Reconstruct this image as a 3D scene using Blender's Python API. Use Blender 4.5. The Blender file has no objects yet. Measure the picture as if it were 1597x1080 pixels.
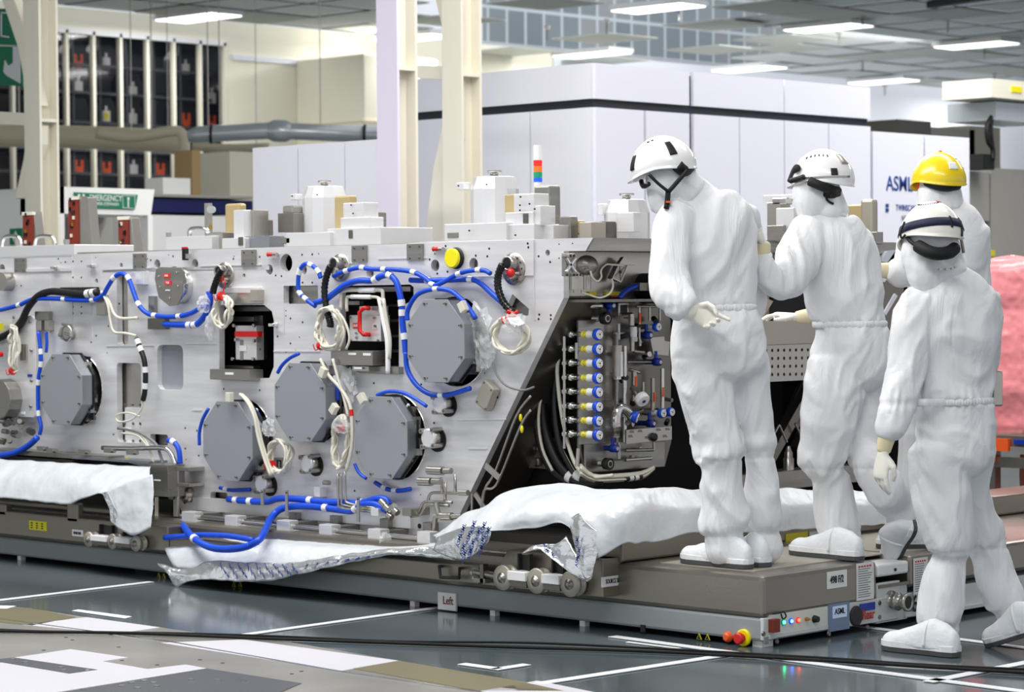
import bpy, math, random
from mathutils import Vector, Matrix, noise
from mathutils.geometry import tessellate_polygon
random.seed(7)
SC = bpy.context.scene
COL = SC.collection
PI = math.pi

# ------------------------------------------------------------------ camera
# axes: x runs along the machine (towards the right), y runs into the hall, z up;
# the origin is the near floor corner of the transport platform
CX, CY = 798.5, 540.0
VA, VB = (-3263.0, 487.0), (4600.0, 428.0)
FOC = math.sqrt(-((VA[0]-CX)*(VB[0]-CX)+(VA[1]-CY)*(VB[1]-CY)))
def _d(px, py): return Vector((px-CX, -(py-CY), -FOC)).normalized()
_X = -_d(*VA); _Y = _d(*VB); _Y = (_Y-_X*_X.dot(_Y)).normalized(); _Z = _X.cross(_Y)
ROT = Matrix((_X, _Y, _Z))
CAM = Vector((6.2201, -7.8473, 1.42))
camd = bpy.data.cameras.new('camera'); cam = bpy.data.objects.new('camera', camd); COL.objects.link(cam)
camd.sensor_width = 36; camd.lens = FOC/1597*36; camd.clip_end = 300
cam.matrix_world = Matrix.Translation(CAM) @ ROT.to_4x4()
camd.dof.use_dof = True; camd.dof.focus_distance = 10.3; camd.dof.aperture_fstop = 5.0
SC.camera = cam
# ------------------------------------------------------------------ world and exposure
w = bpy.data.worlds.new('world'); SC.world = w; w.use_nodes = True
bg = w.node_tree.nodes['Background']; bg.inputs[0].default_value = (0.93, 0.96, 1.0, 1); bg.inputs[1].default_value = 0.85
SC.view_settings.view_transform = 'Standard'; SC.view_settings.look = 'None'
SC.view_settings.exposure = 0.0; SC.view_settings.gamma = 1; SC.view_settings.use_curve_mapping = False
def area(name, loc, sx, sy, power, rot=(0, 0, 0)):
    l = bpy.data.lights.new(name, 'AREA'); l.shape = 'RECTANGLE'; l.size = sx; l.size_y = sy; l.energy = power
    l.color = (1.0, 0.985, 0.96)
    o = bpy.data.objects.new(name, l); COL.objects.link(o); o.location = loc; o.rotation_euler = rot
    return o
# rows of ceiling fixtures over the near bay, one lamp per row of troffers
area('ceiling_row_lamp', (-4.0, -1.5, 5.3), 6.0, 1.2, 380)
area('ceiling_row_lamp', (1.5, -3.5, 5.3), 6.0, 1.2, 260)
area('ceiling_row_lamp', (-2.0, 3.0, 5.3), 6.0, 1.2, 260)
area('ceiling_row_lamp', (-8.0, 6.5, 5.3), 7.0, 1.2, 420)
area('ceiling_row_lamp', (-3.0, 9.5, 5.3), 7.0, 1.2, 400)
area('plenum_fill', (-19.0, 25.0, 8.5), 14.0, 3.0, 480, (0, 1.1, 0))  # added fill, no known fixture: brightens the facade above the open cells
area('plenum_fill', (-19.0, 38.0, 8.5), 12.0, 3.0, 300, (0, 1.1, 0))  # second added fill, for the dark wall further back
area('storage_fill', (-24.6, 14.3, 5.25), .3, 4.5, 45)  # added fill, no known fixture: lifts the dark bags behind the window
area('storage_fill', (-24.0, 14.3, 3.9), .1, 4.5, 14)  # another added fill, lower down in front of the shelves

FW = ROT @ Vector((0, 0, -1)); RT = ROT @ Vector((1, 0, 0)); UP = ROT @ Vector((0, 1, 0))
def ray(px, py): return ROT @ _d(px, py)
def _pl(px, py, ax, v):
    r = ray(px, py); return CAM + r*((v-CAM[ax])/r[ax])
def FY(px, py, y): return _pl(px, py, 1, y)
def FX(px, py, x): return _pl(px, py, 0, x)
def FZ(px, py, z): return _pl(px, py, 2, z)
def FD(px, py, D):
    r = ray(px, py); return CAM + r*(D/r.dot(FW))
def PROJ(p):
    v = ROT.transposed() @ (Vector(p)-CAM); return CX+FOC*v.x/-v.z, CY-FOC*v.y/-v.z

# ------------------------------------------------------------------ materials
def lin(c): return tuple(((v/255)/12.92 if v/255 <= .04045 else ((v/255+.055)/1.055)**2.4) for v in c)
MATS = {}
def mat(name, rgb, rough=.5, metal=0.0, emit=None, es=0, bump=None, trans=0, coat=0, vary=None, alpha=1, sheen=0, ior=None, streak=None):
    m = bpy.data.materials.new(name); m.use_nodes = True; nt = m.node_tree; b = nt.nodes['Principled BSDF']
    c = lin(rgb)
    b.inputs['Base Color'].default_value = (*c, 1); b.inputs['Roughness'].default_value = rough; b.inputs['Metallic'].default_value = metal
    if emit: b.inputs['Emission Color'].default_value = (*lin(emit), 1); b.inputs['Emission Strength'].default_value = es
    if trans: b.inputs['Transmission Weight'].default_value = trans
    if coat: b.inputs['Coat Weight'].default_value = coat
    if alpha < 1: b.inputs['Alpha'].default_value = alpha
    if sheen: b.inputs['Sheen Weight'].default_value = sheen
    if ior: b.inputs['IOR'].default_value = ior
    tc = None
    def noise_node(sc, det=3, vec=None):
        nonlocal tc
        if tc is None: tc = nt.nodes.new('ShaderNodeTexCoord')
        n = nt.nodes.new('ShaderNodeTexNoise'); n.inputs['Scale'].default_value = sc; n.inputs['Detail'].default_value = det
        if vec:
            mp = nt.nodes.new('ShaderNodeMapping'); mp.inputs['Scale'].default_value = vec
            nt.links.new(tc.outputs['Object'], mp.inputs[0]); nt.links.new(mp.outputs[0], n.inputs['Vector'])
        else: nt.links.new(tc.outputs['Object'], n.inputs['Vector'])
        return n
    if bump:
        n = noise_node(bump[0]); bn = nt.nodes.new('ShaderNodeBump'); bn.inputs['Strength'].default_value = bump[1]; bn.inputs['Distance'].default_value = bump[2] if len(bump) > 2 else .01
        nt.links.new(n.outputs[0], bn.inputs['Height']); nt.links.new(bn.outputs[0], b.inputs['Normal'])
    if vary:
        n = noise_node(vary[0], 4, vary[3] if len(vary) > 3 else None); cr = nt.nodes.new('ShaderNodeValToRGB')
        cr.color_ramp.elements[0].position = .3; cr.color_ramp.elements[1].position = .7
        cr.color_ramp.elements[0].color = (*lin(vary[1]), 1); cr.color_ramp.elements[1].color = (*lin(vary[2]), 1)
        nt.links.new(n.outputs[0], cr.inputs[0]); nt.links.new(cr.outputs[0], b.inputs['Base Color'])
    if streak:
        n = noise_node(streak[0], 5, streak[1]); mr = nt.nodes.new('ShaderNodeMapRange')
        mr.inputs['From Min'].default_value = .3; mr.inputs['From Max'].default_value = .7
        mr.inputs['To Min'].default_value = streak[2]; mr.inputs['To Max'].default_value = streak[3]
        nt.links.new(n.outputs[0], mr.inputs[0]); nt.links.new(mr.outputs[0], b.inputs['Roughness'])
    if name == 'suit':
        n = [x for x in nt.nodes if x.type == 'TEX_NOISE'][0]; mp = nt.nodes.new('ShaderNodeMapping'); mp.inputs['Scale'].default_value = (1.5, 1.5, .55); mp.inputs['Rotation'].default_value = (.25, .2, 0)
        nt.links.new(tc.outputs['Object'], mp.inputs[0]); nt.links.new(mp.outputs[0], n.inputs['Vector']); n.inputs['Distortion'].default_value = 1.2; n.inputs['Detail'].default_value = 4
    MATS[name] = m; return m
M = MATS
mat('alu', (222, 221, 223), .38, .4, vary=(3, (214, 213, 216), (232, 231, 233), (1, 1, 9)), streak=(5, (.5, .5, 14), .28, .5))
mat('alu_light', (226, 226, 228), .35, .5)
mat('plate', (150, 153, 160), .5, .15)
mat('housing', (150, 154, 160), .3, .75)
mat('steel', (176, 172, 166), .28, .85)
mat('steel_dark', (118, 114, 108), .3, .85)
mat('steel_mid', (150, 147, 142), .35, .8, streak=(4, (.4, .4, 8), .2, .45))
mat('polished', (190, 188, 184), .12, 1)
mat('chrome', (205, 205, 203), .14, .95)
mat('tan', (140, 134, 122), .36, .7, streak=(3, (.6, .6, 6), .28, .46))
mat('tan_light', (176, 170, 158), .42, .5)
mat('chassis', (150, 155, 158), .45, .1)
mat('chassis_white', (205, 208, 208), .4)
mat('cover', (142, 136, 127), .3, .75, streak=(3, (.8, .8, 3), .26, .36))
mat('black', (12, 12, 13), .5)
mat('black_gloss', (10, 10, 12), .2)
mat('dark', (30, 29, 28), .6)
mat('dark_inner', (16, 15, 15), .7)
mat('rubber', (48, 48, 50), .75)
mat('blue', (8, 74, 205), .4)
mat('blue_dark', (10, 50, 160), .4)
mat('navy', (18, 26, 86), .5)
mat('white_plastic', (240, 240, 240), .4)
mat('cable', (216, 212, 198), .45)
mat('cable_grey', (120, 122, 122), .5)
mat('red', (212, 26, 22), .4)
mat('yellow', (240, 226, 10), .45)
mat('yellow_label', (218, 206, 20), .5)
mat('orange', (235, 90, 25), .5)
mat('orange_btn', (235, 95, 30), .3)
mat('red_label', (225, 40, 40), .5)
mat('brown', (120, 40, 20), .45)
mat('brass', (190, 150, 60), .3, .9)
mat('gold', (190, 170, 125), .4, .4)
mat('paper', (232, 232, 232), .7)
mat('ink', (30, 32, 40), .7)
mat('ink_blue', (20, 60, 140), .6)
mat('ink_red', (190, 30, 30), .6)
mat('suit', (232, 233, 236), .6, 0, bump=(4.5, .5, .04))
mat('suit_boot', (226, 230, 234), .5, 0, bump=(30, .4, .01))
mat('glove', (240, 237, 226), .45, bump=(60, .2, .004))
mat('cuff', (226, 214, 178), .55)
mat('sole', (70, 72, 74), .7)
mat('helmet_white', (240, 240, 240), .22, coat=.3)
mat('helmet_cream', (238, 236, 226), .3, coat=.2)
mat('helmet_yellow', (246, 216, 20), .28, coat=.3)
mat('strap', (14, 14, 16), .7)
mat('strap_navy', (18, 22, 60), .7)
mat('foil_white', (214, 219, 224), .38, .12, bump=(5, .6, .04))
mat('foil_silver', (222, 224, 227), .2, .75, bump=(16, .5, .02))
mat('plastic_clear', (235, 238, 240), .12, 0, alpha=.35)
mat('column', (232, 228, 212), .5)
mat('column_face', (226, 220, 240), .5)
mat('wall_paint', (236, 232, 214), .7)
mat('wall_light', (226, 230, 238), .7)
mat('cab_white', (234, 235, 246), .45)
mat('cab_dark', (30, 34, 48), .5)
mat('seam', (50, 55, 70), .6)
mat('grey_cab', (158, 156, 150), .5)
mat('glass', (16, 20, 30), .06, 0, alpha=.25)
mat('bag', (14, 15, 24), .6)
mat('shelf', (96, 98, 104), .5)
mat('green_sign', (0, 118, 84), .5)
mat('duct_cream', (232, 220, 192), .5, 0)
mat('duct_steel', (206, 214, 220), .28, .4)
mat('cardboard', (176, 148, 104), .7)
mat('pink_foil', (246, 150, 156), .28, coat=.4, bump=(3, .8, .12))
mat('orange_wrap', (196, 92, 50), .3, coat=.3, bump=(7, .6, .05))
mat('floor_steel', (178, 174, 166), .3, .6, vary=(1.6, (150, 148, 142), (190, 186, 178)))
mat('floor_gold', (126, 120, 88), .4, .5)
mat('floor_white', (198, 196, 204), .4)
mat('floor_plate', (96, 99, 104), .35, .5)
mat('mark', (222, 225, 228), .5)
mat('tile', (246, 250, 250), .85)
mat('tile_warm', (216, 219, 212), .85)
mat('cord_black', (7, 7, 8), .85)
mat('grid_bar', (150, 156, 156), .6)
mat('lamp', (255, 255, 255), .5, emit=(255, 255, 255), es=3.2)
mat('red_lamp', (225, 30, 25), .4, emit=(255, 40, 30), es=.5)
mat('orange_lamp', (240, 110, 30), .4, emit=(255, 120, 20), es=.3)
mat('green_lamp', (0, 140, 100), .4, emit=(0, 150, 110), es=.3)
mat('blue_lamp', (20, 90, 220), .4, emit=(20, 100, 240), es=.4)
mat('led_green', (60, 255, 170), .4, emit=(60, 255, 170), es=7)
mat('led_blue', (80, 120, 255), .4, emit=(70, 110, 255), es=9)
mat('led_red', (255, 70, 40), .4, emit=(255, 60, 40), es=9)
mat('screen', (96, 112, 136), .3, emit=(90, 110, 150), es=.15)
mat('screen_lit', (170, 185, 205), .3, emit=(160, 180, 210), es=.3)
mat('floor_dark', (80, 90, 95), .12, 0, vary=(.8, (72, 82, 87), (88, 98, 103)))
# far storage facade: vertical stacks of bins behind glass
def facade_mat():
    m = bpy.data.materials.new('facade'); m.use_nodes = True; nt = m.node_tree; b = nt.nodes['Principled BSDF']
    tc = nt.nodes.new('ShaderNodeTexCoord'); mp = nt.nodes.new('ShaderNodeMapping'); mp.inputs['Rotation'].default_value = (PI/2, 0, 0)
    br = nt.nodes.new('ShaderNodeTexBrick'); br.inputs['Scale'].default_value = 1.0
    br.offset = 0; br.inputs['Brick Width'].default_value = .46; br.inputs['Row Height'].default_value = .62; br.inputs['Mortar Size'].default_value = .03
    br.inputs['Color1'].default_value = (*lin((104, 116, 124)), 1); br.inputs['Color2'].default_value = (*lin((128, 134, 138)), 1); br.inputs['Mortar'].default_value = (*lin((172, 180, 186)), 1)
    sx_ = nt.nodes.new('ShaderNodeSeparateXYZ'); cx_ = nt.nodes.new('ShaderNodeCombineXYZ')
    nt.links.new(tc.outputs['Object'], sx_.inputs[0]); nt.links.new(sx_.outputs[1], cx_.inputs[0]); nt.links.new(sx_.outputs[2], cx_.inputs[1]); nt.links.new(cx_.outputs[0], br.inputs['Vector'])
    nt.links.new(br.outputs[0], b.inputs['Base Color']); b.inputs['Roughness'].default_value = .3
    M['facade'] = m
facade_mat()

# ------------------------------------------------------------------ mesh helpers
WO = {}
class MB:
    def __init__(s): s.v = []; s.f = []; s.mi = []; s.ms = []; s.sm = []
    def _m(s, m):
        if m not in s.ms: s.ms.append(m)
        return s.ms.index(m)
    def add(s, vs, fs, m, smooth=False):
        o = len(s.v); s.v += [Vector(v) for v in vs]; k = s._m(m)
        for f in fs: s.f.append([i+o for i in f]); s.mi.append(k); s.sm.append(smooth)
    def box(s, a, b, m, bev=0):
        x0, y0, z0 = [min(p, q) for p, q in zip(a, b)]; x1, y1, z1 = [max(p, q) for p, q in zip(a, b)]
        vs = [(x, y, z) for z in (z0, z1) for y in (y0, y1) for x in (x0, x1)]
        s.add(vs, [(0, 2, 3, 1), (4, 5, 7, 6), (0, 1, 5, 4), (2, 6, 7, 3), (0, 4, 6, 2), (1, 3, 7, 5)], m)
    def obox(s, c, ax, ay, az, m):  # centre and half-axis vectors
        c = Vector(c); vs = [c+i*ax+j*ay+k*az for k in (-1, 1) for j in (-1, 1) for i in (-1, 1)]
        s.add(vs, [(0, 2, 3, 1), (4, 5, 7, 6), (0, 1, 5, 4), (2, 6, 7, 3), (0, 4, 6, 2), (1, 3, 7, 5)], m)
    def bar(s, p, q, wd, th, m, side=None):
        p = Vector(p); q = Vector(q); t = (q-p); L = t.length; t.normalize()
        u = t.cross(side or Vector((0, 1, 0)));
        if u.length < 1e-4: u = t.cross(Vector((1, 0, 0)))
        u.normalize(); v = t.cross(u)
        s.obox((p+q)/2, t*L/2, u*wd/2, v*th/2, m)
    def lathe(s, p, ax, prof, m, n=20, smooth=True):  # prof: (distance along axis, radius)
        p = Vector(p); ax = Vector(ax).normalized(); u = ax.orthogonal().normalized(); v = ax.cross(u)
        vs = []; fs = []
        for (h, r) in prof:
            for k in range(n):
                a = 2*PI*k/n; vs.append(p+ax*h+u*r*math.cos(a)+v*r*math.sin(a))
        for i in range(len(prof)-1):
            for k in range(n): fs.append((i*n+k, i*n+(k+1) % n, (i+1)*n+(k+1) % n, (i+1)*n+k))
        s.add(vs, fs, m, smooth)
        for i, fl in ((0, True), (len(prof)-1, False)):
            if prof[i][1] > 1e-5:
                ring = [v_ for v_ in vs[i*n:(i+1)*n]]
                s.add(ring, [list(range(n))[::-1] if fl else list(range(n))], m)
    def cyl(s, p, q, r, m, n=16, r2=None):
        p = Vector(p); q = Vector(q); s.lathe(p, q-p, [(0, r), ((q-p).length, r if r2 is None else r2)], m, n)
    def tube(s, pts, r, m, n=8, smooth=4, closed=False):
        P = crom([Vector(p) for p in pts], smooth, closed); vs = []; fs = []; u = None
        for i, p in enumerate(P):
            a = P[i-1] if (i > 0 or closed) else P[0]; b = P[(i+1) % len(P)] if (i < len(P)-1 or closed) else P[-1]
            t = (b-a); t = t.normalized() if t.length > 1e-9 else Vector((1, 0, 0))
            u = (u-t*u.dot(t)) if u is not None else t.orthogonal()
            u = u.normalized() if u.length > 1e-6 else t.orthogonal().normalized()
            v = t.cross(u); rr = r[min(i, len(r)-1)] if isinstance(r, list) else r
            for k in range(n):
                an = 2*PI*k/n; vs.append(p+u*rr*math.cos(an)+v*rr*math.sin(an))
        L = len(P)
        for i in range(L if closed else L-1):
            for k in range(n): fs.append((i*n+k, i*n+(k+1) % n, ((i+1) % L)*n+(k+1) % n, ((i+1) % L)*n+k))
        if not closed: fs += [list(range(n))[::-1], list(range((L-1)*n, L*n))]
        s.add(vs, fs, m, True)
    def sphere(s, c, rx, ry, rz, m, n=16, k=10):
        vs = []; fs = []; c = Vector(c)
        for i in range(k+1):
            t = PI*i/k
            for j in range(n):
                a = 2*PI*j/n; vs.append(c+Vector((rx*math.sin(t)*math.cos(a), ry*math.sin(t)*math.sin(a), rz*math.cos(t))))
        for i in range(k):
            for j in range(n): fs.append((i*n+j, (i+1)*n+j, (i+1)*n+(j+1) % n, i*n+(j+1) % n))
        s.add(vs, fs, m, True)
    def prism(s, outer, d, m, holes=()):   # outer: list of Vectors in one plane, d: extrusion vector, holes may be lists
        d = Vector(d); loops = [list(outer)]+[list(h) for h in holes]
        flat = [p for l in loops for p in l]; n = len(flat)
        tris = tessellate_polygon(loops)
        nrm = Vector((0, 0, 0))
        o = loops[0]
        for i in range(len(o)): nrm += o[i].cross(o[(i+1) % len(o)])
        fs = []
        for t in tris:
            a, b, c = [flat[i] for i in t]; nn = (b-a).cross(c-a)
            if nn.length < 1e-12: continue
            t = list(t)
            if nn.dot(d) > 0: t = t[::-1]
            fs.append(t); fs.append([i+n for i in t[::-1]])
        st = 0
        for li, l in enumerate(loops):
            L = len(l); ln = Vector((0, 0, 0))
            for i in range(L): ln += l[i].cross(l[(i+1) % L])
            ccw = ln.dot(d) < 0
            if li: ccw = not ccw
            for i in range(L):
                a, b = st+i, st+(i+1) % L
                fs.append([a, b+0, b+n, a+n][::-1] if ccw else [a, b, b+n, a+n])
            st += L
        s.add(flat+[p+d for p in flat], fs, m)
    def build(s, name, parent=None, bevel=0, label=None, smooth=None):
        me = bpy.data.meshes.new(name)
        org = WO[parent.name] if parent else Vector(((min(v.x for v in s.v)+max(v.x for v in s.v))/2, (min(v.y for v in s.v)+max(v.y for v in s.v))/2, min(v.z for v in s.v)))
        me.from_pydata([v-org for v in s.v], [], s.f)
        for m in s.ms: me.materials.append(M[m])
        me.polygons.foreach_set('material_index', s.mi); me.polygons.foreach_set('use_smooth', s.sm); me.update()
        o = bpy.data.objects.new(name, me); COL.objects.link(o)
        if parent: o.parent = parent
        else: o.location = org
        WO[o.name] = org
        if bevel:
            b = o.modifiers.new('bevel', 'BEVEL'); b.width = bevel; b.segments = 2; b.limit_method = 'ANGLE'; b.angle_limit = .6
        if label: o['label'] = label
        return o
def crom(P, k, closed=False):
    if k <= 1 or len(P) < 3: return P
    out = []; n = len(P)
    for i in range(n if closed else n-1):
        if closed: a, b, c, d = P[i-1], P[i], P[(i+1) % n], P[(i+2) % n]
        else: a, b, c, d = P[max(i-1, 0)], P[i], P[i+1], P[min(i+2, n-1)]
        for j in range(k):
            t = j/k; out.append(.5*((2*b)+(c-a)*t+(2*a-5*b+4*c-d)*t*t+(3*b-a-3*c+d)*t**3))
    if not closed: out.append(P[-1])
    return out
def empty(name, loc, label, cat, group=None):
    o = bpy.data.objects.new(name, None); COL.objects.link(o); o.location = loc; o.empty_display_size = .1
    WO[o.name] = Vector(loc); tag(o, label, cat, group); return o
def tag(o, label=None, cat=None, group=None, kind=None):
    if label: o['label'] = label
    if cat: o['category'] = cat
    if group: o['group'] = group
    if kind: o['kind'] = kind
    return o
def text(s, name, parent, pos, size, m, face='-y', ext=.0008, align='CENTER', label=None, rotz=0, sx=1, M3=None):
    cu = bpy.data.curves.new(name, 'FONT'); cu.body = s; cu.size = size; cu.extrude = ext; cu.align_x = align; cu.align_y = 'CENTER'
    cu.offset = size*.012
    t = bpy.data.objects.new('tmp', cu); COL.objects.link(t)
    bpy.context.view_layer.update()
    dg = bpy.context.evaluated_depsgraph_get(); me = bpy.data.meshes.new_from_object(t.evaluated_get(dg))
    COL.objects.unlink(t); bpy.data.objects.remove(t)
    if M3 is None:
        if face == '-y': M3 = Matrix(((1, 0, 0), (0, 0, -1), (0, 1, 0)))
        elif face == '+x': M3 = Matrix(((0, 0, 1), (1, 0, 0), (0, 1, 0)))
        else: M3 = Matrix.Identity(3)
    if rotz: M3 = M3 @ Matrix.Rotation(rotz, 3, 'Z')
    M3 = M3 @ Matrix.Diagonal((sx, 1, 1))
    me.transform(Matrix.Translation(Vector(pos)-WO[parent.name]) @ M3.to_4x4())
    me.materials.clear(); me.materials.append(M[m])
    o = bpy.data.objects.new(name, me); COL.objects.link(o); o.parent = parent; WO[o.name] = WO[parent.name]
    if label: o['label'] = label
    return o
def struct(mb, name, bevel=0):
    o = mb.build(name, None, bevel); o['kind'] = 'structure'; return o
def circ(c, r, n=28, axis='y', ph=0):
    out = []
    for k in range(n):
        a = 2*PI*k/n+ph
        if axis == 'y': out.append(Vector((c.x+r*math.cos(a), c.y, c.z+r*math.sin(a))))
        elif axis == 'x': out.append(Vector((c.x, c.y+r*math.cos(a), c.z+r*math.sin(a))))
        else: out.append(Vector((c.x+r*math.cos(a), c.y+r*math.sin(a), c.z)))
    return out
def rrect(p0, p1, r=.02, n=4):  # rounded rectangle between two corners in a y=const plane
    x0, x1 = sorted((p0.x, p1.x)); z0, z1 = sorted((p0.z, p1.z)); y = p0.y; out = []
    for cx, cz, a0 in ((x1-r, z1-r, 0), (x0+r, z1-r, PI/2), (x0+r, z0+r, PI), (x1-r, z0+r, 1.5*PI)):
        for k in range(n+1):
            a = a0+PI/2*k/n; out.append(Vector((cx+r*math.cos(a), y, cz+r*math.sin(a))))
    return out

# ================================================================== SETTING
mb = MB(); mb.box((-45, -14, -.2), (14, 60, 0), 'floor_dark'); struct(mb, 'floor')
XW = -23.76
# wall with the long storage window
mb = MB()
oy0, oy1, oz0, oz1 = 11.6, 16.9, 2.2, 5.27
mb.prism([Vector((XW, -14, 0)), Vector((XW, 46, 0)), Vector((XW, 46, 5.6)), Vector((XW, -14, 5.6))], (-.15, 0, 0), 'wall_paint',
         [[Vector((XW, oy0, oz0)), Vector((XW, oy1, oz0)), Vector((XW, oy1, oz1)), Vector((XW, oy0, oz1))]])
mb.box((XW, 17.0, 5.02), (XW+.04, 18.6, 5.1), 'wall_light'); mb.box((XW, 18.56, 2.2), (XW+.04, 18.62, 5.1), 'wall_light')
mb.box((XW, 24.2, 0), (XW+.03, 46, 5.6), 'wall_light'); struct(mb, 'wall_left')
mb = MB()
mb.box((XW-1.6, oy0-.3, oz0-.3), (XW-1.7, oy1+.3, oz1+.3), 'bag'); mb.box((XW-1.6, oy0-.3, oz0-.3), (XW-.15, oy1+.3, oz0-.2), 'shelf')
mb.box((XW-1.6, oy0-.3, oz1+.2), (XW-.15, oy1+.3, oz1+.3), 'shelf'); mb.box((XW-1.6, oy1+.2, oz0-.3), (XW-.15, oy1+.3, oz1+.3), 'bag'); mb.box((XW-1.6, oy0-.3, oz0-.3), (XW-.15, oy0-.2, oz1+.3), 'bag')
struct(mb, 'wall_closet')
win = MB()
mpx = [20, 62, 104, 146, 188, 230, 271, 312, 350]
for px in mpx:
    y = FX(px, 150, XW).y; win.box((XW-.06, y-.024, oz0), (XW+.03, y+.024, oz1), 'wall_paint')
win.box((XW-.06, oy0, oz1-.05), (XW+.03, oy1, oz1+.03), 'white_plastic'); win.box((XW-.06, oy0, oz0-.03), (XW+.03, oy1, oz0+.03), 'white_plastic')
wo = struct(win, 'window_1')
g = MB(); g.box((XW-.04, oy0, oz0), (XW-.03, oy1, oz1), 'glass'); g.build('pane', wo)
# shelves with bags behind the glass
sh = empty('storage_shelf', (XW-.7, 14, oz0), 'long grey storage shelving behind the tall window grid', 'shelf')
for py in (108, 150, 196, 238, 274):
    z = FX(200, py, XW-.5).z; b = MB(); b.box((XW-1.1, oy0, z-.02), (XW-.35, oy1, z+.02), 'shelf'); b.build('shelf_board', sh)
for px in mpx[1:]:
    y = FX(px+3, 150, XW-.5).y; b = MB(); b.box((XW-.42, y-.02, oz0), (XW-.38, y+.02, oz1), 'shelf'); b.build('upright', sh)
bags = [(122, 95, 'o'), (122, 132, 'w'), (165, 95, 'w'), (165, 178, 'y'), (207, 140, 'w'), (207, 182, 'w'), (290, 187, 'o'), (330, 190, 'o'), (123, 260, 'o'), (166, 263, 'o'), (208, 262, 'w'), (250, 265, 'o'), (289, 105, 'w'), (330, 150, 'w'), (250, 180, 'n'), (123, 178, 'n'), (289, 148, 'n'), (250, 130, 'n')]
cname = {122: 'first full window column', 123: 'first full window column', 165: 'second window column', 166: 'second window column', 207: 'third window column', 208: 'third window column', 250: 'fourth window column', 289: 'fifth window column', 290: 'fifth window column', 330: 'last window column'}
emn = {'o': 'orange U shaped', 'w': 'white square', 'y': 'white and yellow', 'n': 'no'}
seen = set()
for px, py, k in bags:
    c = FX(px, py, XW-.4); row = 'upper' if py < 115 else 'middle' if py < 160 else 'low' if py < 215 else 'bottom'
    r = empty('storage_bag', (c.x, c.y, c.z-.16), 'black bag with %s tag on the %s shelf, %s' % (emn[k], row, cname[px]), 'bag', 'bags on the shelves behind the window')
    b = MB(); b.prism([Vector((c.x, c.y+a, c.z+h)) for a, h in ((-.17, -.17), (.17, -.17), (.18, .12), (.1, .24), (-.1, .24), (-.18, .12))], (-.3, 0, 0), 'bag'); b.build('bag_body', r)
    if k == 'o':
        e = MB(); cc = c+Vector((.01, 0, 0))
        e.prism([cc+Vector((0, a, h)) for a, h in ((-.08, .1), (-.08, -.06), (-.04, -.1), (.04, -.1), (.08, -.06), (.08, .1), (.03, .1), (.03, .0), (-.03, 0), (-.03, .1))], (-.02, 0, 0), 'orange'); e.build('tag', r)
    elif k != 'n':
        e = MB(); e.box((c.x, c.y-.07, c.z-.11), (c.x+.015, c.y+.07, c.z+.05), 'paper'); e.box((c.x, c.y-.02, c.z+.05), (c.x+.012, c.y+.02, c.z+.12), 'paper')
        if k == 'y': e.box((c.x+.015, c.y-.045, c.z-.08), (c.x+.02, c.y+.045, c.z+.02), 'yellow')
        e.build('tag', r)
# ceiling: 1.2 m cells, some left open under the technical space
mb = MB(); bars = MB()
S = 1.2
for i in range(-21, 8):
    for j in range(-10, 40):
        x0, y0 = i*S, j*S
        if x0 < XW-.1: continue
        c = Vector((x0+.6, y0+.6, 5.5)); d = (c-CAM).dot(FW)
        rh = (i+2*j) % 5 == 0 or (i-j) % 4 == 0
        op = False
        if d > 5:
            p = PROJ(c)
            if 640 < p[0] < 1195 and p[1] > -140: op = True
        if not op:
            for q in (x0, x0+S): bars.box((q-.012, y0, 5.484), (q+.012, y0+S, 5.498), 'grid_bar')
            for q in (y0, y0+S): bars.box((x0, q-.012, 5.484), (x0+S, q+.012, 5.498), 'grid_bar')
            mm = 'tile_warm' if (rh and (i*7+j*3) % 3) else 'tile'
            zz = 5.5 if not rh else 5.47
            if not rh: mb.add([(x0+.02, y0+.02, zz), (x0+.02, y0+S-.02, zz), (x0+S-.02, y0+S-.02, zz), (x0+S-.02, y0+.02, zz)], [(0, 1, 2, 3)], mm)
            if rh: mb.box((x0+.02, y0+.02, 5.47), (x0+S-.02, y0+S-.02, 5.5), mm)
for px, py in ((1119, 37), (1114, 76), (943, 58), (942, 93), (798, 79), (850, 3), (1225, 60), (700, 30), (1200, 8), (1040, 60-75)):
    c = FZ(px, py, 5.48); mb.box((c.x-.6, c.y-.6, 5.455), (c.x+.6, c.y+.6, 5.468), 'tile_warm')
struct(mb, 'ceiling'); struct(bars, 'trim_1')
a = FX(752, 50, XW).y; b_ = FX(1238, 50, XW).y
mb = MB(); mb.box((XW-.1, a, 5.65), (XW, b_, 11), 'facade'); struct(mb, 'wall_upper')
mb = MB(); mb.box((XW-.1, b_, 5.65), (XW, 48, 11), 'wall_light'); mb.box((XW-.1, -14, 5.65), (XW, a, 11), 'wall_light'); struct(mb, 'wall_plenum')
mb = MB(); mb.box((-45, 46, 0), (14, 46.2, 11), 'wall_light'); struct(mb, 'wall_back')
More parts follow.
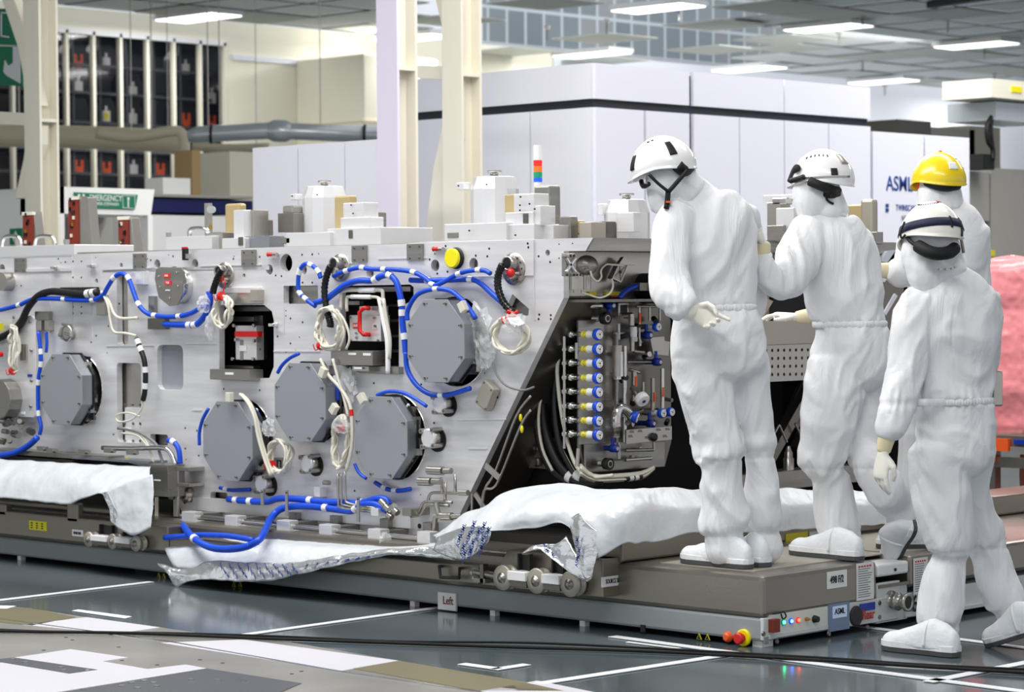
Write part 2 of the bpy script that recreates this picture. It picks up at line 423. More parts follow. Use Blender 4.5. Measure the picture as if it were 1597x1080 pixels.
# ceiling fixtures
n = 0
spots = [(-22.2, y) for y in (15.1, 19.4, 23.5, 27.7, 31.8, 35.9)]+[(-16.95, y) for y in (19.1, 23.05, 27.05, 31.2, 35.3)]
desc = ['above the storage window', 'seen between the two steel columns', 'over the left part of the white cabinet', 'over the right part of the white cabinet', 'over the right end of the white cabinet', 'far back near the beige hoist',
        'cut by the top edge of the picture', 'at the top above the second worker', 'at the top right corner', 'right at the far edge', 'deep in the hall']
for (x, y), ds in zip(spots, desc):
    r = empty('ceiling_light', (x, y, 5.4), 'bright white rectangular ceiling light '+ds, 'ceiling light', 'ceiling lights of the hall')
    b = MB(); b.box((x-.66, y-.31, 5.4), (x+.66, y+.31, 5.47), 'white_plastic'); b.build('frame', r)
    b = MB(); b.box((x-.63, y-.28, 5.385), (x+.63, y+.28, 5.4), 'lamp'); b.build('diffuser', r)
    area('fixture_lamp', (x, y, 5.38), 1.25, .55, 95)
for k, (px, py) in enumerate(((1059, 8), (853, 40), (946, 30), (1345, 22), (1478, 28), (1309, 48), (1345, 92), (1535, 72), (1551, 112), (1380, 132))):
    p = FZ(px, py, 5.499); b = MB(); b.cyl(p, p-Vector((0, 0, .05)), .05, 'steel', 10); b.cyl(p-Vector((0, 0, .05)), p-Vector((0, 0, .22)), .012, 'steel_dark', 8)
    tag(b.build('sprinkler_head'), 'small sprinkler head hanging from a ceiling tile, '+('below the second light of the top edge', 'above the left end of the white cabinet', 'left of the light over the cabinet corner', 'just above the long light right of centre', 'between the two right hand lights', 'under the light right of centre', 'over the right end of the tall cabinet', 'below the light at the right edge', 'above the beige hoist', 'nearest to the dark machinery')[k], 'sprinkler', 'ceiling sprinkler heads')
p = FZ(1450, 8, 5.44); q = FZ(1540, -6, 5.44); b = MB(); b.bar(p, q, .12, .1, 'cab_dark', Vector((0, 0, 1))); tag(b.build('ceiling_rail'), 'black rail under the ceiling at the top right', 'rail')

# ================================================================== BACKGROUND
def tbox(name, a, b, m, label=None, cat=None, parent=None, bevel=0, group=None):
    mb = MB(); mb.box(a, b, m); o = mb.build(name, parent, bevel)
    if cat: tag(o, label, cat, group)
    return o
# wall unit
c = FX(566, 83, -22.2); l = FY(475, 95, c.y); zb = FX(566, 235, -22.2).z
r = empty('ventilation_unit', (c.x, c.y, zb), 'large cream ventilation box on the wall above the steel duct', 'ventilation unit')
tbox('housing', (XW, c.y, zb), (c.x, c.y+1.6, c.z), 'wall_paint', parent=r, bevel=.03)
tbox('seam', (l.x, c.y-.02, (zb+c.z)/2-.3), (c.x+.02, c.y+1.6, (zb+c.z)/2-.27), 'duct_cream', parent=r)
# ducts
b = MB(); b.tube([FD(px, py, 33) for px, py in ((-20, 211), (120, 214), (240, 219), (287, 226))], .15, 'duct_cream', 20, 4)
o = tag(b.build('air_duct'), 'thick beige air duct running past the storage window', 'duct')
for px in (30, 237): b = MB(); p = FD(px, 215, 33); b.cyl(p, (p.x, p.y, 5.49), .008, 'steel', 8); b.build('hanger_rod', o)
b = MB(); b.tube([FD(px, py, 31.5) for px, py in ((150, 207), (200, 214), (262, 206), (279, 206), (287, 218), (287, 245), (286, 276))], .07, 'duct_cream', 14, 4)
o = tag(b.build('air_duct'), 'thinner beige pipe bending down in front of the duct', 'pipe')
for px in (205, 262): b = MB(); p = FD(px, 208, 31.5); b.cyl(p, (p.x, p.y, 5.49), .006, 'steel', 8); b.build('hanger_rod', o)
b = MB(); pts = [FD(px, py, 30) for px, py in ((293, 214), (310, 210), (420, 204), (430, 203), (455, 205), (600, 211))]
b.tube(pts, [.07, .1]+[.1]*4, 'duct_steel', 20, 1)
d0, d1 = FD(418, 204, 30), FD(452, 205, 30); b.lathe(d0, d1-d0, [(0, .1), (.06, .13), (.14, .135), (.22, .13), (.28, .1)], 'duct_steel', 20)
o = tag(b.build('steel_duct'), 'shiny galvanised round duct with a bulging joint', 'duct')
for px in (325, 343, 500): b = MB(); p = FD(px, 205, 30); b.cyl(p, (p.x, p.y, 5.49), .007, 'steel', 8); b.build('hanger_rod', o)
for px in (328, 567):
    b = MB(); p = FD(px, 209, 30); b.lathe(p, d1-d0, [(0, .115), (.03, .115)], 'black', 20); b.build('clamp', o)
b = MB(); b.tube([FD(px, py, 31) for px, py in ((300, 228), (360, 232), (420, 230))], .06, 'duct_cream', 10, 3); o = tag(b.build('air_duct'), 'short beige pipe under the galvanised duct', 'pipe'); b = MB(); p = FD(400, 231, 31); b.cyl(p, (p.x, p.y, 5.49), .006, 'steel', 8); b.build('hanger_rod', o)
# counter with blue band behind the machine
def fxbox(name, px0, py0, px1, py1, x, depth, m, parent=None, label=None, cat=None, bevel=0):
    zfloor = name in ('front_panel', 'storage_cupboard', 'cardboard_box', 'base', 'wall_cabinet', 'machinery_block')
    a = FX(px0, py0, x); b = FX(px1, py1, x)
    return tbox(name, (x-depth, a.y, 0 if zfloor else b.z), (x, b.y, a.z), m, label, cat, parent, bevel)
r = empty('service_counter', (-14, FX(310, 380, -14).y, 0), 'white service counter with a wide navy blue band', 'counter')
fxbox('worktop', 225, 302, 394, 311, -13.95, 1.0, 'grey_cab', r); fxbox('blue_band', 225, 309, 394, 334, -14, .8, 'navy', r)
fxbox('front_panel', 225, 335, 394, 420, -14, .8, 'white_plastic', r)
fxbox('parts_bin', 254, 277, 297, 304, -14.4, .3, 'white_plastic', label='white plastic bin standing on the service counter', cat='bin')
fxbox('cardboard_box', 299, 234, 313, 303, -15, .3, 'cardboard', label='tall narrow cardboard coloured panel behind the white bin', cat='panel')
fxbox('storage_cupboard', 358, 236, 396, 303, -15.5, .6, 'wall_paint', label='cream cupboard at the left edge of the low white cabinet', cat='cupboard')
# emergency shower booth
C0 = FD(90, 291, 19.5); R1 = FX(241, 297, C0.x); L1 = FY(-30, 299, C0.y)
r = empty('emergency_shower_booth', (C0.x, C0.y, 0), 'white emergency shower booth with green striped side', 'shower booth')
tbox('side_wall', (L1.x, C0.y, 0), (C0.x, C0.y+.06, C0.z), 'white_plastic', parent=r)
zf = FX(90, 333, C0.x).z
b = MB(); b.prism([Vector((C0.x, C0.y, C0.z)), Vector((C0.x, R1.y, C0.z)), Vector((C0.x, R1.y-.04, zf)), Vector((C0.x, C0.y, zf))], (-.5, 0, 0), 'white_plastic'); b.build('fascia', r)
tbox('back_wall', (C0.x-.62, C0.y+.06, 0), (C0.x-.56, R1.y, zf), 'grey_cab', parent=r); tbox('post', (C0.x-.06, R1.y-.07, 0), (C0.x, R1.y-.02, zf), 'white_plastic', parent=r)
for k in range(4):
    y0 = 298+39*k; b = MB(); b.prism([FY(px, py, C0.y)+Vector((0, -.004, 0)) for px, py in ((72.5, y0), (84, y0+12), (84, y0+32), (72.5, y0+18))], (0, .003, 0), 'green_sign'); b.build('green_stripe', r)
b = MB(); b.prism([FY(px, py, C0.y-.01) for px, py in ((15, 357), (34, 356), (34, 381), (15, 382))], (0, .008, 0), 'green_sign'); b.build('small_sign', r)
b = MB(); b.prism([FY(px, py, C0.y-.014) for px, py in ((19, 372), (24, 360), (29, 372), (26, 378), (22, 378))], (0, .003, 0), 'mark'); b.build('symbol', r)
b = MB(); b.prism([FX(px, py, C0.x+.012) for px, py in ((116, 300), (215, 304), (211, 327), (120, 324))], (-.01, 0, 0), 'green_sign'); s_ = b.build('emergency_sign', r, label='green EMERGENCY sign')
p = FX(165, 309.5, C0.x+.014); text('EMERGENCY', 'lettering', s_, p, .066, 'mark', '+x', sx=.84)
p = FX(162, 318.5, C0.x+.014); text('SHOWER-EYEWASH', 'lettering', s_, p, .036, 'mark', '+x', sx=.9)
b = MB()
for a_, c_ in (((191, 305), (191.8, 325)), ((191, 305), (212, 306)), ((210, 306), (211, 326)), ((191, 324), (211, 326))):
    b.bar(FX(*a_, C0.x+.014), FX(*c_, C0.x+.014), .004, .003, 'mark', Vector((1, 0, 0)))
for q in ((200, 310), (123, 305), (130, 305)):
    p = FX(*q, C0.x+.014); b.cyl(p, p+Vector((.003, 0, 0)), .012, 'mark')
p = FX(200, 318, C0.x+.014); b.bar(p+Vector((0, 0, .03)), p-Vector((0, 0, .03)), .012, .003, 'mark', Vector((1, 0, 0))); b.build('pictogram', s_)
# hanging exit sign
b = MB(); P4 = [FY(px, py, FD(18, 70, 20.5).y) for px, py in ((-40, 14), (36, 13), (36, 134), (-40, 132))]; b.prism(P4, (0, .05, 0), 'green_sign')
es = tag(b.build('exit_sign'), 'large green hanging sign with a white arrow behind the left column', 'sign')
ye = P4[0].y-.01
b = MB(); b.prism([FY(px, py, ye) for px, py in ((7, 94), (12, 103), (20, 98), (20, 70), (30, 70), (31, 130), (10, 118), (5, 112))], (0, .008, 0), 'mark'); b.prism([FY(px, py, ye) for px, py in ((-40, 69), (36, 71), (36, 73), (-40, 71))], (0, .008, 0), 'mark')
for a_, c_ in (((2, 22), (2, 56)), ((2, 56), (14, 58)), ((2, 20), (22, 20))): b.bar(FY(*a_, ye), FY(*c_, ye), .012, .008, 'mark')
b.build('arrow', es)
# steel columns
def ibeam(name, pxl, pxm, pxr, D, stiff, label, zt=5.5, face='column'):
    p0 = FD(pxl, 200, D); y = p0.y; xl = p0.x; xm = FY(pxm, 200, y).x; yr = FX(pxr, 200, xm).y
    r = empty(name, ((xl+xm)/2, y, 0), label, 'column')
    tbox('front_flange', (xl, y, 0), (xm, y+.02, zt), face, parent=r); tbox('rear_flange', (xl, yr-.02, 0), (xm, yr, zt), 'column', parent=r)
    tbox('web', ((xl+xm)/2-.01, y+.02, 0), ((xl+xm)/2+.01, yr-.02, zt), 'column', parent=r)
    z = FX(pxr-12, stiff, xm).z; tbox('stiffener', (xl+.005, y+.02, z-.012), (xm-.003, yr-.02, z+.012), 'column', parent=r)
    return r, y, yr
r1, yc1, _ = ibeam('steel_column', 588, 620, 652, 15.85, 107, 'cream steel column with a lilac front, left one of the middle pair', face='column_face')
r2, yc2, _ = ibeam('steel_column', 690, 720, 752, 16.9, 117, 'cream steel column, right one of the middle pair beside the white cabinet')
def brace(name, pts, y, th, parent):
    b = MB(); b.prism([FY(px, py, y) for px, py in pts], (0, th, 0), 'column'); return b.build(name, parent, .006)
brace('brace', ((672, -30), (679, 0), (690, 46), (692, 102), (708, 102), (706, 40), (700, 0), (694, -30)), yc2+.03, .08, r2)
brace('brace', ((691, 124), (693, 180), (676, 260), (659, 395), (690, 395), (705, 250), (713, 215), (713, 124)), yc2+.03, .08, r2)
brace('strut', ((648, 101), (706, 104), (706, 125), (648, 122)), yc2+.04, .08, r2)
r3, yc3, _ = ibeam('steel_column', 38, 62, 92, 18.4, 188, 'cream steel column at the left edge in front of the green sign')
brace('brace', ((-10, -40), (3, 0), (28, 75), (36, 120), (38, 165), (62, 165), (52, 105), (38, 45), (18, -10), (10, -40)), yc3+.03, .08, r3)
brace('brace', ((36, 195), (41, 215), (36, 250), (23, 310), (45, 310), (56, 255), (62, 225), (62, 195)), yc3+.03, .08, r3)
brace('strut', ((-40, 172), (50, 177), (50, 196), (-40, 193)), yc3+.04, .08, r3)
# big white machine cabinet
XC, YC = -5.468, 5.057
r = empty('machine_cabinet', (XC, YC, 0), 'tall white panelled machine cabinet with a dark band under its top', 'cabinet')
xl = FY(628, 180, YC).x; ye = FX(1357, 180, XC).y
tbox('carcass', (xl+.01, YC+.02, 0), (XC-.02, ye-.01, 2.97), 'cab_dark', parent=r)
def ypan(px0, px1, z0, z1):
    a = FY(px0, 300, YC).x; b = FY(px1, 300, YC).x; tbox('panel', (a+.005, YC-.01, z0), (b-.005, YC+.02, z1), 'cab_white', parent=r)
def xpan(px0, px1, z0, z1, x=XC, rr=None, g0=.01, g1=.006):
    a = FX(px0, 300, x).y; b = FX(px1, 300, x).y; return tbox('panel', (x-.02, a+g0, z0), (x+.01, b-g1, z1), 'cab_white', parent=rr or r)
ypan(628, 925, 2.755, 3.0)
for a, b in ((628, 752), (752, 829), (829, 925)): ypan(a, b, .1, 2.695)
for a, b in ((925, 1075), (1075, 1222), (1222, 1357)): xpan(a, b, 2.755, 3.0, g0=.045 if a == 1075 else .02 if a == 925 else .01)
for a, b in ((925, 1004), (1004, 1075), (1075, 1152), (1152, 1222), (1222, 1291), (1291, 1357)): xpan(a, b, .1, 2.695, g0=.045 if a == 1075 else .02 if a in (925, 1004) else .01)
# lower cabinet with the lettering
ye2 = FX(1511, 215, XC).y
r = empty('machine_cabinet', (XC, ye+.1, 0), 'lower white cabinet with blue ASML lettering behind the yellow helmet', 'cabinet')
tbox('carcass', (XC-1, ye+.05, 0), (XC-.02, ye2-.01, 2.64), 'cab_dark', parent=r)
for a, b in ((1359, 1440), (1440, 1511)): xpan(a, b, .1, 2.66, rr=r)
p = FX(1403, 288, XC+.012); text('ASML', 'lettering', r, p, .165, 'ink_blue', '+x', sx=.92)
p = FX(1413, 325, XC+.012); text('TWINSCAN', 'lettering', r, p, .07, 'ink_blue', '+x', sx=.75)
p = FX(1415, 341, XC+.012); text('NXT:20', 'lettering', r, p, .06, 'cable_grey', '+x', sx=.8)
b = MB()
for py in (318, 325): q = FX(1383.5, py+3, XC+.012); b.box((q.x, q.y-.02, q.z-.014), (q.x+.003, q.y+.02, q.z+.014), 'ink_blue')
b.build('logo', r)
# low white cabinet between duct and column
a = FY(394, 231, 3.08); b_ = FY(590, 218, 3.08)
r = empty('machine_cabinet', (a.x, 3.08, 0), 'low white cabinet left of the middle columns', 'cabinet')
tbox('carcass', (a.x+.01, 3.1, 0), (b_.x-.005, 3.36, 2.38), 'cab_white', parent=r)
for p0, p1 in ((394, 465), (465, 538), (538, 590)):
    tbox('panel', (FY(p0, 300, 3.08).x+.005, 3.08, .1), (FY(p1, 300, 3.08).x-.004, 3.1, 2.4), 'cab_white', parent=r)
# grey machinery at the right
r = empty('grey_cabinet', (-6.2, FX(1560, 400, -6.2).y, 0), 'warm grey machine cabinet behind the pink wrapped crate', 'cabinet')
fxbox('door_panel', 1505, 267, 1543, 345, -6.2, .8, 'grey_cab', r); fxbox('door_panel', 1545, 262, 1640, 700, -6.2, .8, 'grey_cab', r); fxbox('lower_panel', 1505, 347, 1543, 420, -6.25, .7, 'steel_mid', r)
fxbox('base', 1500, 420, 1545, 700, -6.3, .8, 'grey_cab', r)
fxbox('sticker', 1543, 390, 1552, 400, -6.18, .01, 'yellow_label', r)
fxbox('wall_cabinet', 1512, 196, 1560, 262, -9, .8, 'tan_light', label='beige cabinet block above the grey machine cabinet', cat='cabinet')
r = empty('overhead_hoist', FX(1570, 190, -5.8)*1, 'beige overhead hoist unit with yellow sticker at the right edge', 'hoist')
fxbox('housing', 1546, 122, 1640, 160, -5.8, .5, 'column', r); fxbox('housing', 1553, 158, 1640, 194, -5.95, .5, 'duct_steel', r); fxbox('sticker', 1578, 134, 1594, 145, -5.79, .01, 'yellow', r)
b = MB(); b.tube([FX(px, py, -6) for px, py in ((1552, 175), (1540, 195), (1541, 220), (1548, 232), (1548, 250))], .022, 'black', 8, 4); b.tube([FX(px, py, -6) for px, py in ((1548, 180), (1546, 205), (1550, 240))], .015, 'black', 8, 4)
tag(b.build('hanging_cable'), 'black cables hanging under the beige hoist', 'cable')
fxbox('motor', 1533, 240, 1551, 265, -6, .2, 'black', label='small black motor block under the hanging cables', cat='motor')
fxbox('machinery_block', 1400, 186, 1452, 210, -9, 1.0, 'steel_dark', label='dark machinery behind the lettered cabinet', cat='machinery')
fxbox('machinery_block', 1452, 198, 1520, 215, -9, 1.0, 'grey_cab', label='grey machinery top to the right of the dark machinery', cat='machinery')
# pink wrapped crate on an aluminium trolley
DT = 14.6
yb = FD(1545, 828, DT)
x0 = FY(1384, 560, yb.y).x; x1 = x0+2.6
tr = empty('trolley', (yb.x+.3, yb.y+.3, 0), 'aluminium frame trolley with orange corner castings at the right edge', 'trolley')
xs = yb.x+.02; zt = FY(1560, 688, yb.y).z
for (xx, yy) in ((xs, yb.y), (xs+1.6, yb.y), (xs, yb.y+.8), (xs+1.6, yb.y+.8)):
    tbox('post', (xx-.03, yy-.03, .06), (xx+.03, yy+.03, zt), 'steel', parent=tr); tbox('castor', (xx-.03, yy-.02, 0), (xx+.03, yy+.03, .06), 'black', parent=tr)
    for zz in (zt, FY(1560, 815, yb.y).z):
        b = MB(); b.obox((xx+.04, yy-.035, zz-.02), Vector((.09, 0, 0)), Vector((0, .012, 0)), Vector((0, 0, .035)), 'orange'); b.obox((xx, yy-.035, zz-.05), Vector((.035, 0, 0)), Vector((0, .012, 0)), Vector((0, 0, .07)), 'orange'); b.build('corner_casting', tr)
for zz in (zt, .12, .42):
    tbox('rail', (xs, yb.y-.02, zz-.03), (xs+1.6, yb.y+.02, zz+.03), 'steel', parent=tr); tbox('rail', (xs, yb.y+.78, zz-.03), (xs+1.6, yb.y+.82, zz+.03), 'steel', parent=tr)
b = MB(); b.bar((xs+.05, yb.y, .12), (xs+.5, yb.y, .42), .04, .03, 'steel'); b.build('diagonal', tr)
tbox('label_plate', (xs+.16, yb.y-.035, zt-.013), (xs+.26, yb.y-.02, zt+.013), 'blue_dark', parent=tr)
def lumpy(name, a, b, m, label, cat, amp, nn=14, seed=0):
    mb = MB(); a = Vector(a); b = Vector(b); vs = {}; V = []; Fc = []
    def vert(i, j, k):
        key = (i, j, k)
        if key not in vs:
            t = Vector((i/nn, j/nn, k/nn)); p = Vector((a.x+(b.x-a.x)*t.x, a.y+(b.y-a.y)*t.y, a.z+(b.z-a.z)*t.z))
            q = p*2.2+Vector((seed, 0, 0)); dn = noise.noise_vector(q)+.5*noise.noise_vector(q*2.3); p = p+dn*amp
            p.z = max(p.z, a.z); vs[key] = len(V); V.append(p)
        return vs[key]
    for u in range(nn):
        for v in range(nn):
            for f in range(6):
                if f == 0: q = [(u, v, 0), (u, v+1, 0), (u+1, v+1, 0), (u+1, v, 0)]
                elif f == 1: q = [(u, v, nn), (u+1, v, nn), (u+1, v+1, nn), (u, v+1, nn)]
                elif f == 2: q = [(u, 0, v), (u+1, 0, v), (u+1, 0, v+1), (u, 0, v+1)]
                elif f == 3: q = [(u, nn, v), (u, nn, v+1), (u+1, nn, v+1), (u+1, nn, v)]
                elif f == 4: q = [(0, u, v), (0, u, v+1), (0, u+1, v+1), (0, u+1, v)]
                else: q = [(nn, u, v), (nn, u+1, v), (nn, u+1, v+1), (nn, u, v+1)]
                Fc.append([vert(*t) for t in q])
    mb.add(V, Fc, m, True); return tag(mb.build(name), label, cat)
lumpy('wrapped_crate', (x0, yb.y+.02, zt+.04), (x1, yb.y+.85, FY(1560, 405, yb.y).z), 'pink_foil', 'tall crate wrapped in glossy pink foil on the aluminium trolley', 'crate', .05)
lumpy('wrapped_part', (xs+.1, yb.y+.12, .1), (xs+1.5, yb.y+.7, zt-.08), 'orange_wrap', 'orange brown wrapped load inside the aluminium trolley', 'crate', .04, seed=5)

# ================================================================== FLOOR DETAILS
def fpoly(mb, pts, z, m, th=.002):
    mb.prism([FZ(px, py, z) for px, py in pts], (0, 0, -th), m)
FS = MB(); fpoly(FS, ((-60, 940), (45, 949), (120, 961), (250, 979), (350, 994), (440, 1000), (622, 1031), (800, 1061), (1000, 1096), (900, 1200), (-60, 1200)), .003, 'floor_steel'); struct(FS, 'floor_track')
FS = MB(); fpoly(FS, ((-30, 946), (48, 949), (118, 963), (50, 976), (-30, 968)), .0045, 'floor_gold'); fpoly(FS, ((622, 1031), (800, 1061), (880, 1078), (745, 1078), (548, 1043)), .0045, 'floor_gold'); struct(FS, 'floor_gold_tile')
FS = MB()
fpoly(FS, ((36, 975), (135, 963), (250, 979), (180, 989)), .0045, 'floor_white'); fpoly(FS, ((250, 1003), (380, 998), (622, 1031), (532, 1047)), .0045, 'floor_white')
fpoly(FS, ((720, 1084), (838, 1062), (1000, 1095), (800, 1110)), .0045, 'floor_white')
fpoly(FS, ((-40, 1045), (-30, 1033), (8, 1034), (110, 1051), (152, 1045), (22, 1026), (30, 1025), (110, 1013), (200, 1026), (160, 1032), (230, 1044), (290, 1037), (322, 1043), (90, 1080), (40, 1095), (-60, 1095)), .0045, 'floor_white')
struct(FS, 'floor_white_tile')
FS = MB(); fpoly(FS, ((-20, 1030), (22, 1026), (152, 1045), (108, 1051), (0, 1033)), .0055, 'floor_plate'); fpoly(FS, ((85, 1082), (322, 1043), (470, 1066), (390, 1100), (90, 1100)), .0055, 'floor_plate')
random.seed(3)
for cx_, cy_ in ((40, 1034), (20, 1029), (95, 1042), (100, 1046), (135, 1046), (298, 1061), (340, 1062), (380, 1063), (225, 1063), (205, 1066), (240, 1066), (190, 1071), (215, 1074), (245, 1071), (130, 1077)):
    p = FZ(cx_, cy_, .0055); FS.cyl(p, p+Vector((0, 0, .004)), .012, 'chrome', 10)
for cx_, cy_ in ((68, 1015), (103, 995), (113, 999), (185, 1010), (190, 1031), (245, 1038), (312, 1030), (347, 1035), (455, 1052), (470, 1048)):
    p = FZ(cx_, cy_, .003); FS.cyl(p, p+Vector((0, 0, .002)), .008, 'steel_dark', 10)
struct(FS, 'floor_plate')
FS = MB(); b = FS
for p, q in (((-30, 962), (266, 1002)), ((266, 1002), (530, 1048)), ((530, 1048), (800, 1088))): b.bar(FZ(*p, .004), FZ(*q, .004), .014, .004, 'chrome', Vector((0, 0, 1)))
struct(FS, 'trim_2')
FS = MB(); k = .0035
def fline(p, q, wd=.045, z=.0035): FS.bar(FZ(*p, z), FZ(*q, z), wd, .003, 'mark', Vector((0, 0, 1)))
fline((-60, 944), (236, 908)); fline((350, 995), (690, 947)); fline((955, 993), (1700, 1093), .05); fline((840, 1067), (1141, 1021), .05); fline((1448, 1064), (1700, 1014), .05); fline((1330, 976), (1700, 1024))
fline((-40, 947), (18, 948), .1); fline((720, 1036), (778, 1044)); fline((770, 1045), (822, 1037)); fline((978, 1002), (1060, 1012), .02)
fpoly(FS, ((112, 953), (122, 951), (206, 962), (195, 965)), .0035, 'mark')
struct(FS, 'floor_marking')
b = MB(); b.tube([FZ(px, py, .012) for px, py in ((-40, 984), (60, 986), (200, 988), (400, 996), (600, 1003), (800, 1010), (1000, 1016), (1290, 1031), (1450, 1041), (1680, 1055))], .0065, 'cord_black', 8, 4)
tag(b.build('power_cable'), 'long black cable lying across the floor, nearer strand', 'cable')
b = MB(); b.tube([FZ(px, py, .012) for px, py in ((-40, 981), (90, 986), (260, 988), (430, 993), (620, 1001), (820, 1003), (1000, 1011), (1290, 1027), (1450, 1038), (1680, 1048))], .005, 'cord_black', 8, 4)
tag(b.build('power_cable'), 'thinner black cable running beside the long one, further strand', 'cable')

# ================================================================== TRANSPORT PLATFORM
GP = empty('transport_platform', (-2.5, .5, 0), 'long low steel transport platform with Left and Rear signs under the machine', 'platform')
YE = .765
b = MB(); b.box((-8.5, .0, .025), (0, .93, .12), 'chassis'); b.box((-8.5, .9, .025), (-1.65, 2.6, .12), 'chassis'); ch = b.build('chassis', GP, .012)
b = MB(); b.prism([Vector((0.003, .0, .03)), Vector((0.003, .09, .03)), Vector((0.003, .09, .12)), Vector((0.003, .0, .12))], (-.02, 0, 0), 'chassis_white'); b.build('end_plate', GP, .004)
b = MB(); b.box((-8.5, -.004, .118), (.004, YE, .287), 'cover'); b.build('steel_cover', GP, .02)
for px, py in ((643, 955), (768, 968), (908, 985), (30, 887)):
    p = FY(px, py-6, .02); b = MB(); b.box((p.x-.015, .02, 0), (p.x+.015, .05, .03), 'white_plastic'); b.build('foot', GP)
for x in (-4.15,):
    b = MB(); b.box((-4.25, .15, 0), (-3.95, .5, .04), 'black'); b.build('support_block', GP)
b = MB(); b.box((-.07, .02, 0), (-.02, .09, .03), 'white_plastic'); b.build('foot', GP)
# mat on top
b = MB(); b.box((-.62, .1, .287), (-.12, 1.0, .291), 'tan_light'); b.build('anti_slip_mat', GP)
# end face: recessed control bay
b = MB(); zt = .15
a0 = FX(1199, 990, .0).y; a1 = FX(1291, 970, .0).y
b.box((.0, a0-.0, .035), (.006, a1, .05), 'chassis_white'); b.box((-.04, a0, .05), (.0045, a1, .128), 'tile_warm'); cb = b.build('control_bay', GP)
b = MB(); b.box((.0, a1, .03), (.006, .915, .128), 'chassis_white'); b.box((-.02, YE, .12), (.0, .93, .19), 'chassis_white'); b.build('end_plate', GP, .003)
for px, mm in ((1221, 'led_green'), (1233, 'led_blue'), (1244, 'led_red')):
    p = FX(px, 971-(px-1221)*.15, .006); b = MB(); b.lathe(p-Vector((.003, 0, 0)), (1, 0, 0), [(0, .012), (.008, .012), (.008, .009)], {'led_green': 'green_lamp', 'led_blue': 'blue_lamp', 'led_red': 'red_lamp'}[mm], 14)
    b.lathe(p, (1, 0, 0), [(.004, .008), (.009, .007)], mm, 12); b.build('indicator_button', cb)
p = FX(1207, 975, .008); b = MB(); b.box((.004, p.y-.03, p.z-.028), (.03, p.y+.012, p.z+.024), 'brown'); b.build('red_plug', cb)
for px in (1257, 1270): p = FX(px, 966, .006); b = MB(); b.lathe(p, (1, 0, 0), [(0, .016 if px > 1260 else .008), (.02, .012 if px > 1260 else .005)], 'black' if px > 1260 else 'brass', 12); b.build('switch', cb)
b = MB(); b.tube([FX(px, py, .02) for px, py in ((1205, 958), (1215, 957), (1222, 955), (1226, 962), (1221, 966), (1218, 958))], .003, 'black', 6, 4); b.build('wire_loop', cb)
def sx(name, px0, py0, px1, py1, x, m, parent, th=.006, label=None):
    a = FX(px0, py0, x); c = FX(px1, py1, x); b = MB(); b.box((x-th, a.y, c.z), (x, c.y, a.z), m); return b.build(name, parent, label=label)
scr = sx('display_unit', 1294, 944, 1325, 981, .014, 'screen', GP, .012); sx('screen', 1299, 947, 1321, 962, .016, 'screen_lit', scr, .003)
p = FX(1310, 954, .0175); text('ASML', 'lettering', scr, p, .034, 'ink', '+x', sx=.85)
p = FX(1334, 961, .006); b = MB(); b.lathe(p, (1, 0, 0), [(0, .042), (.008, .042), (.01, .036)], 'rubber', 24); b.build('round_cap', GP)
sx('blue_plate', 1342, 943, 1365, 951, .012, 'blue_dark', GP)
p = FX(1354.5, 959.5, .013); text('Rear', 'lettering', GP, p, .056, 'ink_red', '+x', sx=.82, label='red lettering reading Rear')
b = MB()
for px, py in ((1190, 989), (1371, 941), (1371, 963), (1211, 1001), (1292, 989), (1352, 979)): p = FX(px, py, .004); b.lathe(p, (1, 0, 0), [(0, .011), (.006, .009)], 'steel_dark', 12)
b.build('screws', GP)
sx('latch', 1193, 995, 1199, 1005, .008, 'steel_mid', GP)
# notices on the cover end
def note(px0, py0, px1, py1, x, parent, red):
    n_ = sx('notice', px0, py0, px1, py1, x, 'paper', parent, .002); a = FX(px0, py0, x); c = FX(px1, py1, x)
    b = MB(); H = a.z-c.z; W = c.y-a.y
    random.seed(int(px0))
    for k in range(13 if H > .1 else 0):
        z = a.z-H*(.16+.062*k); L = W*random.uniform(.55, .85); b.box((x, a.y+W*.08, z-.0022), (x+.0006, a.y+W*.08+L, z+.0012), 'cable_grey')
    if b.v: b.build('print_lines', n_)
    if red:
        b = MB()
        for k in range(5): b.box((x, a.y+W*(.1+.16*k), a.z-H*.09-.004), (x+.001, a.y+W*(.2+.16*k), a.z-H*.09+.003), 'ink_red')
        b.build('red_heading', n_)
    return n_
n1 = note(1290, 893, 1321, 915, .007, GP, None); p = FX(1305.5, 904.5, .009); text('498 F/2', 'handwriting', n1, p, .042, 'ink', '+x', sx=.72)
note(1336, 880, 1363, 934, .007, GP, 'VACUUM')
# side face
b = MB(); a = FY(684, 923, -.002); c = FY(713, 954, -.002); b.box((a.x, -.008, c.z), (c.x, .0, a.z), 'tile_warm'); b.box((a.x+.003, -.01, c.z+.003), (c.x-.003, -.007, a.z-.003), 'white_plastic'); sg = b.build('left_sign', GP)
text('Left', 'lettering', sg, FY(698.5, 938, -.011), .05, 'brown', '-y', sx=.85, label='red lettering reading Left')
for px, py in ((1090, 994), (1103, 995), (247, 899), (255, 900), (364, 912), (374, 912)):
    p = FY(px, py, -.007); b = MB(); b.prism([p+Vector((-.013, 0, -.01)), p+Vector((.013, 0, -.01)), p+Vector((0, 0, .015))], (0, .004, 0), 'yellow_label')
    b.prism([p+Vector((-.010, -.001, -.0085)), p+Vector((.010, -.001, -.0085)), p+Vector((0, -.001, .011))], (0, .004, 0), 'ink'); b.build('warning_triangle', GP)
b = MB(); p = FY(1002, 981, -.006); b.box((p.x-.012, -.006, p.z-.015), (p.x+.012, .0, p.z+.015), 'ink'); b.build('service_socket', GP)
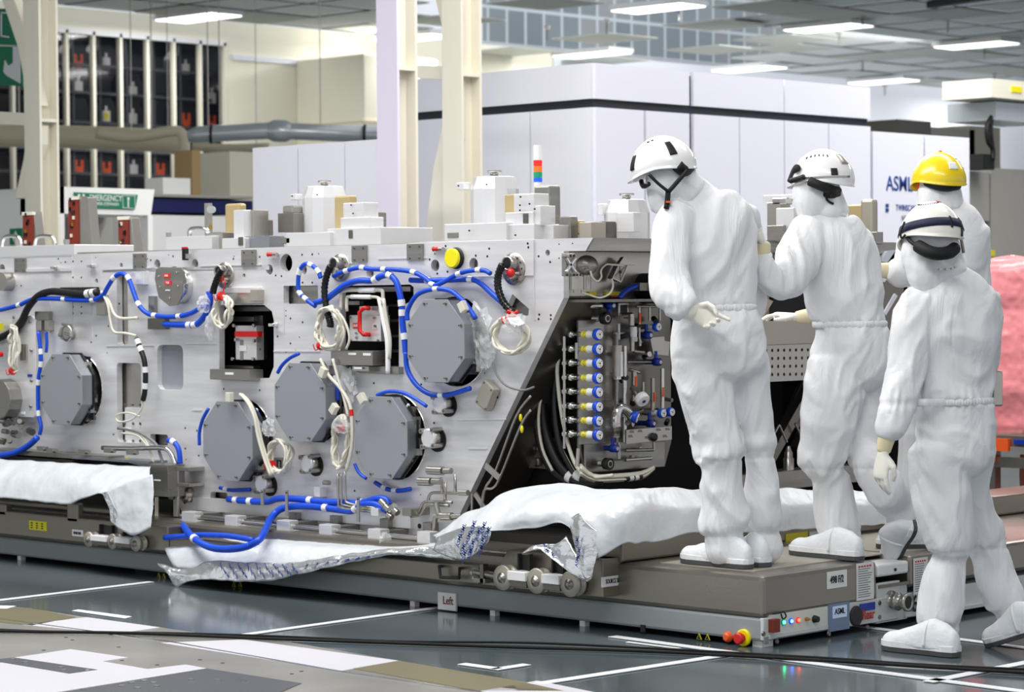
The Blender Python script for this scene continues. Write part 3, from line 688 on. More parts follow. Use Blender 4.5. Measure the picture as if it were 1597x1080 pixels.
p = FY(1136, 994, 0); b = MB(); b.lathe(p, (0, -1, 0), [(0, .022), (.012, .02), (.02, .012)], 'orange_btn', 18); b.build('orange_button', GP)
p = FY(1161, 995, 0); b = MB(); b.lathe(p, (0, -1, 0), [(0, .034), (.012, .034), (.013, .03)], 'yellow', 24); b.lathe(p, (0, -1, 0), [(.01, .016), (.03, .016), (.03, .024), (.042, .024), (.046, .018)], 'red', 20); b.build('emergency_stop_button', GP)
# second platform further right
G2 = empty('transport_platform', (-1, 2.2, 0), 'second low transport platform marked 6 behind the walking worker', 'platform')
y6 = FX(1446, 960, 0).y
b = MB(); b.box((-1.6, .97, .025), (0, 3.6, .13), 'chassis_white'); b.build('chassis', G2, .006)
b = MB(); b.box((-1.6, 1.0, .15), (.006, 3.6, .287), 'cover'); b.build('steel_cover', G2, .018)
b = MB(); b.box((-.16, .772, .215), (.0, .996, .268), 'white_plastic'); b.build('bumper_bar', G2, .01)
b = MB(); b.box((-.5, .775, .168), (.004, .995, .182), 'steel_dark'); b.build('shelf', G2); b = MB(); b.box((-.5, .775, .02), (-.01, .995, .168), 'chassis_white'); b.build('pipe_box', G2)
b = MB(); p = FX(1396, 889, .001); b.lathe(p, (1, 0, 0), [(0, .007), (.004, .007)], 'black', 12); b.build('screw', G2)
p = FX(1389, 938, .0); b = MB(); b.lathe(p-Vector((.02, 0, 0)), (1, 0, 0), [(0, .046), (.024, .046), (.026, .03), (.05, .03), (.05, .038), (.062, .038), (.062, .03), (.09, .028), (.1, .038), (.112, .038), (.112, .026), (.08, .024)], 'steel', 24)
pc = p+Vector((.088, 0, 0)); b.lathe(pc, (1, 0, 0), [(0, .026), (.001, .001)], 'black', 16); b.build('pipe_coupling', G2)
text('6', 'lettering', G2, FX(1427, 943, .009), .1, 'ink', '+x', sx=.9, label='large black number 6')
note(1425, 872, 1447, 925, .011, G2, 'VACUUM')
b = MB(); b.box((-1.2, 1.05, .287), (-.1, 1.9, .291), 'tan_light'); b.build('anti_slip_mat', G2)
b = MB(); b.box((-.4, 1.3, .025), (.03, 3.4, .04), 'chassis_white')
for k in range(4): y = 1.62+.06*k; b.lathe((.002, y, .1), (1, 0, 0), [(0, .018), (.03, .014)], 'black', 12)
b.build('socket_row', G2)

# ================================================================== SOURCE-SIDE DOLLY (tan beams with rollers)
GD = empty('machine_dolly', (-3, 0, .15), 'tan steel dolly beams with disc rollers carrying the machine', 'dolly')
XB = -.764
b = MB(); z0 = .15; z1 = .31
xm_ = FY(262, 850, -.1).x; b.box((-8.5, -.1, z0), (xm_, 0.03, z1-.035), 'tan'); b.build('side_beam', GD, .006); b = MB(); b.box((xm_+.004, -.095, z0), (FY(745, 900, -.1).x, 0.03, .228), 'tan'); b.build('side_beam', GD, .006)
xr = FY(772, 900, -.1).x
b = MB(); b.prism([Vector((x, -.07, z)) for x, z in ((xr, z0+.02), (XB-.005, z0+.02), (XB-.005, z1), (xr+.05, z1), (xr, z1-.06))], (0, .1, 0), 'tan'); b.build('side_beam', GD, .004)
b = MB(); b.box((XB-.14, -.1, z0), (XB, .03, z1), 'tan'); eb = b.build('end_block', GD, .005)
b = MB(); a = FX(938, 901, XB+.001); c = FX(975.5, 912, XB+.001); b.box((XB-.001, a.y, c.z), (XB+.002, c.y, a.z), 'paper'); lb = b.build('label', eb); text('SOURCE SIDE', 'lettering', lb, (a+c)/2+Vector((.002, 0, 0)), .026, 'ink', '+x', sx=.64)
b = MB(); b.box((XB-.25, .0, z1-.02), (XB+.02, 4.2, .39), 'tan'); b.build('cross_beam', GD, .01)
b = MB(); b.box((-8.5, .03, z0), (XB-.02, 2.6, .20), 'dark'); b.build('deck', GD)
b = MB(); b.box((-8.5, .32, .2), (XB-.3, 2.6, .33), 'dark'); b.build('deck', GD)
b = MB(); a = FX(1225, 833, XB+.021); c = FX(1259, 847, XB+.021); b.box((XB+.015, a.y, c.z), (XB+.023, c.y, a.z), 'yellow_label'); b.build('label', GD, label='yellow label on the cross beam')
b = MB(); a = FX(1262, 830, XB+.021); c = FX(1278, 840, XB+.021); b.box((XB+.015, a.y, c.z), (XB+.023, c.y, a.z), 'paper'); b.build('label', GD)
b = MB(); a = FY(46, 812, -.101); c = FY(73, 829, -.101); b.box((a.x, -.104, c.z), (c.x, -.1, a.z), 'yellow_label'); yl = b.build('label', GD, label='yellow label on the long side beam')
b = MB()
for k in range(3):
    for j in range(3):
        zz = a.z+(c.z-a.z)*(.25+.25*k); xx = a.x+(c.x-a.x)*(.1+.3*j); b.box((xx, -.1048, zz-.003), (xx+.018, -.104, zz+.003), 'ink')
b.build('print_lines', yl)
b = MB(); a = FY(113, 826, -.101); c = FY(130, 838, -.101); b.box((a.x, -.104, c.z), (c.x, -.1, a.z), 'paper'); lb = b.build('label', GD); text('SOURCE SIDE', 'lettering', lb, (a+c)/2+Vector((0, -.005, 0)), .018, 'ink', '-y', sx=.6)
for x0_, x1_ in ((-20, 14), (109, 126)):
    a = FY(x0_, 784, -.08); c = FY(x1_, 812, -.08); b = MB(); b.box((a.x, -.1, .25), (c.x, -.06, a.z), 'tan'); b.build('lug', GD, .006)
def rollers(xs, py0, dpy, r):
    for k, px in enumerate(xs):
        p = FY(px, py0+dpy*k, -.16); b = MB()
        b.lathe(p, (0, 1, 0), [(0, r*.4), (.0, r*.93), (.006, r), (.014, r), (.018, r*.8), (.04, r*.8), (.04, r*.95), (.052, r*.95)], 'tan_light', 28)
        ro = b.build('roller', GD)
        b = MB(); b.lathe(p, (0, -1, 0), [(0, r*.42), (.004, r*.42), (.004, r*.28), (.008, r*.28), (.008, r*.14), (.012, r*.14)], 'steel_mid', 20); b.build('hub', ro)
        if k < len(xs)-1:
            q = FY(xs[k+1], py0+dpy*(k+1), -.16); m_ = (p+q)/2
            b = MB(); b.box((p.x+r*.75, -.17, m_.z-r*.1), (q.x-r*.95, -.1, m_.z+r*.62), 'white_plastic'); b.box((p.x+r*.78, -.16, m_.z-r*.62), (q.x-r*.98, -.1, m_.z-r*.1), 'steel_dark'); b.build('spacer_block', GD, .003)
            b = MB(); b.box((p.x+r*1.0, -.12, m_.z+r*.62), (p.x+r*1.15, -.1, m_.z+r*1.9), 'dark'); b.box((q.x-r*1.3, -.12, m_.z+r*.62), (q.x-r*1.5, -.1, m_.z+r*1.9), 'dark')
            b.box((p.x+r*1.2, -.106, m_.z+r*.62), (q.x-r*1.55, -.1, m_.z+r*1.8), 'black'); b.build('bracket', GD)
rollers((137, 174, 210), 842, 3.3, .04); rollers((782.5, 835, 887.5), 902, 5, .055)
b = MB(); p = FY(756, 898, -.1); b.cyl(p-Vector((.06, 0, -.01)), p+Vector((.09, 0, -.0)), .016, 'steel_mid'); b.box((p.x-.05, -.12, p.z-.03), (p.x+.02, -.08, p.z-.012), 'steel_mid'); b.box((p.x-.01, -.12, p.z-.03), (p.x+.01, -.09, p.z+.05), 'steel_dark'); b.build('tie_rod', GD)
b = MB(); b.tube([FY(px, py, yv) for px, py, yv in ((685, 884, -.1), (685, 884, -.13), (687, 901, -.13), (716, 902, -.13), (717, 887, -.13), (717, 887, -.1))], .008, 'rubber', 8, 1); b.build('handle', GD)
b = MB(); p = FY(736, 894, -.1); b.lathe(p, (0, -1, 0), [(0, .008), (.006, .008)], 'steel', 10); p = FY(739, 902, -.1); b.lathe(p, (0, -1, 0), [(0, .006), (.006, .006)], 'steel', 10); b.build('screws', GD)

# ================================================================== THE MACHINE
FP = .25
def F(px, py, off=0.0): return FY(px, py, FP-off)
MC = empty('lithography_machine', (-4, 1, .35), 'long bright aluminium machine frame with grey octagonal covers and pipework', 'machine')
XE = F(925, 371).x     # right end of the front face
fr = MB()
outer = [F(px, py) for px, py in ((-80, 404), (110, 397), (300, 389.8), (460, 385), (629, 380.7), (666, 377), (925, 371), (913, 391.6), (879, 392), (879, 465), (711, 815), (690, 856), (560, 844), (420, 829), (290, 817), (262, 740), (180, 716), (-80, 704))]
modh = [(127, 608, .185), (383, 686, .2), (497, 630, .185), (618, 682, .2), (712, 533, .205)]
ports = [(3, 420, .028), (245, 412.6, .026), (304, 412, .026), (189, 414, .013), (150.5, 438.5, .013), (380.5, 430, .011), (420, 421, .026), (446.5, 410.5, .045), (473, 421, .026), (577, 426, .026), (678.5, 414.5, .028), (738.5, 412, .028), (854, 394.5, .014), (272, 437, .07), (288, 809-26, .01), (348.5, 798, .012), (654, 823-2, .013)]
holes = [circ(F(a, b), r, 36) for a, b, r in modh]+[circ(F(a, b), r, 18) for a, b, r in ports if b < 790]
holes += [[F(*q) for q in ((342, 476), (412, 476), (424, 486), (427, 500), (427, 572), (420, 590), (342, 592))],
          [F(*q) for q in ((531, 446), (640, 444), (645, 448), (645, 468), (622, 480), (622, 582), (562, 582), (531, 570))],
          rrect(F(182, 428), F(200, 538), .02), rrect(F(245, 538), F(286, 609), .035), rrect(F(182, 566), F(221, 692), .02),
          rrect(F(234, 677), F(262, 696), .012), rrect(F(328, 767), F(355, 787), .015), [F(*q) for q in ((786, 488), (799, 459), (825, 482), (824, 492), (815, 494))],
          rrect(F(442, 446), F(496, 474), .006), rrect(F(413, 792), F(430, 808), .006)]
fr.prism(outer, (0, .035, 0), 'alu', holes)
fr.build('front_plate', MC)
# raised machined fields and joint strips on the front plate
b = MB()
def strip(px0, py0, px1, py1, off, m='alu', mbx=None):
    a = F(px0, py0, off); c = F(px1, py1, off); (mbx or b).box((a.x, FP-off, c.z), (c.x, FP+.001, a.z), m)
strip(-60, 421.5, 110, 423, .006); strip(112, 398, 113, 520, .004); strip(142, 397, 143.2, 530, .004); strip(77, 425, 78.3, 520, .004); strip(160, 419.5, 420, 421, .0)
for (p, q) in (((160, 421), (234, 418)), ((313, 415), (408, 413)), ((590, 404), (668, 402)), ((832, 380), (834, 500)), ((520, 412), (560, 410)), ((427, 548), (500, 548)), ((290, 536), (338, 536)), ((715, 655), (790, 654)), ((300, 640), (315, 640)), ((730, 700), (760, 700)), ((443, 478), (443, 520)), ((166, 540), (240, 539))):
    b.bar(F(*p, .001), F(*q, .001), .006, .006, 'alu_light')
b.prism([F(px, py, .012) for px, py in ((668, 378), (862, 372), (832, 374), (832, 378), (672, 432), (667, 428))][:0] or [F(px, py, .008) for px, py in ((667, 379), (832, 374), (832, 430), (674, 433), (667, 428))], (0, .008, 0), 'alu', [circ(F(678.5, 414.5, .008), .028, 18), circ(F(738.5, 412, .008), .028, 18), circ(F(705, 405, .008), .04, 18)])
b.build('machined_fields', MC)
# small tapped holes
b = MB()
hl = [(91, 404), (114, 408), (127, 408), (149, 402), (114, 433), (127, 433), (114, 479), (127, 479), (114, 489), (127, 489), (150, 524), (142, 534), (167, 551), (95, 410), (102, 409), (230, 404), (235, 406), (365, 400), (471, 397.5), (487, 397), (497, 396), (364, 404), (405, 401), (430, 430), (439, 431), (472, 441), (487, 441), (446, 485), (453, 497), (446, 493), (472, 503), (433, 525), (467, 526), (446, 550), (453, 536), (461, 547), (825, 380), (826, 386), (840, 400), (858, 409), (872, 403), (872, 381), (893, 380), (840, 498), (859, 498), (841, 491), (859, 492), (758, 582), (778, 620), (583, 598), (657, 600), (405, 609), (349, 607), (289, 668), (289, 700), (290, 717), (177, 678), (406, 545), (679, 660), (553, 766), (656, 772), (160, 490), (169, 509), (186, 474), (307, 672), (310, 711), (263, 398), (270, 400), (680, 396), (697, 384), (725, 400), (744, 399), (762, 400), (700, 424), (717, 423), (684, 427), (672, 405), (26, 446), (33, 446), (765, 388)]
for px, py in hl:
    r = .0055 if (px*7+py*3) % 3 < 2 else .0035; p = F(px, py, .0); b.lathe(p+Vector((0, -.0005 if not 667 < px < 832 else -.009, 0)), (0, 1, 0), [(0, r), (.001, r)], 'black', 10)
b.build('tapped_holes', MC)
# near-black backing paints the interior's shade; steel recess floors seen through the openings
b = MB(); b.box((-8, FP+.38, .36), (-2.6, FP+.42, 1.6), 'dark'); b.box((-2.6, FP+.4, .5), (-1.55, FP+.44, 1.6), 'dark'); b.box((-8, FP+.04, .33), (-1.95, FP+.42, .36), 'dark'); b.build('dark_backing', MC)
b = MB()
for p0, p1, m, dep in (((180, 426), (203, 541), 'steel', .04), ((243, 535), (288, 612), 'plate', .03), ((180, 560), (224, 695), 'steel', .05), ((232, 675), (264, 698), 'steel_dark', .05), ((326, 765), (357, 789), 'steel_dark', .05), ((784, 455), (828, 497), 'steel_mid', .05), ((440, 444), (498, 476), 'steel_mid', .05), ((410, 790), (433, 812), 'steel_mid', .04)):
    a = F(*p0); c = F(*p1); b.box((a.x-dep-.04, FP+dep, c.z-.01), (c.x+.01, FP+dep+.01, a.z+.01), m)
for px, py, r in ports:
    if r < .04 and py < 790: p = F(px, py); b.lathe(p+Vector((-.02, .034, 0)), (0, 1, 0), [(0, r*1.6), (.005, r*1.6)], 'steel_dark', 16)
b.box((F(186, 500).x, FP+.03, F(0, 690).z), (F(222, 500).x, FP+.05, F(0, 628).z), 'alu')
b.build('recess_floor', MC)
for px, py in ((288, 783), (348.5, 798), (654, 821)): b = MB(); p = F(px, py, .001); b.lathe(p, (0, 1, 0), [(0, .012), (.002, .012)], 'black', 16); b.build('port_hole', MC)
# octagonal covers
octs = [((77, 553), (111, 553), (127, 584), (127, 632), (111, 663), (80, 662), (64, 640), (63, 590)),
        ((340, 627), (365, 627), (393, 667), (393, 711), (368, 750), (340, 749), (317, 711), (317, 660)),
        ((455.5, 567.4), (485, 567), (507, 602), (507, 656), (484, 689), (449, 688), (428.5, 656), (429, 598)),
        ((575, 619.5), (613.7, 619.5), (634.4, 656), (634.4, 711.5), (611, 748), (572, 744), (553, 711.5), (553, 656)),
        ((657.6, 467.6), (699, 468.4), (723.7, 500), (723.7, 558), (699, 597), (657.6, 596), (635.5, 559.6), (635.5, 502.6))]
prot = [.12, .12, .13, .10, .13]
lbl = ['cover next to the left edge', 'lower left cover', 'middle cover', 'lower right cover', 'large upper cover']
for (oc, pr, mh, lb) in zip(octs, prot, modh, lbl):
    pts = [F(px, py, pr) for px, py in oc]; cen = sum(pts, Vector())/8
    xs = [p.x for p in pts]; zs = [p.z for p in pts]
    # regularise into a symmetric octagon of the traced size
    hx = (max(xs)-min(xs))/2; hz = (max(zs)-min(zs))/2; cx = (max(xs)+min(xs))/2; cz = (max(zs)+min(zs))/2; ch = .42
    def octo(s_, y): return [Vector((cx+a*hx*s_, y, cz+c_*hz*s_)) for a, c_ in ((-ch, 1), (ch, 1), (1, ch), (1, -ch), (ch, -1), (-ch, -1), (-1, -ch), (-1, ch))]
    b = MB(); b.prism(octo(1.0, FP-pr), (0, .008, 0), 'plate'); md = b.build('octagonal_cover', MC, .002, label='flat grey '+lb)
    b = MB(); b.prism(octo(.985, FP-pr+.0075), (0, pr*.55, 0), 'housing'); b.build('side_housing', md, .002)
    b = MB(); b.prism(octo(1.03, FP-pr+.008+pr*.55), (0, .01, 0), 'black'); b.build('gasket', md)
    hc = F(mh[0], mh[1]); rr = mh[2]
    b = MB(); b.lathe(Vector((cx, FP-pr*.34, cz)), (0, 1, 0), [(0, min(hx, hz)*.98), (.02, min(hx, hz)*1.0), (.02, min(hx, hz)*.86), (.3, min(hx, hz)*.86)], 'steel_mid', 40); b.build('drum', md)
    b = MB()
    for p in octo(.9, FP-pr):
        b.lathe(p, (0, -1, 0), [(0, .0065), (.004, .0065), (.004, .003), (.001, .003)], 'steel_dark', 10)
        q = p+Vector((.016 if p.x < cx else -.016, 0, 0))
        b.lathe(q, (0, -1, 0), [(0, .003), (.001, .003)], 'black', 8)
    b.build('cover_screws', md)
    random.seed(int(mh[0]))
    b = MB()      # connectors clustered on the right side of the drum
    for k in range(9):
        a_ = random.uniform(-1.2, 1.2); R_ = min(hx, hz)*random.uniform(.88, 1.02); p = Vector((cx+R_*math.cos(a_), FP-pr*.3+random.uniform(-.01, .05), cz+R_*math.sin(a_)))
        b.obox(p, Vector((.02, 0, 0)), Vector((0, .018, 0)), Vector((0, 0, random.uniform(.012, .03))), random.choice(['steel', 'steel_dark', 'black', 'housing']))
    b.build('connectors', md)
    b = MB(); b.tube([Vector((cx+hz*1.06*math.cos(t*.35-.9)*.86, FP-.03, cz+hz*1.02*math.sin(t*.35-.9))) for t in range(7)], .007, 'blue', 8, 3)
    for t in (1, 3, 5): p = Vector((cx+hz*1.06*math.cos(t*.35-.9)*.86, FP-.03, cz+hz*1.02*math.sin(t*.35-.9))); b.sphere(p, .0095, .0095, .013, 'paper', 8, 6)
    b.build('sensor_hose', md)
    b = MB(); b.lathe(hc+Vector((0, .036, 0)), (0, -1, 0), [(.0, rr), (.04, rr), (.04, rr*1.015), (0, rr*1.015)], 'chrome', 44); b.build('bore_ring', md)
# small square plates with four screws
for x0, y0, x1, y1 in ((22, 403, 39.5, 425), (207, 396, 226.5, 419), (376, 390, 398, 414.5), (548, 383.5, 571, 409), (634, 381, 659, 406.5)):
    a = F(x0, y0, .01); c = F(x1, y1, .01); b = MB(); b.box((a.x, FP-.01, c.z), (c.x, FP, a.z), 'steel_mid')
    for i in (0, 1):
        for j in (0, 1): p = Vector((a.x+(c.x-a.x)*(.2+.6*i), FP-.01, c.z+(a.z-c.z)*(.15+.25*j if j == 0 else .85))); b.lathe(p, (0, -1, 0), [(0, .006), (.002, .006), (.002, .003), (.0005, .003)], 'steel_dark', 8)
    b.build('cover_plate', MC, .0)
# cable flanges with black feed-through and red plug
for px, py, r in ((352, 430, .062), (532, 418, .062), (803, 419.5, .068)):
    c = F(px, py, 0); b = MB(); b.lathe(c, (0, -1, 0), [(0, r*1.08), (.008, r*1.08), (.008, r*.98), (.012, r*.95), (.012, r*.5)], 'steel', 32)
    for k in range(12): a_ = k*PI/6; b.lathe(c+Vector((r*.8*math.cos(a_), -.012, r*.8*math.sin(a_))), (0, -1, 0), [(0, .005), (.003, .005)], 'steel_dark', 8)
    fl = b.build('round_flange', MC)
    h = c+Vector((-.002, -.0, r*.35)); b = MB(); b.lathe(h, (0, -1, 0), [(0, r*.48), (.05, r*.48), (.05, r*.36), (.02, r*.36)], 'steel', 24); b.lathe(h+Vector((0, -.048, 0)), (0, 1, 0), [(0, r*.38), (.002, r*.38)], 'black', 20); b.build('feed_through', fl)
    h = c+Vector((.02, 0, -r*.42)); b = MB(); b.cyl(h, h-Vector((0, .05, 0)), r*.26, 'steel', 14); b.build('side_port', fl)
    h2 = h-Vector((-.002, .05, -.01)); b = MB()
    if px != 532: b.sphere(h2, r*.3, .018, r*.3, 'red', 18, 10); b.build('red_plug', fl)
    else: b.lathe(h2, (0, -1, 0), [(0, .018), (.02, .018)], 'steel', 12); b.build('plug', fl)
# yellow cap
c = F(714, 403, 0); b = MB(); b.lathe(c, (0, -1, 0), [(0, .05), (.012, .05), (.012, .046), (.03, .046)], 'black', 30); cp = b.build('port_collar', MC)
b = MB(); b.lathe(c-Vector((0, .02, 0)), (0, -1, 0), [(0, .044), (.012, .045), (.022, .044), (.024, .04)], 'yellow', 36); b.build('yellow_cap', cp, label='bright yellow round cap')
# red tap valves
for px, py in ((424, 397), (683, 388.5)):
    p = F(px, py, .02); b = MB(); b.cyl(F(px+8, py, 0), F(px+8, py, .03), .009, 'steel', 10); b.cyl(p+Vector((.035, 0, 0)), p+Vector((.0, 0, 0)), .007, 'steel', 10); b.sphere(p+Vector((-.012, 0, 0)), .022, .014, .01, 'red', 12, 8); b.sphere(p+Vector((-.03, 0, 0)), .008, .008, .012, 'red', 10, 6); b.build('red_tap', MC)
p = F(289, 397, .03); b = MB(); b.obox(p, Vector((.012, 0, 0)), Vector((0, .012, 0)), Vector((0, 0, .03)), 'black'); b.obox(p+Vector((-.004, 0, .03)), Vector((.014, 0, 0)), Vector((0, .01, 0)), Vector((0, 0, .008)), 'red'); b.obox(p+Vector((.02, 0, -.01)), Vector((.014, 0, 0)), Vector((0, .01, 0)), Vector((0, 0, .012)), 'steel'); b.build('red_tap', MC)
# dished round cover with two red stickers
b = MB(); c = F(284, 447, 0); b.lathe(c, (0, -1, 0), [(0, .09), (.07, .088), (.075, .08)], 'chrome', 36); dc = b.build('round_cover', MC)
b = MB(); b.prism([F(px, py, .085) for px, py in ((243, 420), (250, 417), (282, 418), (287, 424), (284, 460), (277, 476), (264, 478), (247, 464), (241, 435))], (0, .008, 0), 'steel_mid'); b.build('cover_face', dc, .002)
for (x0, y0, x1, y1, t) in ((255, 427, 265, 434, 'R4R'), (257, 438, 267, 445, 'YUL')):
    a = F(x0, y0, .087); c2 = F(x1, y1, .087); b = MB(); b.box((a.x, FP-.088, c2.z), (c2.x, FP-.085, a.z), 'red_label'); lb_ = b.build('sticker', dc); text(t, 'lettering', lb_, (a+c2)/2+Vector((0, -.003, 0)), .016, 'mark', '-y')
b = MB()
for px, py in ((248, 431), (250, 447), (278, 446), (265, 465), (276, 425)): p = F(px, py, .086); b.lathe(p, (0, -1, 0), [(0, .005), (.003, .005)], 'chrome', 8)
a = F(258, 452, .087); b.box((a.x, FP-.088, a.z-.006), (a.x+.035, FP-.085, a.z), 'paper'); b.build('screws', dc)
# wing nuts
for px, py in ((89.4, 418), (146.5, 415.5), (431, 507)):
    p = F(px, py, .0); b = MB(); b.lathe(p, (0, -1, 0), [(0, .012), (.02, .01), (.03, .006)], 'chrome', 12); b.obox(p-Vector((0, .02, 0)), Vector((.032, 0, 0)), Vector((0, .004, 0)), Vector((0, 0, .007)), 'chrome'); b.build('wing_nut', MC)
# long black connector box
strip_b = MB(); strip(93, 448.5, 143, 458, .05, 'dark', strip_b); strip_b.build('connector_box', MC, .003)
# sheet brackets / blocks
def block(name, x0, y0, x1, y1, off, m, lab=None, th=None, bev=.002, par=None):
    a = F(x0, y0, off); c = F(x1, y1, off); bb = MB(); bb.box((a.x, FP-off, c.z), (c.x, (FP-off+th) if th else FP+.02, a.z), m); return bb.build(name, par or MC, bev, label=lab)
block('bracket', 205, 424, 224, 444, .03, 'alu_light'); block('bracket', 231, 462, 241, 492, .02, 'steel_mid'); block('connector', 230, 497, 257, 514, .03, 'steel_dark')
block('bracket', 150, 460, 163, 492, .03, 'steel'); block('bracket', 54, 486, 75, 500, .03, 'steel_mid'); block('connector', 57, 500, 64, 516, .04, 'steel'); block('connector', 69, 500, 75, 516, .04, 'steel')
block('rail_block', 348, 457, 404, 474, .03, 'steel'); block('rail_block', 352, 449, 404, 457, .02, 'alu_light'); block('rail_block', 390, 452, 401, 470, .045, 'tan_light')
b = MB()
for px in (184.5, 195, 208, 219):
    for py in (632, 661, 688): p = F(px, py, -.028); b.lathe(p, (0, -1, 0), [(0, .007), (.004, .007)], 'steel_dark', 8)
b.build('screws', MC)
ib = block('icon_box', 427, 714, 444, 732, .03, 'steel_mid'); 
b = MB(); p = F(435, 723, .031)
b.box((p.x-.016, FP-.033, p.z-.02), (p.x-.009, FP-.03, p.z+.016), 'ink'); b.box((p.x+.009, FP-.033, p.z-.02), (p.x+.016, FP-.03, p.z+.016), 'ink'); b.box((p.x-.016, FP-.033, p.z+.01), (p.x+.016, FP-.03, p.z+.016), 'ink'); b.build('icon', ib)
# window A : module on a shelf
block('shelf_box', 327, 576, 389, 594, .07, 'steel_mid'); block('label', 351, 581, 364, 585, .072, 'paper', th=.003, bev=0)
mo = block('optics_module', 367, 508, 400, 562, -.06, 'alu_light', th=.05)
block('red_bar', 366, 517, 402, 526, -.04, 'red', th=.03, bev=0, par=mo); block('label', 373, 539, 384, 548, -.055, 'paper', th=.004, bev=0, par=mo); block('slot', 374, 530, 379, 562, -.057, 'steel_mid', th=.004, bev=0, par=mo)
b = MB()
for px, py in ((366, 508), (397, 508), (364, 560), (396, 560), (369, 530), (397, 532)): p = F(px, py, -.055); b.lathe(p, (0, -1, 0), [(0, .009), (.01, .009)], 'steel', 10)
b.build('screws', mo)
block('inner_rail', 343, 478, 420, 486, -.1, 'steel_dark', th=.03); block('inner_rail', 395, 492, 410, 560, -.16, 'steel_dark', th=.03); block('inner_rail', 343, 494, 395, 502, -.13, 'steel_mid', th=.03); block('inner_rail', 343, 570, 395, 576, -.1, 'steel_mid', th=.05)
# window B
block('shelf_box', 515.7, 547, 581, 571, .08, 'steel_mid'); block('shelf_box', 549, 571, 575, 580, .07, 'steel'); 
for q in ((543, 550.5, 555, 554), (566, 551, 578, 555), (552, 573, 564, 576)): block('label', *q, .082, 'paper', th=.003, bev=0)
mo = block('power_module', 545, 492, 594, 533, -.0, 'alu_light', th=.06, lab='white module with a red handle'); 
b = MB(); b.tube([F(px, py, o_) for px, py, o_ in ((575, 481, 0), (575, 481, .03), (567, 481, .045), (561, 487, .045), (561, 516, .045), (567, 522, .045), (575, 522, .03), (575, 522, 0))], .011, 'red', 8, 1); b.build('red_handle', mo)
s1 = block('sticker', 550, 504, 559.5, 513, .003, 'red_label', th=.003, bev=0, par=mo); text('R4R', 'lettering', s1, F(554.8, 508.5, .006), .019, 'mark', '-y')
s1 = block('sticker', 581, 506, 589, 513, .003, 'paper', th=.003, bev=0, par=mo); text('PX', 'lettering', s1, F(585, 509.5, .006), .02, 'ink', '-y')
b = MB()
for px, py in ((547, 495), (590, 480), (547, 531), (590, 531), (556, 527), (584, 496), (556, 520)): p = F(px, py, .003); b.lathe(p, (0, -1, 0), [(0, .006), (.006, .006)], 'steel_mid', 10)
b.build('screws', mo)
block('module_back', 560, 478, 594, 492, -.01, 'alu_light', th=.05)
for pts, r in ((((532, 484), (532, 462), (536, 454), (560, 453), (592, 453), (597, 457), (597, 475)), .009), (((541, 486), (541, 466), (546, 463), (570, 463), (588, 464), (595, 470)), .008), (((592, 466), (598, 500), (604, 530), (605, 560), (605, 583)), .012), (((598, 466), (603, 500), (608, 530), (607, 560)), .009)):
    b = MB(); b.tube([F(px, py, .04) for px, py in pts], r, 'cable' if r < .01 else 'white_plastic', 8, 3); b.build('white_tube', MC)
b = MB(); b.tube([F(px, py, .045) for px, py in ((560, 453), (584, 453))], .012, 'white_plastic', 10, 1); b.tube([F(px, py, .045) for px, py in ((548, 463), (578, 463.5))], .011, 'white_plastic', 10, 1); b.build('tube_sleeve', MC)
b = MB()
for k in range(5): z = F(600, 475+24*k, -.1).z; b.box((F(596, 500, -.2).x, FP+.2, z-.012), (F(624, 500, -.2).x, FP+.3, z), 'steel_dark')
b.build('inner_ribs', MC)
block('inner_plate', 532, 448, 640, 455, -.03, 'steel_mid', th=.03); block('inner_block', 540, 470, 560, 476, -.03, 'steel', th=.03)
block('base_block', 560, 571, 622, 584, .03, 'steel_mid')
# round four-bolt actuators
for px, py, r in ((479, 724, .043), (407.6, 755.5, .043), (668.5, 684, .046), (686, 630.5, .043)):
    c = F(px, py, .05); b = MB(); b.lathe(F(px+10, py, 0), (0, -1, 0), [(0, r), (.04, r), (.04, r*.9)], 'steel', 24)
    b.lathe(c, (0, 1, 0), [(-.008, r*.85), (-.004, r), (.004, r)], 'alu_light', 30); ac = b.build('round_actuator', MC)
    for k in range(4):
        a_ = PI/4+k*PI/2+.1; q = c+Vector((r*1.12*math.cos(a_), 0, r*1.12*math.sin(a_))); b = MB(); b.cyl(q-Vector((0, .014, 0)), q+Vector((0, .055, 0)), .012, 'steel', 12); b.cyl(q-Vector((0, .016, 0)), q-Vector((0, .013, 0)), .007, 'steel_dark', 10); b.build('clamp_bolt', ac)
    b = MB(); b.lathe(F(px+14, py+2, -.0), (0, -1, 0), [(0, r*1.25), (.006, r*1.25)], 'black', 24); b.build('recess_ring', ac)
b = MB(); c = F(106, 520, .06); b.lathe(F(112, 520, 0), (0, -1, 0), [(0, .035), (.06, .035)], 'steel', 18); b.lathe(c, (0, -1, 0), [(0, .045), (.01, .045), (.012, .03)], 'steel', 24); b.cyl(c-Vector((-.01, .03, 0)), c+Vector((.07, -.03, -.01)), .009, 'chrome', 10); b.cyl(c+Vector((-.08, 0, -.01)), c+Vector((-.04, 0, -.01)), .01, 'steel', 10); b.cyl(c+Vector((-.05, 0, .05)), c+Vector((.03, 0, .04)), .008, 'steel', 10); b.build('round_actuator', MC)
# tilted junction box at the right
b = MB(); b.prism([F(px, py, .05) for px, py in ((754, 592), (770, 608), (757, 643), (740, 628))], (0, .045, 0), 'tan_light'); tb = b.build('junction_box', MC, .006)
b = MB()
for px, py in ((755, 597), (766, 609), (757, 638), (744, 627)): p = F(px, py, .05); b.lathe(p, (0, -1, 0), [(0, .005), (.002, .005)], 'steel_dark', 8)
b.build('screws', tb)
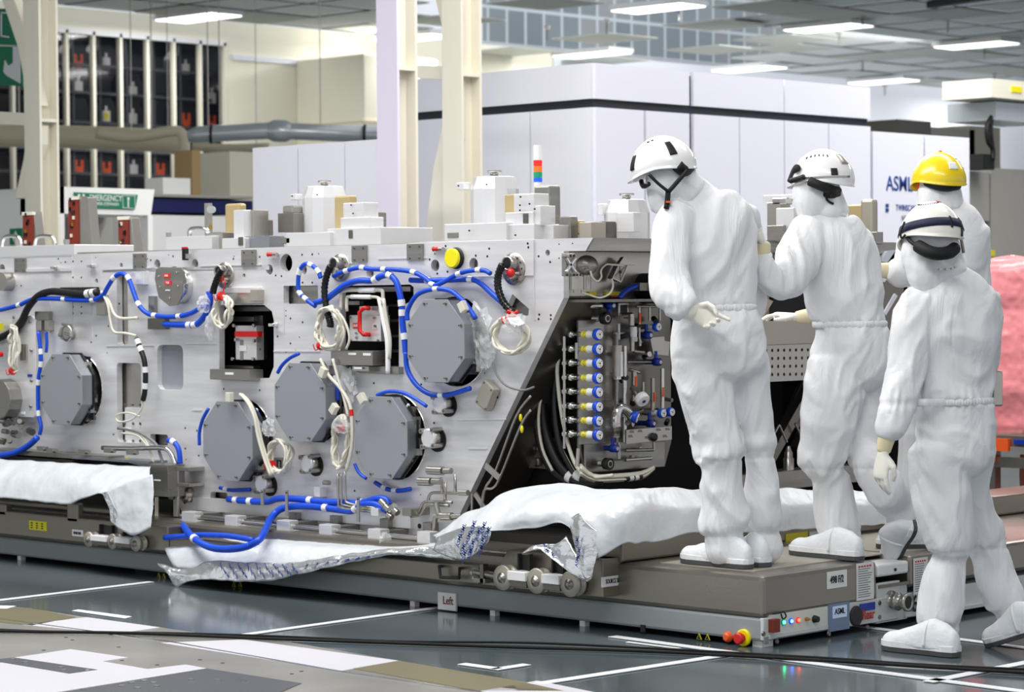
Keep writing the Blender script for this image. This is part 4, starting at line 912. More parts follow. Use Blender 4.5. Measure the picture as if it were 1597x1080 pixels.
# left junction panel
b = MB(); b.prism([F(px, py, .04) for px, py in ((18, 500), (48, 492), (55, 500), (56, 648), (52, 652), (18, 650))], (0, .02, 0), 'alu_light'); jp = b.build('side_panel', MC, .003)
b = MB()
for px, py in ((22, 495.5), (47, 502), (49, 547), (49, 594), (48, 634), (22, 640)): p = F(px, py, .042); b.lathe(p, (0, -1, 0), [(0, .009), (.006, .009), (.006, .005)], 'steel_mid', 10)
for k in range(4): p = F(32+3*k, 537, .045); b.box((p.x, FP-.052, p.z-.09), (p.x+.008, FP-.04, p.z), 'steel')
a = F(43, 584, .043); b.box((a.x, FP-.044, a.z-.015), (a.x+.04, FP-.04, a.z), 'blue_dark'); a = F(33, 643, .043); b.box((a.x, FP-.044, a.z-.012), (a.x+.03, FP-.04, a.z), 'paper'); b.build('fittings', jp)
b = MB(); c = F(-2, 623, .12); b.prism(circ(c, .11, 12), (0, .1, 0), 'steel_mid'); b.build('side_drum', MC, .003)
b = MB(); c = F(2, 440, .06); b.lathe(c, (0, 1, 0), [(0, .05), (.06, .05)], 'steel', 20); p = F(3, 553, .06); b.lathe(p, (0, -1, 0), [(0, .015), (.02, .015)], 'red', 12); a = F(0, 510, .06); b.box((a.x-.1, FP-.07, a.z-.02), (a.x+.02, FP-.05, a.z+.02), 'yellow_label'); b.build('side_fitting', MC)
random.seed(11)
b = MB()
for k in range(16):
    px, py = random.uniform(-5, 48), random.uniform(655, 690); p = F(px, py, random.uniform(.03, .08)); q = p+Vector((random.uniform(.02, .06), random.uniform(-.03, .03), random.uniform(-.01, .01))); b.cyl(p, q, random.uniform(.01, .02), random.choice(['steel', 'steel_mid', 'steel_dark']), 12)
b.build('pipe_fittings', MC)
# lower left rails
b = MB(); strip(-60, 704, 170, 712, .1, 'steel_mid', b); strip(-60, 714, 112, 719, .12, 'dark', b); strip(112, 712, 232, 724, .12, 'housing', b); b.build('lower_rail', MC)
b = MB()
for px, py in ((65, 700), (80, 703), (130, 705), (170, 703), (205, 706)): p = F(px, py, .12); b.obox(p, Vector((.03, 0, 0)), Vector((0, .012, 0)), Vector((0, 0, .012)), 'steel_mid'); b.cyl(p+Vector((.03, 0, 0)), p+Vector((.05, 0, .0)), .012, 'steel', 10)
a = F(196, 714, .125); b.box((a.x, FP-.126, a.z-.006), (a.x+.03, FP-.12, a.z), 'yellow_label'); b.build('clips', MC)
b = MB(); b.tube([F(px, py, .1) for px, py in ((160, 699), (200, 700), (235, 699), (258, 700), (268, 710), (274, 726))], .013, 'chrome', 10, 4); b.build('bent_pipe', MC)
bx = block('control_box', 232, 724, 262, 776, .16, 'steel_mid', th=.11); block('label', 240, 748, 250, 751, .162, 'paper', th=.003, bev=0, par=bx); block('side_plate', 262, 725, 268, 780, .12, 'steel_dark', th=.08)
for x0, y0, x1, y1 in ((270, 728, 295, 736), (270, 753, 295, 760)): block('clamp', x0, y0, x1, y1, .1, 'steel')
for px in (274, 277, 243, 246): b = MB(); p0 = F(px, 728 if px > 260 else 776, .09); p1 = F(px, 806 if px > 260 else 820, .09); b.cyl(p0, p1, .012 if px > 260 else .005, 'steel' if px > 260 else 'cable', 10); b.build('riser_pipe', MC)
b = MB(); c = F(296, 772, 0); b.lathe(c, (0, -1, 0), [(0, .04), (.03, .04), (.03, .028), (.045, .028), (.045, .016), (.02, .016)], 'steel', 24); b.build('pipe_flange', MC)
# bottom rail with clamps and rods
for (p, q, r) in (((283, 811), (663, 849), .011), ((283, 804), (663, 841), .012), ((300, 819), (663, 857), .007)):
    b = MB(); b.cyl(F(*p, .16), F(*q, .16), r, 'chrome', 10); b.build('guide_rod', MC)
for px, py in ((293, 811), (360, 817), (441, 824.5), (507, 831), (583, 838), (660, 842)):
    a = F(px-10, py-13, .19); c = F(px+10, py+9, .19); b = MB(); b.box((a.x, FP-.19, c.z), (c.x, FP-.13, a.z), 'alu_light'); b.box((a.x+.01, FP-.18, c.z-.012), (a.x+.02, FP-.16, c.z), 'steel_mid'); b.box((c.x-.02, FP-.18, c.z-.012), (c.x-.01, FP-.16, c.z), 'steel_mid'); b.box((a.x+.01, FP-.13, c.z+.01), (c.x-.01, FP+.02, a.z-.01), 'steel_mid'); b.build('rod_clamp', MC, .003)
block('beam_end', 300, 796, 640, 803, .02, 'alu_light'); 
for px, py in ((457, 808), (521, 813), (599, 818), (666, 824)): block('tab', px-7, py-9, px+6, py+8, .05, 'steel_mid')
for px, py, h in ((408.5, 776, 24), (446.6, 785, 40), (558, 795, 40)):
    b = MB(); a = F(px-2.2, py-h/2, .13); c = F(px+2.2, py+h/2, .13); b.box((a.x, FP-.13, c.z), (c.x, FP-.124, a.z), 'steel'); p = F(px, py-h/2+4, .131); b.lathe(p, (0, -1, 0), [(0, .004), (.002, .004)], 'black', 8); b.build('strap_plate', MC)
block('tab', 489, 760, 499, 776, .05, 'alu_light')
b = MB(); p = F(505, 753, .04); b.cyl(p, p+Vector((.04, 0, 0)), .012, 'steel'); b.build('pin', MC)
for pts in (((527, 740), (528, 785), (533, 793), (585, 799)), ((532, 738), (533, 780), (538, 789), (585, 796)), ((538, 736), (539, 776), (545, 786), (585, 793))):
    b = MB(); b.tube([F(px, py, .1) for px, py in pts], .006, 'steel', 8, 4); b.build('bent_pipe', MC)
block('pipe_block', 578, 793, 590, 806, .12, 'alu_light'); block('pipe_block', 627, 793, 641, 806, .12, 'steel_mid')
b = MB()
for p, q in (((594, 782), (601, 789)), ((601, 790), (608, 797)), ((612, 793), (620, 801)), ((605, 803), (611, 808)), ((608, 796), (616, 790))): b.cyl(F(*p, .13), F(*q, .13), .016, 'steel', 12)
b.build('hose_coupling', MC)
for pts in (((641, 802), (652, 800), (660, 785), (672, 783), (705, 784)), ((641, 806), (656, 803), (664, 790), (676, 788), (700, 789)), ((668, 782), (672, 770), (690, 769), (712, 770), (733, 770)), ((688, 745), (690, 770)), ((695, 752), (694, 782)), ((710, 770), (710, 740))):
    b = MB(); b.tube([F(px, py, .07) for px, py in pts], .007, 'steel', 8, 3); b.build('bent_pipe', MC)
for x0, y0, x1, y1, r in ((668, 734, 691, 735, .02), (693, 735, 704, 735, .014), (654, 751.5, 673, 752, .02), (675, 751, 688, 751, .015), (680, 785, 684, 803, .012), (678, 806, 720, 806, .012), (688, 806, 705, 806, .018), (716, 769, 730, 769, .013), (645, 838, 668, 840, .012)):
    b = MB(); b.cyl(F(x0, y0, .09), F(x1, y1, .09), r, 'steel', 14); b.build('pipe_fitting', MC)
b = MB(); b.cyl(F(679, 806, .09), F(676, 845, .09), .012, 'steel'); b.cyl(F(736, 770, .06), F(736, 806, .06), .006, 'steel'); b.build('riser_pipe', MC)
# frame return faces at the sloping right end and top band (end face looks along +x)
b = MB(); ed = [F(925, 371), F(913, 391.6), F(879, 392), F(879, 465), F(711, 815)]
p0, p1 = F(879, 465), F(711, 815)
b.prism([p0+Vector((0, .035, 0)), p1+Vector((0, .035, 0)), p1+Vector((0, .36, 0)), p0+Vector((0, .36, 0))], (-.03, 0, .01), 'steel_dark'); b.build('sloping_flank', MC)
ybk = FX(1450, 400, XE).y
zt_ = F(925, 371).z; zb_ = F(913, 391.6).z
b = MB(); b.prism([Vector((XE, FP+.005, zt_)), Vector((XE, ybk, zt_)), Vector((XE, ybk, zb_)), Vector((XE, FP+.005, zb_))], (-.06, 0, 0), 'steel_mid')
b.box((-8, FP+.02, zt_-.03), (XE-.03, ybk, zt_-.002), 'steel_mid'); b.build('top_band', MC)
XI = XE-.2
a = FX(905, 392, XI); c = FX(1040, 466, XI); b = MB(); b.box((XI-.02, FP+.04, c.z-.0), (XI, c.y+.1, zb_), 'steel'); b.box((XI, FP+.04, c.z-.012), (XE-.02, c.y+.1, c.z), 'steel_dark'); b.build('bay_wall', MC)
# bracket and cylinder inside the bay
def onx(px, py, off=0): return FX(px, py, XI+off)
def bx(name, x0, y0, x1, y1, off, m, th=.02, par=None, lab=None, bev=.002):
    a = onx(x0, y0, off); c = onx(x1, y1, off); bb = MB(); bb.box((XI+off-th, a.y, c.z), (XI+off, c.y, a.z), m); return bb.build(name, par or MC, bev, label=lab)
br_ = bx('cast_bracket', 881, 395, 899, 431, .19, 'steel_mid'); bx('bracket_top', 881, 396, 897, 401, .2, 'steel', par=br_)
b = MB()
for p, q in (((883, 403), (897, 424)), ((897, 403), (883, 424))): b.bar(onx(*p, .195), onx(*q, .195), .007, .012, 'alu_light', Vector((1, 0, 0)))
for px, py in ((890, 399), (895, 399), (884, 429), (895, 429), (900, 429), (905, 429), (890.5, 413)): b.lathe(onx(px, py, .2), (1, 0, 0), [(0, .006), (.002, .006)], 'black', 10)
b.build('ribs', br_)
b = MB(); b.cyl(onx(900, 432, .13), onx(900, 452, .13), .03, 'steel', 20); b.cyl(onx(900, 452, .13), onx(900, 457, .13), .018, 'steel', 14); b.cyl(onx(915, 425, .06), onx(915, 452, .06), .02, 'steel', 16); b.build('cylinder', br_)
b = MB(); b.sphere(onx(915, 414, .08), .05, .05, .045, 'steel_mid', 18, 10); b.build('motor', br_)
b = MB()
qs = [onx(px, py, .06) for px, py in ((966, 411), (979, 413), (968, 440), (955, 434))]; qt = [onx(px, py, .04) for px, py in ((973, 402), (992, 414), (980, 441), (968, 440))]
for i in range(4): b.bar(qs[i], qs[(i+1) % 4], .006, .006, 'steel', Vector((1, 0, 0)))
b.bar(qs[0], qs[2], .004, .004, 'steel_dark', Vector((1, 0, 0))); b.bar(qs[1], qs[3], .004, .004, 'steel_dark', Vector((1, 0, 0)))
b.prism(qs, (-.03, 0, 0), 'steel_mid'); b.prism([onx(px, py, .05) for px, py in ((966, 411), (973, 401), (992, 414), (979, 413))], (-.02, 0, 0), 'steel'); b.lathe(sum(qs, Vector())/4+Vector((.002, 0, 0)), (1, 0, 0), [(0, .008), (.002, .008)], 'black', 10); b.build('mesh_box', MC)
b = MB(); b.tube([onx(px, py, .12) for px, py in ((921, 423), (924, 433), (932, 439), (938, 432), (937, 422), (945, 413), (955, 413), (972, 414))], .0045, 'cable', 8, 4); b.tube([onx(px, py, .14) for px, py in ((906, 456), (918, 460), (935, 465), (950, 459), (956, 447), (954, 435))], .0045, 'cable', 8, 4); b.build('thin_cable', MC)
b = MB()
for x0, y0, x1, y1, m in ((919, 455, 930, 462, 'yellow_label'), (945, 455, 968, 461, 'yellow_label'), (952, 461, 962, 465, 'red')): a = onx(x0, y0, .01); c = onx(x1, y1, .01); b.box((XI, a.y, c.z), (XI+.012, c.y, a.z), m)
b.build('sticker', MC)
b = MB(); b.tube([onx(px, py, .08) for px, py in ((966, 466), (975, 455), (988, 448), (1000, 445))], .013, 'blue_dark', 10, 4); b.build('blue_hose', MC)
bx('cable_gland', 998, 441, 1014, 454, .1, 'steel_dark', .05)
b = MB(); p = onx(1030, 450, .1); b.lathe(p, (1, 0, 0), [(-.1, .07), (.02, .07)], 'black', 20); b.build('cable_duct', MC)
# near-black sheets stand in for the shade under and behind the end
b = MB(); b.box((XI-.75, FP+.5, .32), (XI-.7, ybk, zt_-.05), 'dark_inner'); b.box((-8, ybk-.05, .32), (XE-.1, ybk, zt_-.04), 'dark_inner'); b.box((-8, FP+.45, .3), (XE-.1, ybk, .34), 'dark'); b.build('dark_backing', MC)
# end-face beams seen between the workers
XR = XE-.08
def ex(name, x0, y0, x1, y1, off, m, th=.05, par=None, lab=None, bev=.003):
    a = FX(x0, y0, XR+off); c = FX(x1, y1, XR+off); bb = MB(); bb.box((XR+off-th, a.y, c.z), (XR+off, c.y, a.z), m); return bb.build(name, par or MC, bev, label=lab)
ex('end_beam', 1150, 502, 1345, 534, .05, 'tan_light'); ex('end_plate', 1150, 460, 1200, 502, .0, 'tan'); ex('end_plate', 1182, 393, 1345, 404, .0, 'steel_mid'); ex('end_block', 1196, 376, 1206, 402, .03, 'tan_light')
ex('end_block', 1206, 384, 1216, 402, .03, 'tan'); ex('end_block', 1212, 378, 1300, 400, -.02, 'steel_dark')
b = MB(); p = FX(1214.5, 388, XR+.05); b.lathe(p, (1, 0, 0), [(0, .014), (.02, .014), (.02, .007), (.01, .007)], 'steel_dark', 14); p = FX(1208, 396, XR+.05); b.lathe(p, (1, 0, 0), [(0, .009), (.01, .009)], 'steel', 12); b.build('port', MC)
b = MB(); b.prism([FX(px, py, XR) for px, py in ((1190, 500), (1205, 468), (1300, 448), (1300, 502))], (-.4, 0, 0), 'dark_inner'); b.build('opening_shade', MC)  # solid near-black block stands in for the shade of a gap in the end
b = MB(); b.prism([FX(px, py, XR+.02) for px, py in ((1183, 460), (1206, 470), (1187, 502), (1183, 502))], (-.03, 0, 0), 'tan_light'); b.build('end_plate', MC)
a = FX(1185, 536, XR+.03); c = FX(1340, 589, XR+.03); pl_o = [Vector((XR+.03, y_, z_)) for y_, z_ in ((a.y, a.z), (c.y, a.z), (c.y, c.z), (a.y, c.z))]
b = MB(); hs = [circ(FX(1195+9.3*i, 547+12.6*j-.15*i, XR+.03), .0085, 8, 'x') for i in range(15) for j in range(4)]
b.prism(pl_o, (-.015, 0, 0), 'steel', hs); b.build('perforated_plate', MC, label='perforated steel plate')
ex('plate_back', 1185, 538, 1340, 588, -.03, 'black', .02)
b = MB()
for p, q, w_ in (((1270, 590), (1185, 740), .05), ((1250, 640), (1205, 590), .0), ((1290, 600), (1240, 700), .03)):
    if w_: b.bar(FX(*p, XR-.15), FX(*q, XR-.15), w_, .05, 'steel_dark', Vector((1, 0, 0)))
b.prism([FX(px, py, XR-.2) for px, py in ((1252, 592), (1300, 592), (1300, 600), (1245, 668), (1222, 660))], (-.02, 0, 0), 'steel_dark'); b.build('diagonal_strut', MC)
b = MB(); b.cyl(FX(1215, 663, XR-.1), FX(1227, 690, XR-.1), .006, 'steel'); b.cyl(FX(1215, 663, XR-.1), FX(1200, 690, XR-.1), .006, 'steel'); b.cyl(FX(1240, 661, XR-.1), FX(1250, 682, XR-.1), .006, 'steel'); b.build('thin_strut', MC)
b = MB(); p = FX(1230, 748, XR-.05); b.lathe(p, (0, 0, 1), [(0, .026), (.1, .026), (.105, .02), (.13, .02), (.135, .016), (.16, .008)], 'steel', 20); b.build('guide_pin', MC)
b = MB(); b.cyl(FX(1193, 748, XR+.0), FX(1193, 624, XR+.0), .018, 'steel_mid', 14); b.build('round_post', MC)
ex('lower_beam', 1150, 742, 1345, 752, .0, 'steel_mid', .12)
# shiny covers behind the gloved hand of the far worker
b = MB(); b.prism([FX(px, py, XR+.05) for px, py in ((1362, 382), (1420, 380), (1420, 412), (1362, 416))], (-.1, 0, 0), 'cab_white'); b.prism([FX(px, py, XR+.1) for px, py in ((1374, 408), (1384, 392), (1400, 390), (1392, 412))], (-.05, 0, 0), 'duct_steel'); b.prism([FX(px, py, XR+.1) for px, py in ((1384, 410), (1396, 392), (1420, 391), (1420, 412))], (-.05, 0, 0), 'dark'); b.build('end_cover', MC)
b = MB(); b.prism([FX(px, py, XR+.12) for px, py in ((1366, 430), (1410, 445), (1408, 470), (1396, 510), (1386, 516), (1372, 490))], (-.06, 0, 0), 'steel_dark'); b.prism([FX(px, py, XR+.13) for px, py in ((1370, 432), (1384, 435), (1380, 440), (1372, 439))], (-.01, 0, 0), 'cab_white'); b.prism([FX(px, py, XR+.13) for px, py in ((1396, 458), (1400, 462), (1382, 492), (1379, 488))], (-.01, 0, 0), 'cab_white'); b.build('end_cover', MC)
b = MB(); b.prism([FX(px, py, XR+.05) for px, py in ((1384, 514), (1400, 512), (1395, 560), (1390, 560))], (-.06, 0, 0), 'cab_white'); b.build('end_cover', MC)
# top deck of the left end
b = MB(); a = F(-60, 384, .0); c = F(116, 399, .0); b.box((a.x, FP, c.z-.01), (c.x, FP+.4, a.z-.01), 'alu_light'); b.build('top_rail', MC, .003)
for px in (27, 104): b = MB(); p = FY(px, 388, FP+.05); b.cyl(p, p+Vector((0, 0, .045)), .013, 'steel', 14); b.cyl(p+Vector((0, 0, .028)), p+Vector((0, 0, .05)), .017, 'steel', 14); b.build('bolt', MC)

# ================================================================== VALVE PANEL ON THE END FACE
XV = -1.36
def V(px, py, off=0.0): return FX(px, py, XV+off)
def vpoly(name, pts, off, m, th=.01, par=None, lab=None, bev=.0015):
    b = MB(); b.prism([V(px, py, off) for px, py in pts], (-th, 0, 0), m); return b.build(name, par, bev, label=lab)
VP = empty('valve_panel', V(960, 735), 'dark steel gas valve panel with a column of eight blue and white knobs', 'valve panel')
vpoly('back_plate', ((884, 466), (1034, 466), (1046, 500), (1047, 690), (1037, 728), (916, 738), (905, 700), (905, 500), (884, 490)), 0, 'steel_dark', .02, VP)
vpoly('valve_strip', ((902, 500), (955, 498), (955, 692), (905, 694)), .02, 'steel_mid', .01, VP)
vpoly('base_strip', ((912, 690), (1037, 690), (1037, 728), (914, 736)), .015, 'steel_mid', .01, VP)
ip = vpoly('info_plate', ((977, 671), (1048, 665), (1048, 686), (977, 693)), .09, 'steel', .01, VP)
b = MB()
for x, y in ((982, 674), (995, 673), (1024, 671), (1038, 670), (980, 681), (1006, 683), (1034, 681)): p = V(x, y, .091); b.box((XV+.091, p.y, p.z-.004), (XV+.092, p.y+.03, p.z-.001), 'ink'); b.box((XV+.091, p.y, p.z+.002), (XV+.092, p.y+.025, p.z+.005), 'ink')
b.build('print_lines', ip)
p = V(1018, 682, .09); b = MB(); b.lathe(p, (1, 0, 0), [(0, .02), (.015, .018), (.016, .008)], 'black', 16); b.build('knob', ip)
vpoly('info_plate', ((1014, 527), (1036, 525), (1037, 532), (1045, 533), (1043, 556), (1019, 553)), .06, 'steel', .01, VP)
b = MB(); p = V(972.5, 483, .02)
a = V(964.5, 472.5, .03); c = V(981, 493, .03); b.box((XV, a.y, c.z), (XV+.03, c.y, a.z), 'steel'); b.box((XV+.028, a.y+.012, c.z+.01), (XV+.032, c.y-.012, a.z-.01), 'black'); b.build('square_port', VP, .002)
def knob_valve(px, py, off, r, cone=True, fittings=True, lab='valve', ax=(1, 0, 0)):
    p = V(px, py, off); ax = Vector(ax).normalized()
    vb = MB()
    if fittings:
        vb.lathe(p-ax*.2, ax, [(0, .016), (.012, .016), (.012, .009), (.03, .009), (.03, .017), (.055, .017), (.055, .01), (.075, .01), (.075, .014), (.1, .014)], 'chrome', 14)
    vb.lathe(p-ax*.1, ax, [(0, .012), (.03, .012), (.034, .009), (.05, .011)], 'steel', 12)
    v_ = vb.build(lab, VP)
    if fittings:
        b = MB(); b.lathe(p-ax*.088, ax, [(0, .0135), (.008, .015), (.014, .011), (.024, .014), (.038, .0135)], 'yellow', 12); b.build('yellow_collar', v_)
    if cone:
        b = MB(); n = 14; b.lathe(p-ax*.052, ax, [(0, r*.72), (.03, r*.6), (.05, r*.85)], 'white_plastic', 14); b.build('white_bonnet', v_)
    b = MB(); b.lathe(p-ax*.012, ax, [(0, r*.9), (.006, r*1.05), (.02, r*1.08), (.025, r*.9), (.025, r*.85)], 'blue', 26); kn = b.build('blue_knob', v_)
    b = MB(); b.lathe(p+ax*.013, ax, [(0, r*.84), (.003, r*.8)], 'paper', 22); b.lathe(p+ax*.016, ax, [(0, r*.18), (.001, r*.18)], 'ink', 10)
    u = ax.orthogonal().normalized(); w_ = ax.cross(u)
    for k in range(3): q = p+ax*.016+(u*math.cos(k*2.1)+w_*math.sin(k*2.1))*r*.5; b.lathe(q, ax, [(0, r*.09), (.0008, r*.09)], 'ink', 6)
    b.build('knob_face', v_)
    return v_
for py in (522, 545, 567, 590, 612, 635, 657, 679): knob_valve(931.5, py, .125, .0245)
knob_valve(1024, 510, .1, .02, True, False); knob_valve(1031.5, 645, .1, .021, True, False); knob_valve(1045, 643, .1, .02, True, False); knob_valve(990, 651, .12, .026, True, False, ax=(.8, .5, -.35))
for px, py in ((955, 477), (1013, 523), (1028, 565), (961, 700), (1018, 661)):
    p = V(px, py, .08); b = MB(); b.lathe(p-Vector((.08, 0, 0)), (1, 0, 0), [(0, .012), (.05, .012), (.05, .018), (.085, .018), (.088, .008)], 'blue_dark', 14); b.cyl(p-Vector((.02, 0, 0)), p-Vector((.02, 0, -.05 if py > 520 else .05)), .008, 'blue_dark', 10); b.lathe(p+Vector((.008, 0, 0)), (1, 0, 0), [(0, .01), (.003, .009)], 'steel', 12); b.build('lever_valve', VP)
for px, py in ((945, 497), (949, 724)):
    p = V(px, py, .07); b = MB(); b.lathe(p-Vector((.12, 0, 0)), (1, 0, 0), [(0, .02), (.06, .02), (.06, .014), (.1, .014)], 'steel', 14)
    b.lathe(p, (1, 0, 0), [(-.02, .026), (.01, .028), (.012, .022), (.01, .021), (.01, .012), (.013, .011)], 'black', 24); b.lathe(p+Vector((.0, 0, 0)), (1, 0, 0), [(.0112, .017), (.012, .015)], 'steel', 20); b.build('black_handwheel', VP)
p = V(922, 477, .05); b = MB(); b.lathe(p-Vector((.04, .03, 0)), (.3, 1, 0), [(0, .01), (.02, .013), (.04, .008), (.05, .014), (.08, .012), (.1, .018), (.12, .01)], 'chrome', 12); b.build('fitting', VP)
# pipes
for (x0, y0, x1, y1, r, m) in ((974, 540, 974, 690, .011, 'chrome'), (989, 580, 989, 626, .013, 'steel'), (965, 505, 965, 530, .007, 'steel'), (958, 520, 975, 520, .006, 'steel'), (962, 520, 962, 690, .008, 'steel_mid'), (997, 478, 997, 530, .006, 'steel'), (1013, 478, 1013, 500, .006, 'steel'), (992, 478, 1030, 478, .007, 'steel'), (986, 515, 986, 548, .011, 'steel'), (988, 548, 1004, 550, .008, 'steel'), (998, 530, 998, 540, .007, 'steel'), (1018, 590, 1018, 640, .01, 'steel'), (1033, 575, 1033, 640, .01, 'chrome'), (1003, 596, 1003, 615, .007, 'steel'), (1029, 480, 1029, 500, .006, 'steel'), (978, 565, 1015, 565, .006, 'steel_mid'), (965, 690, 965, 716, .009, 'steel'), (975, 703, 1018, 702, .008, 'steel'), (975, 718, 1015, 715, .009, 'chrome'), (1020, 690, 1020, 702, .008, 'steel'), (902, 700, 900, 728, .009, 'steel'), (880, 525, 880, 700, .006, 'steel'), (899, 535, 899, 560, .007, 'steel')):
    b = MB(); b.cyl(V(x0, y0, .06), V(x1, y1, .06), r, m, 12); b.build('pipe', VP)
b = MB(); b.cyl(V(963, 539, .08), V(963, 587, .08), .022, 'steel', 20); b.cyl(V(963, 587, .08), V(963, 592, .08), .018, 'chrome', 16); cy_ = b.build('cylinder', VP)
b = MB(); b.lathe(V(964, 549, .08), V(964, 577, .08)-V(964, 549, .08), [(0, .0228), (.11, .0228)], 'paper', 20); b.build('label', cy_)
b = MB(); b.cyl(V(988, 510, .08), V(988, 526, .08), .016, 'white_plastic', 16); b.cyl(V(988, 526, .08), V(988, 533, .08), .02, 'steel', 16); b.cyl(V(985, 490, .08), V(985, 508, .08), .013, 'steel', 14); b.build('filter', VP)
b = MB(); b.tube([V(px, py, .1) for px, py in ((961, 668), (961, 650), (966, 637), (976, 640), (985, 650))], .022, 'chrome', 14, 4); b.lathe(V(961, 665, .1), (0, 0, -1), [(0, .02), (.025, .02), (.025, .016), (.05, .016)], 'steel', 14)
b.lathe(V(961, 660, .1), (0, 0, -1), [(0, .0225), (.003, .0225)], 'orange', 16); b.build('elbow_pipe', VP)
p = V(1002, 624, .13); b = MB(); b.lathe(p, (.75, -.15, -.55), [(-.02, .03), (-.018, .033), (.008, .033), (.012, .029)], 'white_plastic', 26); wc = b.build('white_cap', VP)
b = MB(); b.lathe(p, (.75, -.15, -.55), [(.0115, .02), (.0135, .018)], 'paper', 20); b.lathe(p+Vector((.75, -.15, -.55))*.014, (.75, -.15, -.55), [(0, .009), (.001, .009)], 'ink_blue', 12); b.build('cap_label', wc)
b = MB(); b.lathe(p, (-.75, .15, .55), [(.02, .018), (.09, .016)], 'steel', 16); b.build('stem', wc)
random.seed(21); b = MB()
for k in range(26):
    p = V(random.uniform(960, 1040), random.uniform(475, 725), .03); q = p+Vector((random.uniform(0, .05), random.uniform(-.03, .03), random.uniform(-.02, .02))); b.cyl(p, q, random.uniform(.007, .015), random.choice(['steel', 'steel_mid', 'chrome', 'dark']), 10)
b.build('fittings', VP)
b = MB()
for px, py in ((998, 496), (992, 595), (1021, 620), (1034, 612), (958, 565)): p = V(px, py, .075); b.box((p.x, p.y-.006, p.z-.022), (p.x+.002, p.y+.006, p.z+.022), 'orange')
b.build('flow_labels', VP)
# left mounting block under the hoses
b = MB(); a = V(812, 686, -.02)
b2 = FY(815, 682, FP+.32); c2 = FY(864, 733, FP+.32); b.box((b2.x, b2.y, c2.z), (c2.x, b2.y+.05, b2.z), 'steel'); mb_ = b.build('mounting_block', VP, .003)
b = MB()
for px, py, r in ((817, 697, .018), (840, 699, .012), (814, 720, .022), (839, 721, .022)): p = FY(px, py, FP+.31); b.lathe(p, (0, -1, 0), [(0, r), (.015, r), (.015, r*.7), (.03, r*.7)], 'steel_mid', 14)
b.build('nuts', mb_)
# hoses left of the panel
def hose(name, pts, r, m, label, cat, sm=4, n=10, group=None, marks=(), mk='paper', mark_r=1.18, ml=.03):
    P_ = [p if isinstance(p, Vector) else F(*p) for p in pts]
    b = MB(); b.tube(P_, r, m, n, sm); o = tag(b.build(name), label, cat, group)
    Q = crom(P_, 6)
    for t in marks:
        i = min(int(t*(len(Q)-1)), len(Q)-2); d = (Q[i+1]-Q[i]).normalized(); bb = MB(); bb.cyl(Q[i]-d*ml/2, Q[i]+d*ml/2, r*mark_r, mk, 10); bb.build('marker_sleeve', o)
    return o
YH = FP+.22
def H_(px, py, dy=0): return FY(px, py, YH+dy)
hose('black_hose', [H_(*q) for q in ((872, 552), (852, 575), (846, 620), (850, 670), (866, 715), (890, 745), (915, 756), (935, 752))], .024, 'black', 'thickest black hose curving down left of the valve panel', 'hose', marks=(.72,))
hose('black_hose', [H_(*q) for q in ((880, 556), (868, 590), (866, 640), (874, 690), (890, 725), (905, 745), (930, 752))], .022, 'black_gloss', 'black hose nearest to the blue knob column', 'hose', marks=(.82, .86))
hose('black_hose', [H_(*q) for q in ((862, 560), (843, 590), (836, 640), (842, 690), (862, 735), (900, 760))], .018, 'black', 'outermost black hose on the left of the bundle', 'hose')
hose('grey_cable', [H_(px, py, -.04) for px, py in ((880, 553), (862, 552), (850, 590), (840, 650), (846, 700), (862, 735))], .007, 'cable', 'pale cable looping outside the black hoses', 'cable')
hose('grey_cable', [H_(px, py, -.05) for px, py in ((866, 556), (872, 553), (869, 580), (875, 640), (888, 700), (904, 735), (925, 745), (955, 742))], .009, 'cable', 'thick pale cable running down over the black hoses', 'cable')
for k in range(7):
    hose('grey_cable', [V(px, py+k*1.6, .06+.012*(k % 3)) for px, py in ((905, 725+k), (925, 741), (960, 741), (1000, 737), (1020, 728-k))], .006, 'cable', 'pale cable in the bundle below the valve panel', 'cable', 3, 6, 'pale cables bundled below the valve panel')
b = MB(); b.cyl(V(975, 748, .08), V(1000, 744, .08), .012, 'black'); b.cyl(V(980, 747, .08), V(994, 745, .08), .014, 'paper'); b.cyl(V(986, 746, .08), V(988, 745.8, .08), .0145, 'black'); tag(b.build('cable_splice'), 'black cable splice with white rings under the valve panel', 'cable')
# conduits along the sloping flank
for pts, lb in ((((828, 618), (805, 650), (773, 735), (757, 762), (752, 795)), 'upper thin steel conduit on the sloping dark flank'), (((828, 640), (812, 665), (780, 745), (768, 762), (755, 766), (750, 800)), 'lower thin steel conduit on the sloping dark flank')):
    o = hose('conduit', [FY(px, py, FP-.01) for px, py in pts], .006, 'steel', lb, 'conduit')
    bb = MB(); q = FY(812 if 'upper' in lb else 814, 652 if 'upper' in lb else 670, FP-.012); bb.sphere(q, .008, .008, .018, 'yellow', 8, 6); bb.build('yellow_mark', o)
b = MB(); b.bar(FY(757, 726, FP-.015), FY(779, 746, FP-.015), .03, .006, 'steel'); tag(b.build('conduit_clamp'), 'flat steel clamp across the two thin conduits', 'clamp')
b = MB(); b.bar(FY(741, 770, FP-.01), FY(760, 800, FP-.01), .025, .006, 'steel'); tag(b.build('conduit_clamp'), 'flat steel strip below the conduit clamp', 'clamp')

